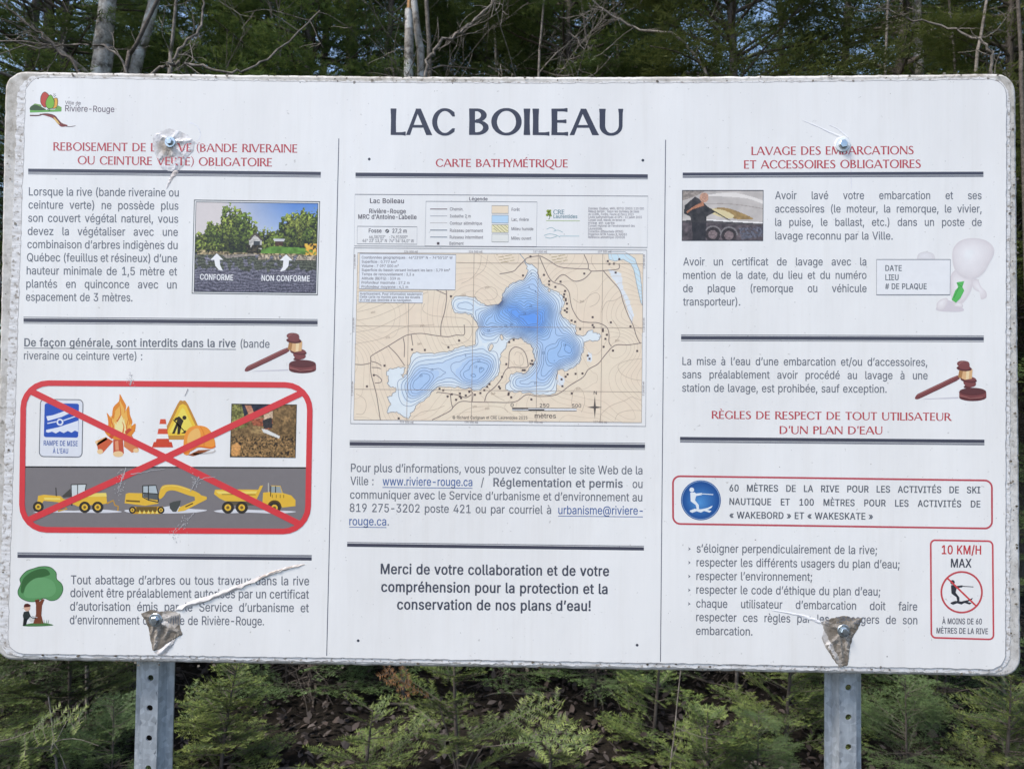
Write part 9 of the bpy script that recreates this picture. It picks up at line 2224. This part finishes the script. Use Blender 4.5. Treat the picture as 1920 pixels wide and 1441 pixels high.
# ------------------------------------------------------------------ bare trees
def bare(name, base, path, r0, r1, seed, label, mat='bark_pale', nb=7, bl=1.2, z_min=2.0, cat='bare tree', k=8):
    """leafless tree: trunk through given points, crooked limbs and twigs"""
    r_ = np.random.default_rng(seed)
    rt = empty(name, base, label, cat)
    P = cr_curve([np.array(p) - np.array(base) for p in path], 5)
    tr = Tubes()
    P = P + np.concatenate([np.zeros((1, 3)), r_.normal(0, r0 * 0.12, (len(P) - 1, 3))])
    tr.add(P, [r0 * 1.25, r0, r0 * 0.9, r1], k)
    tr.build('trunk', M[mat], rt)
    for j in range(nb):
        br = Tubes()
        zz = r_.uniform(z_min, P[-1][2] * 0.97)
        p = np.array([np.interp(zz, P[:, 2], P[:, 0]), np.interp(zz, P[:, 2], P[:, 1]), zz])
        a_ = r_.uniform(0, 6.283)
        L = bl * r_.uniform(0.5, 1.1)
        w_ = wander(p, (math.cos(a_), math.sin(a_), r_.uniform(0.3, 1.0)), L, 9, 0.13, r_, 0.02)
        rb = max(r0 * 0.28, 0.006)
        br.add(w_, [rb, rb * 0.5, 0.003], 5)
        for q in range(6):
            i_ = r_.integers(2, 9)
            w2 = wander(w_[i_], (w_[i_] - w_[i_ - 1]) / L * 9 + r_.normal(0, 0.6, 3), L * r_.uniform(0.25, 0.6), 6, 0.16, r_, 0.02)
            br.add(w2, [rb * 0.4, 0.002], 4)
            for s in range(3):
                i2 = r_.integers(1, 6)
                w3 = wander(w2[i2], (w2[i2] - w2[i2 - 1]) + r_.normal(0, 0.05, 3), L * r_.uniform(0.1, 0.25), 4, 0.2, r_)
                br.add(w3, [0.003, 0.0015], 3)
        br.build('branch', M['twig'], rt)
    return rt


def through(px_bottom, px_top, y, r0, r1, seed, label, top=9.0, **kw):
    """upright stem whose part above the board runs between two pixel columns (at photo rows 135 and 0)"""
    a_ = at(px_bottom, 135, y); c_ = at(px_top, 0, y)
    d = (c_ - a_) / (c_.z - a_.z)
    zb = float(gz(a_.x, y))
    b0 = Vector((a_.x - d.x * 0.35 * (a_.z - zb), y, zb))
    mid = (b0 + a_) / 2
    return bare('bare_tree', b0, [b0 - Vector((0, 0, 0.1)), mid, a_, c_, c_ + d * (top - c_.z)], r0, r1, seed, label, **kw)


through(190, 204, 4.2, 0.079, 0.04, 1, 'pale spotted trunk, thickest bare trunk at the left above the board', bl=1.6)
through(256, 292, 4.4, 0.050, 0.03, 2, 'pale trunk leaning right beside the thick spotted trunk', nb=7)
through(236, 296, 3.6, 0.015, 0.008, 3, 'slender dark stem crossing in front of the leaning pale trunk', mat='twig_dark', nb=5, bl=0.9)
through(318, 331, 4.0, 0.014, 0.008, 4, 'thin straight bare stem right of the leaning pale trunk', mat='twig', nb=8, bl=1.1)
through(424, 428, 7.5, 0.10, 0.07, 5, 'dim grey trunk between the thin stems and the snag', mat='bark_dark', nb=6, bl=1.5)
through(790, 776, 4.8, 0.035, 0.02, 6, 'pale stem just right of the broken snag', nb=9, bl=1.5)
through(806, 800, 5.0, 0.022, 0.012, 7, 'second thin stem right of the broken snag', mat='twig', nb=8, bl=1.4)
through(985, 978, 9.0, 0.11, 0.08, 9, 'dim brown trunk among the conifers right of the middle', mat='bark_dark', nb=6, bl=1.6)
through(1722, 1718, 6.2, 0.055, 0.035, 10, 'pale grey trunk at the right above the board', nb=6, bl=1.4)
through(1344, 1342, 9.5, 0.055, 0.04, 11, 'pale trunk seen through the olive conifer', nb=4, bl=1.3)
through(1915, 1908, 3.4, 0.014, 0.010, 12, 'dark thin stem at the right edge of the picture', mat='twig_dark', nb=6, bl=0.8)
through(725, 735, 5.2, 0.030, 0.02, 13, 'dark stem just left of the broken snag', mat='bark_dark', nb=6, bl=1.3)
through(1105, 1090, 4.4, 0.012, 0.006, 14, 'thin bare sapling with crooked twigs above the map', mat='twig', nb=12, bl=1.3)
through(1660, 1665, 4.6, 0.012, 0.006, 15, 'thin bare sapling left of the pale grey trunk', mat='twig', nb=10, bl=1.2)
through(1830, 1850, 4.4, 0.014, 0.006, 16, 'bare sapling with reddish twigs near the right edge', mat='twig', nb=12, bl=1.1)
through(930, 925, 5.6, 0.013, 0.006, 18, 'thin bare sapling with a tangle of twigs right of the snag', mat='twig', nb=16, bl=1.3)
through(690, 684, 6.0, 0.014, 0.006, 19, 'thin bare sapling with a tangle of twigs left of the snag', mat='twig', nb=16, bl=1.3)
through(1160, 1150, 4.8, 0.012, 0.005, 20, 'thin bare sapling with a tangle of twigs over the right divider', mat='twig', nb=16, bl=1.2)
through(1010, 1020, 4.2, 0.010, 0.005, 21, 'thin bare sapling with forked twigs right of the title', mat='twig', nb=14, bl=1.1)
through(1790, 1780, 5.0, 0.012, 0.005, 22, 'thin bare sapling with many twigs right of the pale grey trunk', mat='twig', nb=16, bl=1.2)
through(520, 560, 5.0, 0.012, 0.006, 17, 'thin bare sapling bending right over the left heading', mat='twig', nb=12, bl=1.3)

# broken snag
b0 = at(766, 135, 4.7); t0 = at(766, 18, 4.7)
base = Vector((b0.x - 0.05, 4.7, float(gz(b0.x, 4.7))))
sn = empty('broken_snag', base, 'broken dead trunk with a splintered orange top above the title', 'dead tree')
tr = Tubes()
tr.add(cr_curve([Vector((0, 0, -0.1)), (b0 - base) * 0.5, b0 - base, t0 - base], 5), [0.055, 0.045, 0.042, 0.030], 8)
tr.build('trunk', M['bark_pale'], sn)
tr = Tubes()
for k in range(6):
    o_ = np.array([math.cos(k) * 0.014, math.sin(k) * 0.012, -0.12])
    tr.add([np.array(t0 - base) + o_, np.array(t0 - base) + o_ * 0.8 + np.array([0.004, 0, 0.12 + 0.03 * (k % 3)]), np.array(t0 - base) + o_ * 0.5 + np.array([0.012 * (k % 2), 0, 0.2 + 0.035 * (k % 4)])], [0.012, 0.009, 0.001], 5)
tr.build('splinters', M['wood'], sn)


# long bare branches that arch across the gap above the board
def limb(label, pts, y, r0, r1, seed, mat='twig', twigs=8, tl=0.35):
    r_ = np.random.default_rng(seed)
    W = [at(px, py, y + dy) for px, py, dy in pts]
    rt = empty('bare_sapling', (W[0].x, W[0].y, float(gz(W[0].x, W[0].y))), label, 'sapling')
    o = np.array(rt.location)
    foot = Vector((W[0].x + 0.05, W[0].y, float(gz(W[0].x, W[0].y)) - 0.05))
    back = W[0] - (W[1] - W[0]).normalized() * 0.35 - Vector((0, 0, 0.3))
    foot.x = back.x
    P = cr_curve([np.array(foot), np.array((foot + back) / 2), np.array(back)] + [np.array(p) for p in W], 6) - o
    P[1:-1] += r_.normal(0, r0 * 0.8, (len(P) - 2, 3))
    tr = Tubes()
    tr.add(P, [r0 * 1.2, r0, r1], 6)
    tr.build('trunk', M[mat], rt)
    for q in range(twigs):
        tw = Tubes()
        i_ = r_.integers(len(P) * 2 // 5, len(P) - 1)
        w_ = wander(P[i_], (P[i_] - P[i_ - 1]) * 12 + r_.normal(0, 0.8, 3), tl * r_.uniform(0.5, 1.4), 7, 0.15, r_, 0.01)
        tw.add(w_, [max(r1 * 0.6, 0.003), 0.0015], 4)
        for s in range(2):
            k = r_.integers(2, 7)
            tw.add(wander(w_[k], (w_[k] - w_[k - 1]) * 5 + r_.normal(0, 0.3, 3), tl * 0.4, 4, 0.2, r_), [0.0025, 0.0012], 3)
        tw.build('twig', M[mat], rt)


limb('bare sapling whose branch curves up between the leaning trunk and the snag', [(318, 150, 0), (330, 100, 0), (372, 55, 0.05), (380, 15, 0.1), (374, -40, 0.1)], 3.3, 0.010, 0.005, 1)
limb('bare sapling with a branch arching low over the left top edge', [(290, 140, 0), (325, 122, 0), (370, 121, 0), (430, 136, 0), (500, 110, 0.1), (560, 60, 0.2), (600, 20, 0.2)], 2.9, 0.009, 0.004, 2)
limb('bare sapling with a long branch rising right of the snag', [(800, 140, 0), (815, 92, 0), (850, 68, 0), (890, 38, 0.05), (930, -10, 0.1)], 3.4, 0.012, 0.007, 3)
limb('bare sapling with a dark branch at the upper left corner', [(150, 140, 0), (110, 95, 0), (60, 50, 0), (0, 5, 0)], 3.3, 0.009, 0.004, 4, 'twig_dark')
limb('bare sapling with crooked twigs hanging over the middle top edge', [(1330, 150, 0), (1270, 70, 0), (1190, 50, 0.1), (1120, 10, 0.1), (1090, -30, 0.1)], 3.6, 0.010, 0.005, 5, twigs=12)
limb('bare sapling with a forked branch over the right top edge', [(1860, 150, 0), (1850, 85, 0), (1790, 55, 0.1), (1700, 30, 0.1), (1640, 10, 0.1)], 3.5, 0.010, 0.004, 6, twigs=12)
limb('bare sapling with a slanting twig left of the spotted trunk', [(240, 140, 0), (205, 90, 0), (140, 84, 0), (60, 88, 0), (10, 70, 0)], 3.5, 0.008, 0.004, 7)


# thin dead sticks standing below the board
def stick(label, p0, p1, y, r_w, seed, mat='twig'):
    a_ = at(*p0, y); c_ = at(*p1, y)
    rt = empty('dead_stick', (c_.x, c_.y, float(gz(c_.x, c_.y))), label, 'stick')
    o = np.array(rt.location)
    r_ = np.random.default_rng(seed)
    d = np.array(a_) - np.array(c_)
    tr = Tubes()
    foot = np.array([c_.x - d[0] * 0.3, c_.y, o[2] - 0.03]) - o
    P = cr_curve([foot, np.array(c_) - o, (np.array(a_) + np.array(c_)) / 2 - o + r_.normal(0, 0.01, 3), np.array(a_) - o, np.array(a_) + d * 1.5 - o], 4)
    tr.add(P, [r_w, r_w * 0.8, r_w * 0.5], 5)
    for k in range(5):
        i_ = r_.integers(3, len(P) - 1)
        tr.add(wander(P[i_], r_.normal(0, 1, 3) + np.array([0, 0, 0.5]), 0.22, 5, 0.15, r_), [r_w * 0.4, 0.001], 3)
    return mesh_parts(tr, mat, rt)


def mesh_parts(tr, mat, rt):
    return tr.build('stem', M[mat], rt)


stick('pale dead stick standing right of the thin sapling', (1168, 1255), (1178, 1310), 3.3, 0.007, 1)
stick('thin dead stick left of the bushy fir by the right post', (1270, 1315), (1258, 1425), 2.3, 0.005, 2)
stick('dark dead stem beside the left post', (252, 1250), (248, 1400), 2.9, 0.014, 3, 'twig_dark')
stick('grey dead trunk leaning behind the thin sapling', (813, 1250), (835, 1350), 3.8, 0.022, 4, 'twig')
stick('thin dark stick between the posts near the left third', (100, 1380), (106, 1430), 1.9, 0.006, 5)
# fallen dead wood lying on the leaves
for k in range(16):
    r_ = np.random.default_rng(300 + k)
    x, y = r_.uniform(-2.5, 2.5), r_.uniform(2.2, 5.5)
    rt = empty('fallen_branch', (x, y, float(gz(x, y)) + 0.03), 'dry fallen branch lying on the brown leaves under the firs', 'branch', 'fallen branches on the forest floor')
    tr = Tubes()
    a_ = r_.uniform(0, 6.283)
    w_ = wander((0, 0, 0), (math.cos(a_), math.sin(a_), 0.12), r_.uniform(0.5, 1.3), 8, 0.1, r_, -0.01)
    tr.add(w_, [0.011, 0.004], 5)
    for q in range(6):
        i_ = r_.integers(1, 8)
        tr.add(wander(w_[i_], r_.normal(0, 1, 3) + np.array([0, 0, 0.6]), 0.3, 5, 0.15, r_), [0.004, 0.0015], 3)
    tr.build('stem', M['twig_dark'], rt)
